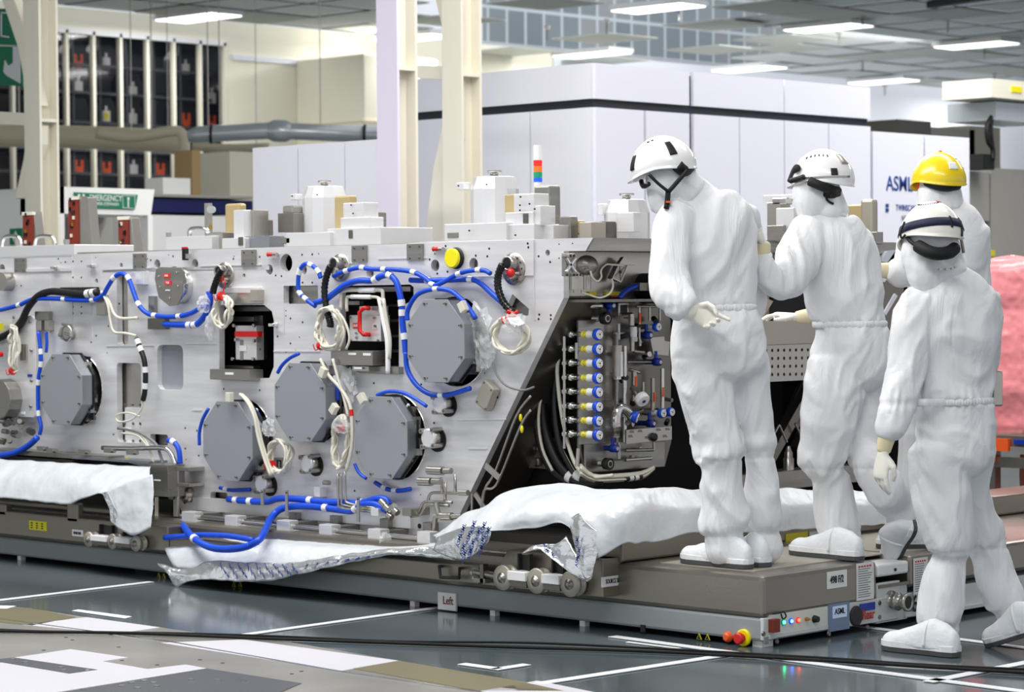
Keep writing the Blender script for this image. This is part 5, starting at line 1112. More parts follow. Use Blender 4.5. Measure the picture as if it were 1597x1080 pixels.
# ================================================================== BLUE HOSES ON THE FRONT
def fh(pts, r, label, marks=(), m='blue', off=.06, name='blue_hose', cat='hose', mk='paper', sm=5, group=None):
    return hose(name, [F(q[0], q[1], q[2] if len(q) > 2 else off) for q in pts], r, m, label, cat, sm, 10, group, marks, mk)
fh(((-20, 486), (0, 484), (30, 476), (52, 467), (85, 466), (115, 468), (145, 468), (160, 461), (168, 448), (178, 433), (190, 427), (200, 434), (208, 455), (216, 475), (228, 488), (245, 493), (275, 494), (300, 488), (318, 476)), .0125, 'long blue hose waving across the left half of the frame', (.12, .25, .34, .5, .62, .73, .83, .9))
fh(((256, 506), (285, 507), (304, 507), (314, 500), (322, 488), (328, 470), (326, 455)), .016, 'short thick blue hose below the left cable coil', (.25, .35), off=.05)
fh(((-20, 535, .03), (15, 520, .06), (33, 502), (44, 480), (60, 462), (80, 455), (105, 457), (130, 459), (152, 456)), .02, 'thick black cable bending up beside the side panel', (.93, .96), 'black', name='black_cable', cat='cable')
for pts, lb in ((((347, 420), (340, 432), (334, 448), (332, 458)), 'short black corrugated cable in the left round flange'), (((515, 416), (509, 432), (506, 455), (510, 485), (515, 503), (515, 510)), 'long black corrugated cable in the middle round flange'), (((783, 414), (777, 430), (777, 450), (786, 473), (801, 489)), 'black corrugated cable in the right round flange')):
    P_ = [F(px, py, .075) for px, py in pts]; Q = crom(P_, 8); b = MB(); b.tube(P_, .015, 'black', 10, 6)
    for i in range(0, len(Q)-1, 2): d = (Q[i+1]-Q[i]).normalized(); b.cyl(Q[i]-d*.004, Q[i]+d*.004, .0175, 'rubber' if 0 else 'black_gloss', 10)
    tag(b.build('corrugated_cable'), lb, 'cable')
hose('pale_cable', [F(px, py, .05) for px, py in ((158, 455), (170, 470), (178, 490), (190, 497), (215, 496))], .008, 'cable', 'upper pale cable fanning out of the black connector', 'cable')
hose('pale_cable', [F(px, py, .06) for px, py in ((158, 455), (168, 475), (172, 500), (178, 518), (195, 520), (212, 524))], .007, 'cable', 'lower pale cable fanning out of the black connector', 'cable')
hose('black_cable', [F(px, py, .05) for px, py in ((213, 528), (218, 542), (225, 562), (227, 585), (226, 610), (223, 625))], .014, 'black', 'black cable with white marks hanging left of the rounded recess', 'cable', marks=(.1, .25, .55, .75))
hose('pale_cable', [F(px, py, .05) for px, py in ((223, 625), (220, 640), (205, 655), (185, 658), (182, 648), (200, 644), (218, 650))], .005, 'cable', 'pale wire loop below the black hanging cable', 'cable')
for k, (pts, lb) in enumerate(((((186, 668), (210, 672), (228, 688), (238, 720)), 'first pale cable arching into the control box'), (((190, 676), (215, 680), (232, 700), (240, 722)), 'second pale cable arching into the control box'))): hose('pale_cable', [F(px, py, .09) for px, py in pts], .006, 'cable', lb, 'cable')
hose('grey_cable', [F(px, py, .09) for px, py in ((184, 668), (215, 674), (242, 692), (250, 710), (254, 724))], .008, 'cable_grey', 'grey cable arching into the control box', 'cable')
fh(((-20, 712), (0, 711), (25, 706), (45, 695), (58, 683)), .017, 'thick blue hose entering from the lower left corner of the frame', (.1,), off=.13)
fh(((62, 678), (64, 665), (60, 645), (59, 610), (61, 585), (64, 565), (63, 545), (60, 518)), .011, 'vertical blue hose left of the leftmost octagonal cover', (.3, .5, .7, .85), off=.09)
fh(((72, 518), (73, 535), (72, 550)), .009, 'short vertical blue hose beside the side panel', (), off=.03)
fh(((262, 687), (272, 691), (279, 703), (281, 724)), .014, 'short blue hose bending down into the control box clamp', (.3,), off=.08)
fh(((520, 431), (533, 425), (559, 418), (580, 420), (619, 421), (645, 425), (663, 434), (676, 445), (690, 441), (716, 427), (737, 422), (755, 422), (765, 427)), .011, 'thin upper blue hose running from the middle flange to the right flange', (.12, .2, .3, .42, .58, .75, .88))
fh(((500, 434), (497, 425), (489, 416), (476, 412), (467, 424), (465, 445), (468, 458), (481, 470), (492, 478)), .011, 'blue hose loop left of the middle flange', (.15, .3, .5, .75, .85))
fh(((492, 472), (507, 468), (522, 457), (538, 445), (559, 438), (580, 438), (595, 431), (608, 430), (618, 440), (624, 460), (627, 480), (628, 505), (631, 529), (633, 552)), .015, 'thickest blue hose arching over the white power module', (.42, .55, .75, .8, .92))
fh(((633, 550), (634, 570), (640, 587), (653, 604), (671, 615), (692, 617), (712, 613), (733, 606)), .012, 'blue hose curving under the large octagonal cover', (.7,), off=.07)
fh(((640, 437), (668, 438), (700, 437), (726, 436), (740, 437), (752, 444), (766, 457), (784, 473)), .013, 'straight blue hose running above the large octagonal cover', (.15, .5), off=.03)
fh(((635.5, 500), (636, 484), (647, 464), (660, 455), (680, 451), (700, 453), (713, 461), (727, 475), (742, 497)), .011, 'blue hose arching over the top of the large octagonal cover', (.5,), off=.1)
fh(((356, 779), (385, 782), (417, 783), (435, 778), (466, 779), (502, 783), (533, 784), (562, 785), (588, 778), (602, 780), (606, 788)), .016, 'upper blue hose running along the bottom of the frame', (.06, .12, .45, .7), off=.08)
fh(((386, 853, .44), (405, 842, .42), (415, 825, .3), (424, 807, .15), (442, 793, .1), (481, 790), (533, 796), (549, 797), (562, 789), (585, 787), (604, 797)), .017, 'lower blue hose dropping behind the guide rods', (.55, .75), off=.09)
fh(((284, 818, .2), (296, 834, .38), (312, 847, .44), (332, 855, .45), (355, 857, .45), (376, 855, .45), (390, 851, .44)), .018, 'thick blue hose sagging over the silver foil', (.25,))
fh(((257, 839), (285, 837), (320, 835), (360, 837), (395, 843)), .014, 'blue hose lying straight on the foil behind the sagging one', (), off=.36)
fh(((325, 638), (316, 655), (311, 675), (311, 695)), .009, 'thin blue hose left of the lower left octagonal cover', (), off=.08)
fh(((433, 582), (440, 570), (452, 559), (466, 552)), .009, 'thin blue hose above the middle octagonal cover', (), off=.08)
fh(((588, 617), (606, 611), (629, 613), (647, 622), (665, 634)), .009, 'thin blue hose above the lower right octagonal cover', (), off=.09)
fh(((585, 753), (603, 763), (622, 766), (640, 763)), .011, 'short blue hose under the lower right octagonal cover', (.3, .6), off=.03)
fh(((522, 585), (526, 600), (527, 625)), .01, 'short vertical blue hose right of the middle octagonal cover', (.3,), off=.05)
fh(((553, 724), (560, 738), (571, 747)), .008, 'tiny blue hose at the lower left of the lower right cover', (), off=.08)
fh(((343, 761), (360, 765), (390, 764)), .01, 'short blue hose under the lower left octagonal cover', (.4,), off=.03)
hose('pale_cable', [F(px, py, .06) for px, py in ((768, 563), (775, 585), (790, 602), (815, 609), (833, 604))], .005, 'cable_grey', 'thin grey cable drooping from the right cable coil', 'cable')
# cable coils
def coil(cx, cy, w_, h_, n, tilt, label, r=.007, off=.09, tie=(0, -1), bag=None):
    c = F(cx, cy, off); b = MB(); random.seed(int(cx))
    for k in range(n):
        a = w_/2/270*random.uniform(.82, 1.05); h = h_/2/385*random.uniform(.85, 1.03); ph = random.uniform(0, 6); pts = []
        for i in range(12):
            t = 2*PI*i/12; x = a*math.sin(t); z = h*math.cos(t)
            pts.append(c+Vector((x*math.cos(tilt)-z*math.sin(tilt)+random.uniform(-.004, .004), random.uniform(-.025, .02), x*math.sin(tilt)+z*math.cos(tilt))))
        b.tube(pts, r, 'cable', 7, 4, closed=True)
    o = tag(b.build('cable_coil'), label, 'cable coil')
    b = MB(); p = c+Vector((tie[0]*w_/2/270, -.01, tie[1]*h_/2/385)); b.lathe(p-Vector((.012, 0, 0)), (1, 0, .3), [(0, .022), (.008, .024), (.014, .024), (.022, .022)], 'red', 12); b.tube([p, p+Vector((-.02, -.02, -.02)), p+Vector((-.03, -.025, .01))], .003, 'red', 6, 3); b.build('red_tie', o)
    return o
coil(348, 487, 30, 62, 5, 0, 'white cable coil hanging under the left round flange', tie=(0, .95))
coil(515, 512, 48, 78, 8, 0, 'largest white cable coil hanging under the middle round flange', tie=(-.6, -.85))
coil(796, 524, 56, 62, 9, -.15, 'white cable coil with red tie under the right round flange', tie=(.1, .9))
coil(437, 712, 40, 62, 6, .1, 'white cable coil between the two lower left octagonal covers', tie=(-.7, -.6))
coil(532, 690, 26, 96, 6, -.05, 'tall narrow white cable coil right of the middle octagonal cover', tie=(.6, .5))
coil(22, 545, 16, 98, 6, 0, 'narrow white cable bundle on the side panel at the left edge', tie=(0, -.95))
hose('pale_cable', [F(px, py, .12) for px, py in ((377, 616), (390, 630), (400, 655), (408, 690), (418, 722), (426, 740))], .0095, 'cable', 'double pale cable crossing the lower left octagonal cover', 'cable')
hose('pale_cable', [F(px, py, .14) for px, py in ((374, 615), (386, 628), (397, 652), (402, 680), (412, 715), (422, 742))], .008, 'cable', 'inner pale cable crossing the lower left octagonal cover', 'cable')
hose('pale_cable', [F(px, py, .1) for px, py in ((500, 560), (512, 585), (530, 605), (545, 630), (549, 660), (548, 700), (540, 735))], .0085, 'cable', 'pale cable dropping between the middle and lower right covers', 'cable', marks=(.6,), mk='red')
hose('pale_cable', [F(px, py, .1) for px, py in ((519, 560), (527, 590), (536, 620), (543, 650))], .007, 'cable', 'short pale cable above the tall narrow coil', 'cable')
for pts, lb in ((((518, 482), (532, 492), (542, 512), (545, 530), (540, 545)), 'outer pale cable arc right of the largest coil'), (((520, 484), (530, 500), (537, 520), (530, 543)), 'inner pale cable arc right of the largest coil')): hose('pale_cable', [F(px, py, .09) for px, py in pts], .006, 'cable', lb, 'cable')
b = MB(); b.tube([F(px, py, .08) for px, py in ((352, 438), (349, 450), (348, 460))], .003, 'red', 6, 3); b.build('plug_cord', MC)
# crumpled clear plastic wraps
def crumple(cx, cy, w_, h_, label, off=.08, seed=0):
    b = MB(); c = F(cx, cy, off); V_ = []; Fc = []; n, k = 16, 10
    for i in range(k+1):
        t = PI*i/k
        for j in range(n):
            a = 2*PI*j/n; d = Vector((math.sin(t)*math.cos(a), math.sin(t)*math.sin(a), math.cos(t))); s_ = 1+.45*noise.noise(d*2.6+Vector((seed, 0, 0)))+.25*noise.noise(d*6+Vector((0, seed, 0)))
            V_.append(c+Vector((d.x*w_/2/270*s_, d.y*.03*s_, d.z*h_/2/385*s_)))
    for i in range(k):
        for j in range(n): Fc.append((i*n+j, (i+1)*n+j, (i+1)*n+(j+1) % n, i*n+(j+1) % n))
    b.add(V_, Fc, 'plastic_clear'); tag(b.build('plastic_wrap'), label, 'plastic wrap')
crumple(318, 475, 20, 32, 'crumpled clear plastic wrap left of the left cable coil', seed=1); crumple(327, 510, 10, 45, 'thin clear plastic strip hanging below the left wrap', seed=2)
crumple(745, 510, 40, 70, 'crumpled clear plastic wrap right of the large octagonal cover', seed=3, off=.05); crumple(755, 550, 30, 60, 'lower clear plastic wrap beside the right cable coil', seed=4, off=.05)
crumple(420, 668, 20, 34, 'clear plastic wrap right of the lower left octagonal cover', seed=5, off=.12); crumple(532, 665, 26, 28, 'clear plastic wrap right of the middle octagonal cover', seed=6, off=.12)
crumple(803, 505, 34, 34, 'white wrapped connectors on top of the right cable coil', seed=7, off=.12); crumple(543, 602, 26, 60, 'clear wrap hanging below the shelf box', seed=8, off=.04)
crumple(245, 822, 36, 20, 'clear wrapped connectors below the control box', seed=9, off=.18); crumple(600, 843, 8, 26, 'small white plastic scrap on the guide rods', seed=10, off=.22)
for px, py, rot, lb in ((504, 581, .5, 'beige wrapped connector above the middle octagonal cover'), (521, 638, .7, 'beige connector on the plastic wrap by the middle cover'), (722, 479, -.5, 'beige connector on the corner of the large octagonal cover'), (358, 620, 0, 'beige connector on top of the lower left octagonal cover'), (565, 622, -.6, 'beige connector at the top left of the lower right cover')):
    c = F(px, py, .15); b = MB(); R_ = Matrix.Rotation(rot, 3, 'Y'); b.obox(c, R_ @ Vector((.018, 0, 0)), Vector((0, .014, 0)), R_ @ Vector((0, 0, .024)), 'cable'); tag(b.build('cable_connector', None, .003), lb, 'connector')
for k in range(6):
    p = F(792+k*3.2, 497, .13); q = F(800+k*3.4, 509-abs(k-3), .14); b = MB(); b.cyl(p, q, .007, 'white_plastic', 8); tag(b.build('cable_plug'), 'white cable plug sticking out above the right cable coil', 'plug', 'white plugs above the right cable coil')
b = MB(); p = F(800, 489, .1); b.tube([p+Vector((-.03, 0, -.01)), p+Vector((-.01, -.02, .01)), p+Vector((.02, -.01, 0)), p+Vector((.03, 0, .01)), p+Vector((0, .0, -.02)), p+Vector((-.03, -.01, -.03))], .007, 'red', 8, 4); tag(b.build('red_tape'), 'red tape wrapped round the right corrugated cable end', 'tape')

# ================================================================== MODULES ON TOP OF THE MACHINE
ZT = F(925, 371).z-.02
def tb(par, name, x0, y0, x1, y1, y, m, dep=.12, bev=.003, base=False):
    a = FY(x0, y0, y); c = FY(x1, y1, y); b = MB(); b.box((a.x, y, ZT-.0 if base else c.z), (c.x, y+dep, a.z), m); return b.build(name, par, bev)
def turret(cx, wpx, ytop, D0, label, scale=1.0):
    R_ = wpx/2/368; yc = D0+R_; c = FY(cx, 380, yc); r = empty('turret_module', (c.x, yc, ZT), label, 'module')
    # bell-shaped block with chamfered shoulders
    xm = c.x; zt = FY(cx, ytop, yc).z
    b = MB(); b.lathe((xm, D0+R_, ZT), (0, 0, 1), [(0, R_), (zt-ZT-.06, R_), (zt-ZT, R_*.82), (zt-ZT, R_*.3)], 'alu_light', 12, False); b.build('bell_housing', r, .003)
    b = MB(); b.lathe((xm, D0+R_, zt), (0, 0, 1), [(-.005, R_*.3), (.0, R_*.3), (.006, .02), (.02, .02), (.02, .034), (.03, .034)], 'steel', 18); b.build('top_knob', r)
    return r, xm, R_, zt
YT = FP+.45
r, xm, R_, zt = turret(772, 86, 276, YT, 'large silver bell shaped module above the yellow cap')
tb(r, 'base_slab', 693, 350, 790, 383, FP+.12, 'alu_light', .3, base=True); tb(r, 'base_slab', 703, 352, 780, 365, FP+.2, 'alu', .3); tb(r, 'base_slab', 778, 351, 833, 383, FP+.14, 'alu_light', .35, base=True); tb(r, 'base_slab', 828, 352, 863, 383, FP+.2, 'alu_light', .3, base=True)
tb(r, 'bracket', 697, 363, 714, 371, FP+.115, 'steel_mid', .01); tb(r, 'stepped_bracket', 788, 332, 832, 370, FP+.16, 'alu', .1); tb(r, 'stepped_bracket', 801, 303, 833, 335, FP+.165, 'alu', .1); tb(r, 'stepped_bracket', 832, 321, 843, 352, FP+.17, 'alu', .1); tb(r, 'slot', 815, 333, 823, 349, FP+.155, 'steel_dark', .01)
tb(r, 'blade_plate', 787, 304, 803, 332, FP+.3, 'gold', .05); tb(r, 'end_blade', 832, 290, 857, 354, FP+.5, 'steel_mid', .08, .01); tb(r, 'side_lug', 712, 285, 722, 296, YT+.05, 'alu_light', .05)
b = MB()
for px, py in ((716, 290), (760, 288), (803, 307), (802, 320), (817, 318), (825, 326), (802, 328), (733, 360), (805, 367)): p = FY(px, py, FP+.113 if py > 300 else YT); b.lathe(p+Vector((0, .04 if 300 < py < 350 else -.002, 0)), (0, -1, 0), [(0, .004), (.006, .004)], 'black', 8)
b.build('holes', r)
r, xm, R_, zt = turret(507, 84, 291, YT, 'silver bell shaped module left of the lilac column')
tb(r, 'base_slab', 446, 364, 515, 388, FP+.12, 'alu_light', .3, base=True); tb(r, 'base_slab', 510, 357, 594, 386, FP+.14, 'alu_light', .35, base=True); tb(r, 'bracket', 438, 371, 452, 380, FP+.12, 'steel_mid', .05); tb(r, 'stepped_bracket', 531, 340, 575, 366, FP+.16, 'alu', .1); tb(r, 'stepped_bracket', 535, 317, 567, 342, FP+.165, 'alu', .1); tb(r, 'slot', 543, 359, 549, 372, FP+.135, 'steel_dark', .01)
tb(r, 'blade_plate', 521, 306, 546, 358, FP+.3, 'gold', .05, .008); tb(r, 'end_blade', 566, 331, 585, 360, FP+.5, 'steel_mid', .08, .006); tb(r, 'motor_box', 433, 333, 458, 362, FP+.4, 'steel_mid', .12); tb(r, 'motor_cap', 440, 321, 456, 334, FP+.42, 'steel', .08, .01); tb(r, 'side_lug', 453, 303, 461, 312, YT+.05, 'alu_light', .05)
b = MB()
for px, py in ((456, 306), (495, 304), (548, 320), (551, 333), (470, 370)): p = FY(px, py, FP+.16); b.lathe(p, (0, -1, 0), [(0, .004), (.004, .004)], 'black', 8)
b.build('holes', r)
r, xm, R_, zt = turret(978, 78, 312, YT+.1, 'silver bell shaped module in front of the first worker')
tb(r, 'cover_box', 962, 332, 988, 362, YT+.05, 'alu', .05); tb(r, 'side_lug', 932, 318, 940, 335, YT+.1, 'alu_light', .05)
r = empty('blade_bracket', FY(885, 371, FP+.3), 'low brackets between the two right silver modules', 'bracket')
tb(r, 'blade', 871, 338, 890, 371, FP+.3, 'steel_mid', .05, .006, True); tb(r, 'block', 903, 347, 922, 371, FP+.3, 'tan_light', .1, .003, True); tb(r, 'block', 920, 346, 938, 371, FP+.45, 'steel_dark', .1, .003, True); tb(r, 'actuator', 891, 344, 903, 366, FP+.35, 'gold', .05, .01)
r = empty('stepped_bracket_module', FY(375, 385, FP+.2), 'stepped aluminium bracket with a rounded gold tinted blade', 'module')
tb(r, 'blade_plate', 350, 318, 374, 370, FP+.3, 'gold', .05, .012); tb(r, 'stepped_bracket', 364, 328, 380, 384, FP+.2, 'alu_light', .1, base=True); tb(r, 'stepped_bracket', 379, 328, 396, 384, FP+.25, 'steel', .1); tb(r, 'end_blade', 396, 343, 413, 370, FP+.4, 'steel_mid', .06, .006); tb(r, 'foot_block', 346, 372, 382, 388, FP+.15, 'alu_light', .1, base=True); tb(r, 'foot_block', 382, 369, 420, 387, FP+.18, 'housing', .1, base=True); tb(r, 'slot', 371, 370, 378, 383, FP+.145, 'steel_dark', .01)
r = empty('instrument_box', FY(300, 388, FP+.2), 'low aluminium box with a bent handle and one vertical bar', 'instrument')
tb(r, 'box', 258, 370, 330, 392, FP+.15, 'alu_light', .3, base=True); tb(r, 'block', 325, 363, 347, 388, FP+.2, 'steel', .12, base=True)
b = MB(); b.tube([FY(px, py, FP+.3) for px, py in ((296, 371), (296, 361), (301, 357), (318, 357), (325, 362))], .012, 'chrome', 10, 3); b.build('handle', r)
b = MB(); p = FY(321, 365, FP+.5); b.box((p.x-.01, p.y, p.z-.02), (p.x+.02, p.y+.03, FY(321, 317, FP+.5).z), 'steel'); b.cyl(FY(328, 327, FP+.45), FY(331, 327, FP+.55), .02, 'chrome'); b.cyl(FY(329, 350, FP+.5), FY(329, 358, FP+.5), .008, 'brass'); b.cyl(FY(263, 371, FP+.2), FY(263, 363, FP+.2), .014, 'steel'); b.build('vertical_bar', r)
r = empty('instrument_module', FY(1225, 375, FP+1.3), 'silver instrument module standing between the first and second worker', 'module')
yy = FP+1.3
tb(r, 'box', 1196, 316, 1217, 376, yy+.1, 'steel', .08); tb(r, 'box', 1210, 325, 1238, 376, yy, 'alu_light', .1); tb(r, 'box', 1196, 352, 1222, 378, yy-.02, 'steel_mid', .1); tb(r, 'knob_row', 1204, 309, 1226, 319, yy+.1, 'chrome', .05, .004); tb(r, 'shield', 1190, 305, 1240, 312, yy+.15, 'alu_light', .1)
r = empty('instrument_module', FY(1340, 370, FP+1.7), 'grey rounded blade and small actuator behind the second worker', 'module'); yy = FP+1.7
tb(r, 'blade', 1341, 311, 1361, 378, yy, 'tan_light', .05, .014, True); tb(r, 'actuator', 1322, 320, 1343, 345, yy, 'gold', .06, .006); tb(r, 'foot', 1355, 362, 1368, 378, yy-.05, 'steel_mid', .05, .003, True)
# handles and circuit board carriers on the left end
for x0, x1, lb in ((3, 33, 'bent steel handle at the far left end of the machine top'), (54, 86, 'second bent steel handle from the left on the machine top')):
    b = MB(); b.tube([FY(px, py, FP+.2) for px, py in ((x0, 386), (x0+2, 374), (x0+8, 369), (x1-8, 369), (x1-2, 374), (x1, 386))], .011, 'chrome', 10, 3); tag(b.build('grab_handle'), lb, 'handle')
for (xb, wb, yt, xw, lb) in ((35, 16, 331, 58, 'brown circuit board with silver wedge, leftmost of the three'), (106, 16, 307, 143, 'brown circuit board with silver wedge, tallest of the three'), (184, 16, 338, 210, 'brown circuit board with silver wedge, rightmost of the three')):
    y_ = FP+.7; a = FY(xb, yt, y_); c = FY(xb+wb, 392, y_); r = empty('circuit_board', (a.x, y_, ZT), lb, 'circuit board')
    b = MB(); b.box((a.x, y_, ZT), (c.x, y_+.02, a.z), 'brown'); bd = b.build('board', r, .002)
    b = MB(); random.seed(xb)
    for k in range(10):
        u = random.uniform(.1, .7); v = random.uniform(.05, .95); p = Vector((a.x+(c.x-a.x)*u, y_-.008, ZT+(a.z-ZT)*v)); b.box(p, p+Vector((.016, .01, .02)), random.choice(['black', 'cable', 'ink', 'brass']))
    b.box((a.x-.002, y_-.004, a.z-.02), (c.x+.002, y_+.022, a.z), 'cable'); b.build('components', bd)
    b = MB(); w0 = FY(xb+wb-1, yt, y_).x; w1 = FY(xw-8, yt+2, y_).x; w2 = FY(xw, 392, y_).x; b.prism([Vector((w0, y_+.01, ZT)), Vector((w0, y_+.01, a.z)), Vector((w1, y_+.01, a.z-.01)), Vector((w2, y_+.01, ZT))], (0, .06, 0), 'steel'); b.build('wedge_plate', r, .002)
# signal tower
p = FY(839, 290, FP+1.2); r = empty('signal_tower', (p.x, p.y, ZT), 'stack light with red, orange, green and blue segments', 'signal light')
b = MB(); b.cyl((p.x, p.y, ZT), (p.x, p.y, FY(839, 284, FP+1.2).z), .02, 'white_plastic', 14); b.build('pole', r)
zz = [FY(839, q, FP+1.2).z for q in (284, 277, 268, 259, 250, 226)]
for i, m in enumerate(('blue_lamp', 'green_lamp', 'orange_lamp', 'red_lamp', 'white_plastic')):
    b = MB(); b.cyl((p.x, p.y, zz[i]), (p.x, p.y, zz[i+1]-.002), .022, m, 18); b.build('segment' if i < 4 else 'cap', r)
b = MB(); p = FY(624, 360, FP+.5); b.cyl((p.x, p.y, ZT-.01), (p.x, p.y, p.z), .024, 'steel_dark', 16); tag(b.build('round_post'), 'short dark steel post on the machine top beside the lilac column', 'post')

# ================================================================== FOIL SHEETS
def sheet(name, rows, mtl, label, amp=.012, nu=40, nv=14, seed=0, par=None, axis=Vector((0, -1, 0)), fs=7.0, thick=.003):
    # rows: list of polylines (equal meaning, any count); resampled and crinkled
    def resample(P, n):
        Q = crom(P, 8); L = [0]
        for i in range(1, len(Q)): L.append(L[-1]+(Q[i]-Q[i-1]).length)
        out = []; j = 0
        for k in range(n+1):
            t = L[-1]*k/n
            while j < len(L)-2 and L[j+1] < t: j += 1
            s_ = (t-L[j])/max(L[j+1]-L[j], 1e-9); out.append(Q[j].lerp(Q[j+1], s_))
        return out
    R_ = [resample(r_, nu) for r_ in rows]; V_ = []; Fc = []
    for u in range(nu+1):
        colp = crom([r_[u] for r_ in R_], 6); m_ = len(colp)-1
        for v in range(nv+1):
            t = m_*v/nv; i = min(int(t), m_-1); p = colp[i].lerp(colp[i+1], t-i) if m_ > 0 else colp[0]
            q = p*fs+Vector((seed*3.7, 0, 0)); a_ = 1-2*abs(noise.noise(q)); b_ = 1-2*abs(noise.noise(q*2.1+Vector((5, 1, 2)))); c_ = noise.noise(q*.5)
            d = (a_*.55+b_*.3+c_*.8)*amp; edge = 1
            V_.append(p+axis*d+Vector((0, 0, 1))*noise.noise(q*1.7+Vector((9, 9, 9)))*amp*.5)
    for u in range(nu):
        for v in range(nv): i = u*(nv+1)+v; Fc.append((i, i+1, i+nv+2, i+nv+1))
    b = MB(); b.add(V_, Fc, mtl, True); o = b.build(name, par)
    m_ = o.modifiers.new('solid', 'SOLIDIFY'); m_.thickness = thick
    if not par: tag(o, label, 'foil sheet')
    elif label: o['label'] = label
    return o
Y = lambda px, py, y: FY(px, py, y)
# left white foil
s1 = sheet('foil_sheet', [[Y(-40, 715, .02), Y(60, 719, .02), Y(150, 724, .02), Y(236, 729, .04)], [Y(-40, 742, -.1), Y(60, 746, -.1), Y(150, 752, -.12), Y(236, 760, -.12)], [Y(-40, 775, -.16), Y(20, 778, -.16), Y(55, 782, -.17), Y(105, 787, -.17), Y(130, 778, -.17), Y(158, 770, -.17), Y(172, 778, -.17), Y(200, 786, -.16), Y(240, 790, -.16)]], 'foil_white', 'white foil sheet draped over the lower left of the machine', .012, 50, 14, 1)
s2 = sheet('foil_sheet', [[Y(158, 768, -.175), Y(170, 766, -.175), Y(205, 750, -.17), Y(238, 740, -.15)], [Y(170, 786, -.19), Y(190, 790, -.2), Y(215, 785, -.19), Y(240, 780, -.17)], [Y(173, 812, -.2), Y(185, 824, -.21), Y(210, 836, -.21), Y(236, 822, -.2)]], 'foil_white', 'white foil flap hanging over the left disc rollers', .01, 30, 14, 2)
b = MB(); b.prism([Y(px, py, -.21) for px, py in ((159, 769), (167, 767), (175, 784), (182, 798), (180, 819), (173, 814), (171, 795))], (0, .004, 0), 'foil_silver'); b.build('torn_edge', s2)
# lower silver-white foil
s3 = sheet('foil_sheet', [[Y(253, 848, .0), Y(300, 838, .08), Y(350, 830, .1), Y(420, 833, .1), Y(500, 840, .1), Y(600, 848, .1), Y(700, 846, .08)], [Y(256, 850, -.05), Y(300, 845, -.04), Y(350, 843, -.04), Y(420, 845, -.04), Y(500, 849, -.04), Y(600, 854, -.04), Y(700, 853, -.04)], [Y(260, 862, -.14), Y(320, 858, -.12), Y(400, 858, -.12), Y(500, 856, -.11), Y(600, 856, -.1), Y(700, 858, -.08)], [Y(272, 888, -.17), Y(330, 890, -.17), Y(420, 886, -.17), Y(500, 876, -.16), Y(600, 864, -.15), Y(705, 870, -.12)]], 'foil_white', 'white foil sheet lying under the guide rods', .012, 60, 10, 3)
s4 = sheet('foil_strip', [[Y(246, 878, -.18), Y(290, 888, -.18), Y(330, 876, -.17), Y(400, 878, -.17), Y(470, 876, -.16), Y(560, 862, -.16), Y(620, 856, -.15), Y(700, 852, -.14)], [Y(252, 886, -.2), Y(290, 896, -.2), Y(340, 890, -.19), Y(400, 890, -.19), Y(480, 883, -.18), Y(560, 868, -.18), Y(620, 861, -.17), Y(700, 866, -.16)], [Y(268, 890, -.2), Y(274, 918, -.2), Y(310, 904, -.2), Y(400, 908, -.19), Y(470, 896, -.18), Y(540, 880, -.18), Y(620, 866, -.17), Y(712, 874, -.16)]], 'foil_silver', 'silver printed foil edge hanging along the bottom', .014, 80, 10, 4)
# right white foil, front part and part running back over the cross beam
XCf = XB+.03
Xp = lambda px, py, o=0: FX(px, py, XCf+o)
top = [Y(676, 836, -.02), Y(711, 812, -.02), Y(760, 788, 0), Y(800, 766, .02), Y(865, 754, .05), Y(915, 760, .06), Y(985, 762, .08), Xp(1050, 762, -.06), Xp(1150, 762, -.06), Xp(1300, 764, -.06), Xp(1440, 768, -.06)]
mid = [Y(690, 842, -.12), Y(730, 828, -.14), Y(770, 812, -.14), Y(810, 800, -.15), Y(865, 790, -.15), Y(925, 800, -.15), Y(975, 800, -.12), Xp(1050, 795, .02), Xp(1150, 790, .02), Xp(1300, 788, .02), Xp(1440, 790, .02)]
bot = [Y(700, 848, -.15), Y(745, 826, -.17), Y(780, 826, -.17), Y(830, 826, -.17), Y(885, 816, -.18), Y(925, 870, -.17), Y(975, 850, -.14), Xp(1030, 842, .04), Xp(1090, 832, .04), Xp(1240, 826, .04), Xp(1440, 815, .04)]
s5 = sheet('foil_sheet', [top, mid, bot], 'foil_white', 'big white foil sheet draped under the valve panel and behind the workers', .026, 130, 26, 5, fs=5)
s6 = sheet('foil_flap', [[Y(886, 812, -.19), Y(902, 801, -.2), Y(912, 812, -.2), Y(935, 830, -.18)], [Y(893, 835, -.2), Y(908, 840, -.21), Y(922, 845, -.2), Y(935, 860, -.18)], [Y(905, 880, -.21), Y(915, 906, -.21), Y(924, 903, -.2), Y(930, 872, -.19)]], 'foil_silver', 'silver torn flap', .012, 16, 16, 6, par=None)
tag(s6, 'silver torn foil flap pointing down over the right disc rollers', 'foil sheet')
s7 = sheet('foil_flap', [[Y(816, 862, -.2), Y(835, 850, -.19), Y(870, 848, -.19), Y(885, 836, -.18)], [Y(840, 855, -.21), Y(868, 862, -.2), Y(885, 865, -.2), Y(898, 860, -.19)], [Y(846, 858, -.22), Y(870, 878, -.22), Y(898, 900, -.21), Y(918, 907, -.21)]], 'foil_silver', 'silver torn flap', .012, 20, 14, 7)
tag(s7, 'crumpled silver foil tongue left of the torn flap', 'foil sheet')
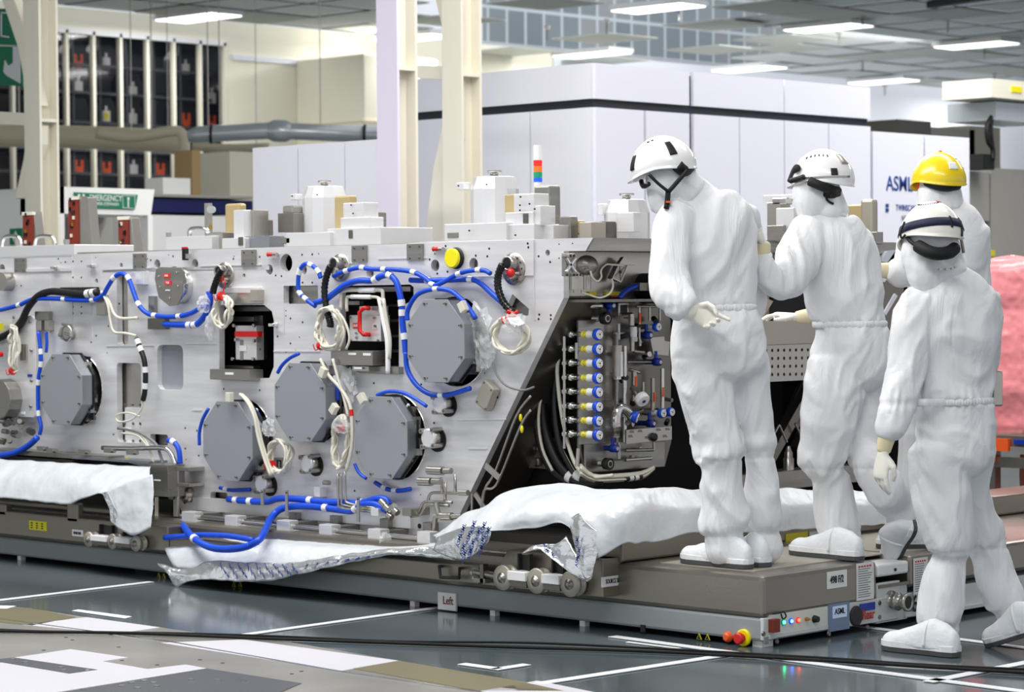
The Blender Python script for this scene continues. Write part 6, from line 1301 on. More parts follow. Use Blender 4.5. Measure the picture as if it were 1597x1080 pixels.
s8 = sheet('foil_flap', [[Y(682, 838, -.16), Y(712, 826, -.17), Y(745, 820, -.18), Y(768, 824, -.18)], [Y(680, 848, -.18), Y(712, 846, -.19), Y(745, 842, -.2), Y(765, 836, -.19)], [Y(676, 858, -.18), Y(710, 872, -.19), Y(738, 868, -.2), Y(762, 846, -.19)]], 'foil_silver', '', .008, 24, 14, 8)
tag(s8, 'silver foil flap printed with rows of blue ASML letters', 'foil sheet')
random.seed(5)
for px, py in ((722, 828), (738, 822), (754, 824), (716, 843), (731, 838), (746, 833), (760, 831), (722, 857), (737, 850), (752, 845), (733, 863), (750, 857), (724, 867)):
    text('ASML', 'foil_print', s8, Y(px, py, -.222), .028, 'ink_blue', '-y', rotz=1.15+random.uniform(-.1, .1), ext=.0004)
for px, py in ((900, 845), (903, 862), (900, 875), (860, 862), (852, 856)): text('ASML', 'foil_print', s6 if px > 880 else s7, Y(px, py, -.235), .022, 'ink_blue', '-y', rotz=1.4 if px > 880 else -.9, ext=.0004)
for k in range(26):
    px = 345+(k % 9)*14+(k//9)*5; py = 884+(k//9)*7+(k % 9)*.2-(3 if px > 420 else 0)*(k//9)*.5; text('ASML', 'foil_print', s4, Y(px, py, -.228), .017, 'ink_blue', '-y', rotz=-1.0+random.uniform(-.3, .3), ext=.0004)
for k in range(7):
    px = 478+k*16; py = 884-(px-478)*.15; text('ASML', 'foil_print', s4, Y(px, py, -.215), .015, 'ink_blue', '-y', rotz=.6+random.uniform(-.3, .3), ext=.0004)

# ================================================================== PEOPLE
def limb(mb, D, st, m, ratio=.8, n=20):
    P = [FD(px, py, D+o) for px, py, o, r in st]; Rr = [r*(D+o)/FOC for px, py, o, r in st]
    k = 4; Q = crom(P, k) if len(P) > 2 else P
    if len(P) > 2:
        q = [Vector((r, 0, 0)) for r in Rr]; rr = [v.x for v in crom(q, k)]
    else: rr = Rr
    secs = []
    for i, p in enumerate(Q):
        t = (Q[min(i+1, len(Q)-1)]-Q[max(i-1, 0)]).normalized()
        u = t.cross(FW); u = u.normalized() if u.length > .15 else RT.copy(); v = t.cross(u).normalized()
        if v.dot(FW) < 0: v = -v
        secs.append((p, t, u, v, rr[i]))
    p, t, u, v, r = secs[0]; cap0 = [(p-t*r*.35*s, t, u, v, r*c) for s, c in ((1, .45), (.7, .75))]
    p, t, u, v, r = secs[-1]; cap1 = [(p+t*r*.35*s, t, u, v, r*c) for s, c in ((.7, .75), (1, .45))]
    secs = cap0+secs+cap1; vs = []; fs = []
    for (p, t, u, v, r) in secs:
        for j in range(n): a = 2*PI*j/n; vs.append(p+u*r*math.cos(a)+v*r*ratio*math.sin(a))
    L = len(secs)
    for i in range(L-1):
        for j in range(n): fs.append((i*n+j, i*n+(j+1) % n, (i+1)*n+(j+1) % n, (i+1)*n+j))
    fs += [list(range(n))[::-1], list(range((L-1)*n, L*n))]
    mb.add(vs, fs, m, True)
def fuse(mb, name, parent, voxel, m, smooth_it=4, wr=0.0, gathers=(), seed=0, label=None):
    o = mb.build('tmp', parent); rm = o.modifiers.new('r', 'REMESH'); rm.mode = 'VOXEL'; rm.voxel_size = voxel; rm.use_smooth_shade = True
    sm = o.modifiers.new('s', 'SMOOTH'); sm.factor = .5; sm.iterations = smooth_it
    bpy.context.view_layer.update(); dg = bpy.context.evaluated_depsgraph_get(); me = bpy.data.meshes.new_from_object(o.evaluated_get(dg))
    org = WO[o.name]; bpy.data.objects.remove(o)
    me.materials.clear(); me.materials.append(M[m])
    for p in me.polygons: p.use_smooth = True; p.material_index = 0
    if wr:
        S_ = Vector((seed*2.3, seed, 0)); nn = [v.normal.copy() for v in me.vertices]
        for v, nr in zip(me.vertices, nn):
            c = v.co+org; q = Vector((c.x*5+c.z*1.2, c.y*5-c.z*1.0, c.z*2.4))+S_; wq = noise.noise_vector(q*.5)*1.4
            a = 1-2.6*abs(noise.noise(q+wq)); b_ = 1-3*abs(noise.noise(q*2.1+wq*1.7+Vector((3, 1, 7)))); c_ = noise.noise(q*.6+Vector((8, 2, 1)))
            d = wr*(.85*max(a, -.2)+.5*max(b_, 0)+1.0*c_-.3)
            for gz, hw, amp in gathers:
                f = math.exp(-((c.z-gz)/hw)**2)
                if f > .02:
                    h = math.sin(c.x*150+c.y*95+4*noise.noise(c*9)); pinch = math.exp(-((c.z-gz)/(hw*.28))**2)
                    d += amp*f*h*.5-amp*.9*pinch
            v.co = v.co+nr*d
    ob = bpy.data.objects.new(name, me); COL.objects.link(ob); ob.parent = parent; WO[ob.name] = org
    if label: ob['label'] = label
    return ob
def hand(name, parent, W, d, back, thumb, curls, m='glove', L=1.0, tc=.4, spread=1.0):
    y = d.normalized(); z = (back-y*back.dot(y)).normalized(); x = y.cross(z)
    if x.dot(thumb) < 0: x = -x
    T = lambda a, b, c: W+(x*a+y*b+z*c)*L
    b = MB(); secs = [(-.03, .024, .02), (0, .026, .02), (.02, .034, .019), (.05, .042, .018), (.08, .043, .016), (.096, .038, .013), (.102, .03, .008)]; n = 16; vs = []; fs = []
    for (yy, wx, wz) in secs:
        for j in range(n): a = 2*PI*j/n; vs.append(T(wx*math.cos(a), yy, wz*math.sin(a)))
    for i in range(len(secs)-1):
        for j in range(n): fs.append((i*n+j, i*n+(j+1) % n, (i+1)*n+(j+1) % n, (i+1)*n+j))
    fs += [list(range(n))[::-1], list(range((len(secs)-1)*n, len(secs)*n))]; b.add(vs, fs, m)
    for fi, (fx, fy, ln) in enumerate(((.031, .088, .074), (.0105, .094, .082), (-.0115, .09, .076), (-.032, .08, .06))):
        ang = 0; p = [fx, fy-.015, 0]; sp = fx*1.6*spread; pts = [T(*p)]; rad = [.0098*L]
        p = [fx*1.02, fy, 0]; pts.append(T(*p)); rad.append(.0098*L)
        for k, fr_ in enumerate((.45, .3, .25)):
            ang += curls[fi]*(1, 1.1, .7)[k]; s_ = ln*fr_; p = [p[0]+sp*s_, p[1]+math.cos(ang)*s_, p[2]-math.sin(ang)*s_]; pts.append(T(*p)); rad.append((.0094, .0086, .0072)[k]*L)
        b.tube(pts, rad, m, 10, 1)
    p0 = T(.022, .02, -.004); p1 = T(.05, .05, -.012-.01*tc); p2 = T(.058-.012*tc, .08, -.016-.02*tc); p3 = T(.056-.03*tc, .103, -.018-.028*tc)
    b.tube([p0, p1, p2, p3], [.0135*L, .0125*L, .0105*L, .0085*L], m, 10, 1)
    return fuse(b, name, parent, .0042, m, 2)
def cuffband(parent, D, st):
    b = MB(); limb(b, D, st, 'cuff', .85); return b.build('glove_cuff', parent, label='beige rubber glove cuff')
def boot(parent, heel, toe, up, sc=1.0, nm='shoe_cover'):
    y = (toe-heel).normalized(); up = (up-y*up.dot(y)).normalized(); x = y.cross(up); L = (toe-heel).length
    def sec(b, prof, m, flat=True):
        vs = []; fs = []; n = 18
        for (t, w_, h, z0) in prof:
            for j in range(n):
                a = 2*PI*j/n; zz = math.sin(a); vs.append(heel+y*L*t+x*w_*sc*math.cos(a)+up*(z0+(h*sc*zz if zz > 0 else .012*zz)))
        for i in range(len(prof)-1):
            for j in range(n): fs.append((i*n+j, i*n+(j+1) % n, (i+1)*n+(j+1) % n, (i+1)*n+j))
        fs += [list(range(n))[::-1], list(range((len(prof)-1)*n, len(prof)*n))]; b.add(vs, fs, m, True)
    b = MB(); sec(b, ((-.03, .012, .04, .03), (0, .03, .07, .028), (.12, .04, .1, .026), (.3, .042, .115, .026), (.45, .044, .098, .026), (.62, .05, .072, .026), (.8, .051, .052, .026), (.93, .042, .042, .028), (1.0, .02, .026, .03), (1.01, .008, .012, .03)), 'suit_boot')
    o = fuse(b, nm, parent, .008, 'suit_boot', 2, .003, (), 3)
    b = MB(); out = []
    for t, w_ in ((-.025, .014), (0, .032), (.12, .042), (.3, .04), (.45, .041), (.62, .05), (.8, .053), (.93, .044), (1.0, .024), (1.02, .01)): out.append((t, w_))
    ring = [heel+y*L*t+x*w_*sc for t, w_ in out]+[heel+y*L*t-x*w_*sc for t, w_ in out[::-1]]
    b.prism(ring, up*.02, 'sole'); b.build('sole', parent, .003, label='dark grey sole')
    b = MB(); ring2 = [heel+up*.018+y*L*t+x*(w_+.001)*sc for t, w_ in out]+[heel+up*.018+y*L*t-x*(w_+.001)*sc for t, w_ in out[::-1]]
    b.prism(ring2, up*.022, 'suit'); b.build('sole_rim', parent, .004)
    b = MB(); pts = [heel+y*L*.36+x*.045*math.cos(a)*sc+up*(.03+.1*sc*math.sin(a)) for a in (0, .5, 1.0, PI/2, PI-1.0, PI-.5, PI)]; b.tube(pts, .006, 'suit', 6, 3); b.build('ankle_strap', parent)
def helmet(parent, c, fwd, up, s, m, vents=True, name='helmet', label=None):
    f = fwd.normalized(); up = (up-f*up.dot(f)).normalized(); r_ = f.cross(up)
    a, b_, h = .138*s, .112*s, .138*s
    def sp(th, ph, k=1.0):
        cz = math.cos(ph); sz = math.sin(ph); e = 1+.06*sz**8; x = a*sz*math.cos(th)*e; y_ = b_*sz*math.sin(th)*e; z = h*cz
        return c+(f*x+r_*y_+up*z)*k
    n, k = 40, 16; V_ = []; Fc = []
    for i in range(k+1):
        for j in range(n):
            th = 2*PI*j/n; lo = PI/2+.16+.1*max(0, -math.cos(th))-.13*abs(math.sin(th))**3+.02*math.cos(th); V_.append(sp(th, lo*i/k))
    for j in range(n):
        th = 2*PI*j/n; p = V_[k*n+j]; d = (p-c); d = (d-up*d.dot(up)).normalized(); V_.append(p+d*(.006+.022*max(0, math.cos(th))**3)*s-up*.006*s)
    for i in range(k+1):
        for j in range(n): Fc.append((i*n+j, (i+1)*n+j, (i+1)*n+(j+1) % n, i*n+(j+1) % n))
    b = MB(); b.add(V_, Fc, m, True); o = b.build(name, parent, label=label); md = o.modifiers.new('s', 'SOLIDIFY'); md.thickness = .004
    return o, sp, (f, r_, up, a, b_, h)
def patch(parent, name, sp, ths, phs, m, k=1.02, th_=.004):
    # curved panel on the dome between outline points
    k = max(k, 1.045); b = MB(); n = len(ths); nn = 8; V_ = []; Fc = []
    for i in range(nn+1):
        for j in range(nn+1):
            u, v = i/nn, j/nn; th = ths[0]+(ths[1]-ths[0])*u; ph = phs[0]+(phs[1]-phs[0])*v
            e = 1-.0*u; V_.append(sp(th, ph, k))
    for i in range(nn):
        for j in range(nn): q = i*(nn+1)+j; Fc.append((q, q+1, q+nn+2, q+nn+1))
    b.add(V_, Fc, m, True); o = b.build(name, parent); md = o.modifiers.new('s', 'SOLIDIFY'); md.thickness = th_; md.offset = 0; return o
def waist_band(parent, body, z0, cen, hgt=.03, lim=.24):
    org = WO[body.name]; nb = 40; R = [[] for _ in range(nb)]
    for v in body.data.vertices:
        c = v.co+org
        if abs(c.z-z0) < .02:
            dx, dy = c.x-cen.x, c.y-cen.y; r = math.hypot(dx, dy)
            if r < lim: R[int((math.atan2(dy, dx)+PI)/(2*PI)*nb) % nb].append(r)
    rr = [sorted(a)[int(len(a)*.8)] if a else None for a in R]
    ok = [r for r in rr if r]
    rr = [r or sum(ok)/len(ok) for r in rr]; rr = [(rr[i-1]+rr[i]*2+rr[(i+1) % nb])/4 for i in range(nb)]
    b = MB(); V_ = []; Fc = []; n = nb*4
    for j in range(n):
        f = j/4; i = int(f); r = rr[i]*(1-(f-i))+rr[(i+1) % nb]*(f-i); a = 2*PI*(f+.5)/nb-PI; r += .0005+.002*math.sin(j*2.1)
        for k, h in enumerate((-1, -.6, .6, 1)): q = r-(.006 if k in (0, 3) else 0); V_.append(Vector((cen.x+q*math.cos(a), cen.y+q*math.sin(a), z0+h*hgt/2)))
    for j in range(n):
        for k in range(3): Fc.append((4*j+k, 4*((j+1) % n)+k, 4*((j+1) % n)+k+1, 4*j+k+1))
    b.add(V_, Fc, 'suit', True); return b.build('waist_band', parent)
def zof(px, py, D): return FD(px, py, D).z

# ---- worker 1: left, leaning to look down, hand on the back
D = 10.31
P1 = empty('person', FD(1140, 885, D)*1, 'leftmost person in white cleanroom suit, white helmet, one gloved hand on the back', 'person', 'workers in white cleanroom suits')
b = MB()
limb(b, D, ((1087, 298, 0, 20), (1090, 312, 0, 36), (1098, 330, 0, 54), (1108, 360, 0, 67), (1112, 400, 0, 67), (1115, 440, 0, 63), (1116, 478, 0, 58), (1118, 515, 0, 67), (1119, 550, 0, 71), (1120, 575, 0, 66)), 'suit', .62)
limb(b, D, ((1095, 560, 0, 46), (1100, 600, 0, 45), (1108, 640, 0, 43), (1116, 675, 0, 41), (1121, 700, 0, 41), (1122, 712, 0, 39), (1124, 722, 0, 33), (1126, 745, 0, 33), (1128, 790, 0, 36), (1129, 822, 0, 38), (1131, 836, 0, 30), (1136, 855, 0, 32), (1138, 868, 0, 29)), 'suit', .85)
limb(b, D, ((1158, 560, .06, 34), (1166, 600, .08, 30), (1171, 640, .08, 27), (1176, 675, .1, 26), (1180, 694, .1, 27), (1181, 704, .1, 23), (1184, 735, .1, 22), (1188, 780, .1, 26), (1190, 815, .1, 27), (1191, 830, .1, 20), (1192, 850, .1, 22), (1192, 866, .1, 21)), 'suit', .9)
limb(b, D, ((1062, 328, -.04, 32), (1050, 355, -.07, 33), (1046, 390, -.1, 30), (1043, 425, -.13, 28), (1049, 455, -.16, 29), (1062, 474, -.19, 25), (1071, 482, -.2, 22)), 'suit', .85)
limb(b, D, ((1150, 335, .06, 26), (1164, 375, .12, 22), (1172, 430, .16, 16), (1174, 475, .22, 15), (1165, 500, .3, 13)), 'suit', .85)
limb(b, D, ((1056, 300, 0, 30), (1078, 300, 0, 28), (1090, 315, 0, 34)), 'suit', .8)
bo = fuse(b, 'body', P1, .0095, 'suit', 3, .0165, [(zof(1116, 480, D), .045, .006), (zof(1124, 716, D), .03, .005), (zof(1130, 836, D), .035, .006)], 1)
waist_band(P1, bo, zof(1116, 480, D), FD(1116, 480, D))
b = MB(); limb(b, D, ((1046, 255, 0, 34), (1043, 275, 0, 37), (1038, 298, -.01, 32), (1032, 316, -.02, 22), (1028, 328, -.02, 13)), 'suit', .85); limb(b, D, ((1052, 270, 0, 32), (1066, 290, 0, 30), (1082, 304, 0, 30)), 'suit', .85)
fuse(b, 'hood', P1, .008, 'suit', 3, .006, (), 2)
hf = (-RT*.86-UP*.2+FW*.32); ho, sp, fr_ = helmet(P1, FD(1034, 262, D), hf, UP+(-RT*.2), .93, 'helmet_white', label='white helmet with black vents')
patch(ho, 'vent', sp, (-2.35, -2.1), (.8, 1.3), 'black', 1.01); patch(ho, 'vent', sp, (-.8, -.55), (1.0, 1.45), 'black', 1.01); patch(ho, 'vent', sp, (-1.35, -1.2), (.55, .58), 'black', 1.01); patch(ho, 'vent', sp, (-1.6, -1.45), (.52, .54), 'black', 1.01)
b = MB(); b.tube([FD(px, py, D-.12) for px, py in ((1012, 272), (1026, 286), (1041, 298))], .0065, 'strap', 8, 3); b.tube([FD(px, py, D-.12) for px, py in ((1072, 266), (1058, 282), (1043, 299))], .009, 'strap', 8, 3); b.tube([FD(px, py, D-.11) for px, py in ((1042, 297), (1041, 312), (1039, 326))], .011, 'strap', 8, 3)
b.build('chin_strap', P1); b = MB(); p = FD(1042, 315, D-.122); b.obox(p, RT*.009, UP*.004, FW*.004, 'orange'); b.build('strap_clip', P1)
b = MB(); b.tube([FD(px, py, D-.1+o_) for px, py, o_ in ((1056, 258, .0), (1066, 266, .02), (1074, 262, .08))], .026, 'strap', 12, 3); b.tube([FD(px, py, D+o_) for px, py, o_ in ((1068, 256, -.05), (1078, 262, .02), (1076, 276, .0))], .017, 'strap', 10, 3); b.build('helmet_cradle', P1)
b = MB(); b.tube([FD(px, py, D+o_) for px, py, o_ in ((1000, 282, -.02), (1003, 291, -.05), (1012, 287, -.09))], .01, 'black_gloss', 8, 3); b.build('goggles', P1)
hand('gloved_hand', P1, FD(1077, 482, D-.2), RT*.8-UP*.45-FW*.05, FW, UP, (.1, .75, .85, .9), L=1.0, tc=.9, spread=1.4)
b = MB(); limb(b, D, ((1066, 480, -.2, 17), (1082, 487, -.2, 14)), 'glove', .9); b.build('glove_wrist', P1)
hl, tl = FZ(1168, 888, .292), FZ(1067, 877, .292); boot(P1, hl, tl, Vector((0, 0, 1)), .95)
hr = FZ(1194, 885, .292); boot(P1, hr, hr+(FW*.8-RT*.45).normalized()*.27-Vector((0, 0, (FW*.8).z*.27)), Vector((0, 0, 1)), 1.0)
# ---- worker 2
D = 10.7
P2 = empty('person', FD(1300, 868, D)*1, 'person in white cleanroom suit leaning on the machine, one foot lifted behind', 'person', 'workers in white cleanroom suits')
b = MB()
limb(b, D, ((1290, 330, 0, 20), (1288, 345, 0, 36), (1296, 368, 0, 54), (1303, 400, 0, 62), (1310, 440, 0, 60), (1316, 475, 0, 58), (1324, 503, 0, 56), (1327, 535, 0, 61), (1328, 565, 0, 61), (1326, 585, 0, 56)), 'suit', .62)
limb(b, D, ((1303, 565, 0, 42), (1300, 610, -.02, 45), (1292, 655, -.04, 42), (1284, 695, -.04, 38), (1283, 722, -.03, 37), (1290, 737, -.02, 27), (1296, 760, 0, 29), (1303, 800, 0, 33), (1308, 826, 0, 34), (1312, 840, 0, 28), (1316, 855, 0, 27)), 'suit', .85)
limb(b, D, ((1354, 565, .04, 34), (1356, 610, .06, 29), (1350, 650, .06, 27), (1343, 685, .03, 29), (1347, 702, 0, 26), (1362, 728, -.04, 31), (1382, 760, -.06, 32), (1394, 782, -.04, 28), (1400, 794, -.02, 21), (1408, 815, 0, 22)), 'suit', .85)
limb(b, D, ((1264, 358, -.02, 28), (1250, 388, -.08, 33), (1236, 418, -.16, 34), (1218, 440, -.24, 29), (1204, 441, -.28, 23), (1195, 424, -.3, 19), (1190, 408, -.3, 16), (1188, 398, -.3, 13)), 'suit', .85)
limb(b, D, ((1330, 370, .1, 30), (1318, 420, .2, 26), (1290, 470, .28, 20), (1268, 491, .34, 13)), 'suit', .85)
bo = fuse(b, 'body', P2, .0095, 'suit', 3, .0165, [(zof(1320, 506, D), .045, .006), (zof(1286, 730, D), .03, .005), (zof(1310, 840, D), .035, .006)], 4)
waist_band(P2, bo, zof(1320, 506, D), FD(1320, 506, D))
b = MB(); limb(b, D, ((1272, 282, 0, 30), (1268, 300, -.01, 31), (1264, 320, -.02, 25), (1258, 338, -.02, 14)), 'suit', .85); limb(b, D, ((1280, 290, .01, 26), (1290, 310, .01, 24), (1295, 335, 0, 28)), 'suit', .9)
fuse(b, 'hood', P2, .008, 'suit', 3, .006, (), 5)
hf = (-RT*.8-UP*.02+FW*.5); ho, sp, fr_ = helmet(P2, FD(1283, 281, D), hf, UP-RT*.02, .93, 'helmet_white', label='white helmet with reflective side strip')
patch(ho, 'vent', sp, (-2.42, -2.2), (1.26, 1.48), 'black', 1.03); patch(ho, 'side_strip', sp, (-2.9, -.9), (1.5, 1.56), 'steel', 1.02); patch(ho, 'reflective_sticker', sp, (-3.1, -2.7), (.7, 1.1), 'steel', 1.012)
for k in range(6): patch(ho, 'vent_slot', sp, (-1.2-.2*k, -1.16-.2*k), (.68+.02*(k-3)**2*.5, .76+.02*(k-3)**2*.5), 'black', 1.012)
b = MB(); b.tube([FD(px, py, D+o_) for px, py, o_ in ((1263, 283, -.1), (1280, 290, -.12), (1296, 296, -.08), (1306, 298, -.0))], .02, 'strap', 10, 3); b.tube([FD(px, py, D+o_) for px, py, o_ in ((1290, 300, -.09), (1304, 303, -.02))], .024, 'strap', 10, 1); b.tube([FD(px, py, D-.07) for px, py in ((1278, 290), (1290, 312), (1300, 318))], .005, 'strap', 8, 3); b.build('helmet_cradle', P2)
b = MB(); b.tube([FD(px, py, D+o_) for px, py, o_ in ((1233, 284, .02), (1240, 266, -.01), (1243, 262, -.06))], .016, 'rubber', 10, 3); b.tube([FD(px, py, D+o_) for px, py, o_ in ((1234, 282, -.03), (1246, 279, -.08), (1254, 276, -.1))], .012, 'black', 10, 3); b.build('goggles', P2, label='dark goggles pushed up on the helmet')
hand('gloved_hand', P2, FD(1190, 384, D-.3), UP*.9-RT*.25, RT, -FW, (.5, .55, .6, .65), L=.95, tc=.5)
cuffband(P2, D, ((1188, 400, -.3, 13), (1189, 392, -.3, 13), (1190, 380, -.3, 12)))
hand('gloved_hand', P2, FD(1240, 495, D+.36), -RT*.95+UP*.1, UP, -FW, (.25, .3, .3, .35), L=.95, tc=.2)
cuffband(P2, D, ((1266, 492, .34, 11), (1254, 494, .35, 11), (1242, 495, .36, 9)))
boot(P2, FZ(1341, 875, .292), FZ(1236, 864, .292), Vector((0, 0, 1)), .95)
hh = FD(1430, 820, D-.05); tt = FD(1392, 876, D+.14); boot(P2, hh, tt, -RT*.8+UP*.2-FW*.25, 1.0)
# ---- worker 3 (yellow helmet, behind)
D = 11.2
P3 = empty('person', FD(1440, 860, D)*1, 'person in white cleanroom suit wearing the yellow helmet, behind the walking worker', 'person', 'workers in white cleanroom suits')
b = MB()
limb(b, D, ((1466, 318, 0, 26), (1468, 330, 0, 38), (1472, 350, 0, 54), (1476, 385, 0, 64), (1478, 430, 0, 63), (1474, 480, 0, 58), (1468, 520, 0, 52), (1466, 560, 0, 56), (1462, 600, 0, 54)), 'suit', .62)
limb(b, D, ((1440, 590, 0, 32), (1434, 640, 0, 30), (1432, 700, 0, 28), (1425, 760, .0, 26), (1412, 810, 0, 24), (1402, 836, 0, 20)), 'suit', .9); limb(b, D, ((1485, 590, 0, 32), (1488, 650, 0, 30), (1486, 720, 0, 28), (1480, 790, 0, 26), (1478, 830, 0, 22)), 'suit', .9)
limb(b, D, ((1440, 350, -.05, 26), (1428, 380, -.05, 26), (1420, 410, -.08, 24), (1408, 424, -.1, 20), (1396, 424, -.1, 17), (1389, 423, -.1, 14)), 'suit', .9)
limb(b, D, ((1515, 365, 0, 26), (1522, 400, 0, 22), (1522, 450, -.02, 20), (1512, 500, -.1, 18)), 'suit', .9)
fuse(b, 'body', P3, .0105, 'suit', 3, .0165, [(zof(1468, 520, D), .045, .006)], 7)
b = MB(); limb(b, D, ((1464, 280, 0, 30), (1463, 298, 0, 33), (1464, 316, 0, 36), (1466, 328, 0, 38)), 'suit', .9); fuse(b, 'hood', P3, .008, 'suit', 3, .008, (), 8)
hf = (-RT*.35-UP*.05+FW*.9); ho, sp, fr_ = helmet(P3, FD(1464, 283, D), hf, UP, .93, 'helmet_yellow', label='yellow helmet with white sticker')
patch(ho, 'sticker', sp, (2.95, 3.35), (1.02, 1.28), 'paper', 1.012); patch(ho, 'red_dot', sp, (2.9, 3.3), (.05, .2), 'red', 1.01)
for th, ph in ((2.2, .9), (2.5, .75), (2.3, 1.15)): patch(ho, 'vent', sp, (th, th+.12), (ph, ph+.06), 'paper', 1.012)
b = MB(); b.tube([FD(px, py, D+o_) for px, py, o_ in ((1446, 282, -.06), (1462, 288, -.1), (1478, 290, -.1), (1492, 288, -.05))], .026, 'strap', 12, 3); b.build('helmet_cradle', P3)
b = MB(); b.tube([FD(px, py, D) for px, py in ((1434, 282), (1431, 292), (1438, 293))], .01, 'orange', 8, 2); b.build('ear_clip', P3)
cuffband(P3, D, ((1390, 423, -.1, 13), (1378, 422, -.1, 12), (1366, 422, -.1, 11)))
hand('gloved_hand', P3, FD(1368, 424, D-.1), -RT*.9-UP*.35, UP-RT*.2, -FW-UP, (.3, .3, .35, .4), L=.95, tc=.2)
f3 = FZ(1386, 855, .292); boot(P3, f3+(RT*.2), f3-(RT*.05), Vector((0, 0, 1)), .9); f3b = FZ(1478, 850, .292); boot(P3, f3b, f3b+(FW*.25-Vector((0, 0, FW.z*.25))), Vector((0, 0, 1)), .9)
# ---- worker 4 (walking, nearest)
D = 9.88
P4 = empty('person', FD(1450, 1020, D)*1, 'person in white cleanroom suit on the floor, cream helmet with navy headband', 'person', 'workers in white cleanroom suits')
b = MB()
limb(b, D, ((1466, 425, 0, 26), (1474, 438, 0, 42), (1480, 456, 0, 60), (1485, 485, 0, 70), (1487, 525, 0, 69), (1488, 565, 0, 66), (1489, 600, 0, 62), (1489, 626, 0, 57), (1490, 655, 0, 60), (1491, 695, 0, 61), (1490, 725, 0, 56)), 'suit', .62)
limb(b, D, ((1462, 700, 0, 45), (1465, 750, -.01, 45), (1472, 795, -.02, 44), (1480, 832, -.02, 42), (1484, 856, -.01, 38), (1482, 870, 0, 30), (1477, 900, 0, 34), (1471, 940, 0, 36), (1467, 962, 0, 35), (1466, 976, 0, 29), (1462, 990, 0, 32), (1462, 1003, 0, 31)), 'suit', .85)
limb(b, D, ((1514, 700, .05, 36), (1514, 750, .1, 32), (1520, 795, .14, 31), (1530, 828, .16, 33), (1537, 846, .17, 31), (1542, 858, .17, 25), (1550, 890, .18, 27), (1562, 925, .18, 30), (1570, 942, .18, 29), (1575, 954, .18, 22), (1582, 968, .18, 24)), 'suit', .85)
limb(b, D, ((1438, 470, -.02, 30), (1424, 510, -.04, 30), (1415, 560, -.07, 29), (1404, 605, -.1, 28), (1394, 645, -.13, 26), (1387, 668, -.14, 22), (1384, 680, -.14, 15)), 'suit', .85)
limb(b, D, ((1528, 465, .02, 30), (1534, 510, .04, 26), (1534, 560, .08, 24), (1520, 600, .16, 20), (1500, 610, .22, 18)), 'suit', .85)
bo = fuse(b, 'body', P4, .0095, 'suit', 3, .0165, [(zof(1490, 626, D), .045, .007), (zof(1484, 862, D), .03, .005), (zof(1466, 976, D), .035, .006)], 10)
waist_band(P4, bo, zof(1490, 626, D), FD(1490, 626, D))
b = MB(); limb(b, D, ((1452, 365, 0, 38), (1451, 388, 0, 42), (1449, 408, 0, 42), (1446, 428, -.02, 36), (1438, 446, -.03, 24)), 'suit', .85); limb(b, D, ((1462, 390, .01, 36), (1470, 412, .02, 34), (1476, 435, 0, 38)), 'suit', .9)
fuse(b, 'hood', P4, .008, 'suit', 3, .008, (), 11)
b = MB()
for px, py in ((1467, 420), (1477, 420), (1486, 419), (1491, 417)): p = FD(px, py, D-.16); b.lathe(p, -FW, [(-.04, .005), (.003, .005)], 'steel', 10)
b.build('snap_buttons', P4)
hf = (-RT*.35-UP*.18+FW*.88); ho, sp, fr_ = helmet(P4, FD(1452, 369, D), hf, UP+FW*.12, .97, 'helmet_cream', label='cream helmet with navy headlamp band')
f_, r2_, u2_, a_, b2_, h_ = fr_
b = MB(); cc = FD(1452, 369, D)
V_ = []; Fc = []; n = 48
for j in range(n):
    th = 2*PI*j/n
    for ph in (1.25, 1.5): V_.append(sp(th, ph, 1.03))
for j in range(n): Fc.append((2*j, 2*j+1, (2*j+3) % (2*n), (2*j+2) % (2*n)))
b.add(V_, Fc, 'strap_navy', True); o = b.build('headband', P4, label='navy blue headlamp band'); md = o.modifiers.new('s', 'SOLIDIFY'); md.thickness = .004
patch(ho, 'band_clip', sp, (3.05, 3.12), (1.2, 1.55), 'black', 1.05); patch(ho, 'band_clip', sp, (2.55, 2.62), (1.2, 1.75), 'black', 1.05); patch(ho, 'red_dot', sp, (2.2, 2.75), (.26, .4), 'red', 1.012)
for k in range(13): th = 3.1+.12*k; patch(ho, 'vent_hole', sp, (th, th+.05), (.62-.008*(k-6)**2*.4, .65-.008*(k-6)**2*.4), 'ink', 1.012)
b = MB(); b.tube([FD(px, py, D+o_) for px, py, o_ in ((1432, 384, -.1), (1446, 392, -.14), (1462, 396, -.15), (1480, 394, -.12), (1488, 388, -.06))], .026, 'strap', 12, 3); b.tube([FD(px, py, D+o_) for px, py, o_ in ((1413, 368, -.02), (1424, 380, -.1), (1442, 386, -.14))], .008, 'strap', 8, 3); b.build('helmet_cradle', P4)
b = MB(); b.cyl(FD(1499, 374, D-.08), FD(1503, 395, D-.08), .006, 'steel_dark', 8); b.tube([FD(px, py, D-.06) for px, py in ((1411, 346), (1405, 362), (1406, 372), (1412, 366))], .004, 'strap', 6, 3); b.build('side_clips', P4)
cuffband(P4, D, ((1385, 676, -.14, 15), (1381, 690, -.14, 13), (1378, 704, -.14, 11)))
hand('gloved_hand', P4, FD(1377, 708, D-.14), -UP*.95-RT*.1, -RT*.8-FW*.5, -FW+RT*.6, (.25, .35, .4, .45), L=.98, tc=.6)
boot(P4, FZ(1492, 1025, 0.003), FZ(1380, 1012, 0.003), Vector((0, 0, 1)), 1.0)
t4 = FZ(1541, 1008, .003); h4 = t4+RT*.2+Vector((0, 0, .085))-FW*.17; boot(P4, h4, t4, Vector((0, 0, 1))+RT*-.4, 1.0)
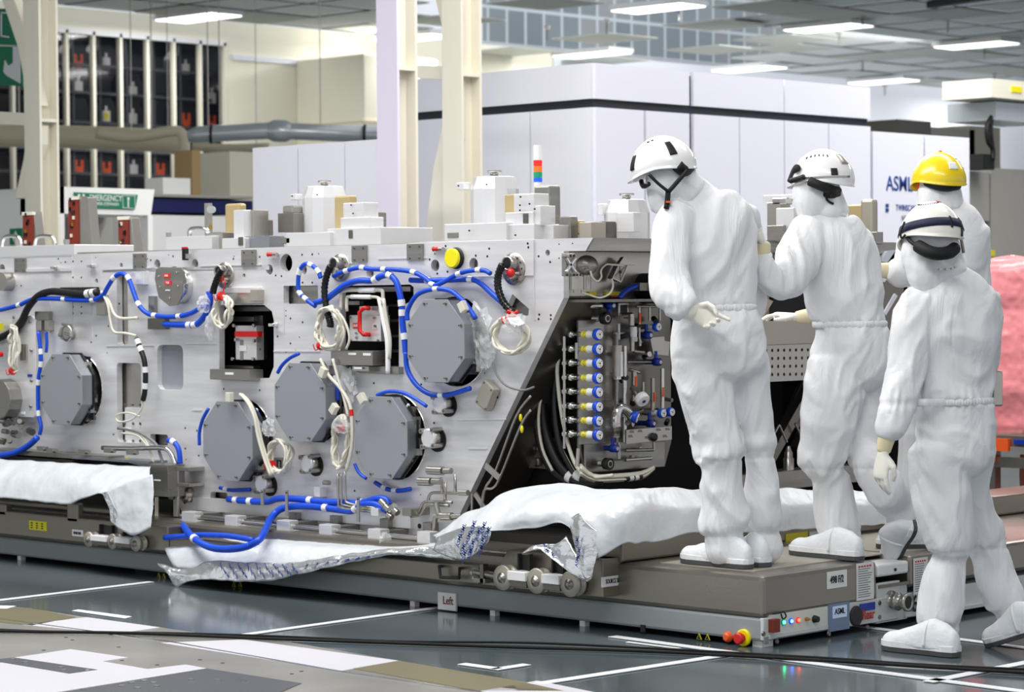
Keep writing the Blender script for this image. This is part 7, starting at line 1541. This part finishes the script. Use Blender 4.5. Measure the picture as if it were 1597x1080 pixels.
b = MB(); b.obox(FD(1553, 606, D+.05), RT*.02, UP*.07, FW*.04, 'steel'); tag(b.build('silver_case', None, .006), 'small silver wrapped case held at the right side of the walking worker', 'case')

# ================================================================== one object per separate piece
def split_pieces(o, single):
    me = o.data; n = len(me.vertices); par = list(range(n)); key = {}
    def fd(i):
        while par[i] != i: par[i] = par[par[i]]; i = par[i]
        return i
    for v in me.vertices:
        k = (round(v.co.x, 4), round(v.co.y, 4), round(v.co.z, 4))
        if k in key: par[fd(v.index)] = fd(key[k])
        else: key[k] = v.index
    for p in me.polygons:
        a = fd(p.vertices[0])
        for q in p.vertices[1:]: par[fd(q)] = a; a = fd(a)
    groups = {}
    for p in me.polygons: groups.setdefault(fd(p.vertices[0]), []).append(p)
    # merge pieces whose boxes touch (a screw head and its socket are one piece)
    bx = []
    for g in groups.values():
        cs = [me.vertices[i].co for p in g for i in p.vertices]
        bx.append([[min(c[k] for c in cs)-.0015 for k in range(3)], [max(c[k] for c in cs)+.0015 for k in range(3)], list(g)])
    ch = True
    while ch:
        ch = False
        for i in range(len(bx)):
            for j in range(i+1, len(bx)):
                a, b = bx[i], bx[j]
                if all(a[0][k] <= b[1][k] and b[0][k] <= a[1][k] for k in range(3)):
                    a[0] = [min(a[0][k], b[0][k]) for k in range(3)]; a[1] = [max(a[1][k], b[1][k]) for k in range(3)]; a[2] += b[2]; bx.pop(j); ch = True; break
            if ch: break
    if len(bx) < 2: return
    for k, (lo, hi, g) in enumerate(bx):
        idx = {}; vs = []; fs = []; mi = []; sm = []
        for p in g:
            f = []
            for i in p.vertices:
                if i not in idx: idx[i] = len(vs); vs.append(me.vertices[i].co.copy())
                f.append(idx[i])
            fs.append(f); mi.append(p.material_index); sm.append(p.use_smooth)
        m2 = bpy.data.meshes.new(single); m2.from_pydata(vs, [], fs)
        for m in me.materials: m2.materials.append(m)
        m2.polygons.foreach_set('material_index', mi); m2.polygons.foreach_set('use_smooth', sm); m2.update()
        c = bpy.data.objects.new(single, m2); COL.objects.link(c); c.parent = o.parent; c.location = o.location
        for md in o.modifiers:
            if md.type == 'BEVEL': b = c.modifiers.new('bevel', 'BEVEL'); b.width = md.width; b.segments = 2; b.limit_method = 'ANGLE'; b.angle_limit = .6
    bpy.data.objects.remove(o)
SPLIT = {'recess_floor': 'recess_floor', 'machined_fields': 'machined_field', 'connectors': 'connector', 'clips': 'clip', 'cover_screws': 'cover_screw', 'screws': 'screw', 'nuts': 'nut', 'inner_ribs': 'inner_rib', 'pipe_fittings': 'pipe_fitting', 'fittings': 'fitting', 'holes': 'bolt_hole', 'snap_buttons': 'snap_button', 'flow_labels': 'flow_label', 'components': 'component', 'warning': 'warning', 'hose_coupling': 'hose_coupling', 'side_fitting': 'side_fitting', 'vertical_bar': 'vertical_bar', 'thin_strut': 'thin_strut', 'diagonal_strut': 'diagonal_strut', 'ribs': 'rib', 'cylinder': 'cylinder', 'bracket': 'bracket', 'end_cover': 'end_cover', 'dark_backing': 'dark_backing', 'sticker': 'sticker', 'thin_cable': 'thin_cable', 'side_clips': 'side_clip', 'port': 'port', 'bent_pipe': 'bent_pipe', 'socket_row': 'socket', 'riser_pipe': 'riser_pipe', 'lower_rail': 'lower_rail', 'end_plate': 'end_plate', 'hub': 'hub', 'helmet_cradle': 'helmet_cradle', 'chin_strap': 'chin_strap', 'tie_rod': 'tie_rod', 'print_lines': 'print_line'}
for o in list(COL.objects):
    base = o.name.split('.')[0]
    if o.type == 'MESH' and base in SPLIT and not any(c.parent == o for c in COL.objects): split_pieces(o, SPLIT[base])
# repeats share a group
for o in COL.objects:
    if o.parent is None and not o.get('group') and not o.get('kind'):
        g = {'circuit_board': 'circuit boards on the machine top', 'grab_handle': 'bent handles on the machine top', 'cable_coil': 'white cable coils on the machine front', 'blue_hose': 'blue hoses on the machine front', 'black_hose': 'black hoses left of the valve panel', 'cable_connector': 'beige connectors around the octagonal covers',
             'steel_column': 'cream steel columns', 'machine_cabinet': 'white machine cabinets', 'turret_module': 'bell shaped modules on the machine', 'corrugated_cable': 'corrugated cables in the round flanges', 'plastic_wrap': 'clear plastic wraps on the machine front', 'conduit': 'thin conduits on the sloping flank', 'conduit_clamp': 'clamps on the thin conduits',
             'power_cable': 'black cables on the floor', 'transport_platform': 'low transport platforms', 'foil_sheet': 'foil sheets under the machine', 'foil_flap': 'torn silver foil flaps', 'pale_cable': 'pale cables on the machine front', 'air_duct': 'ducts along the far wall', 'instrument_module': 'instrument modules behind the workers'}.get(o.name.split('.')[0])
        if g: o['group'] = g
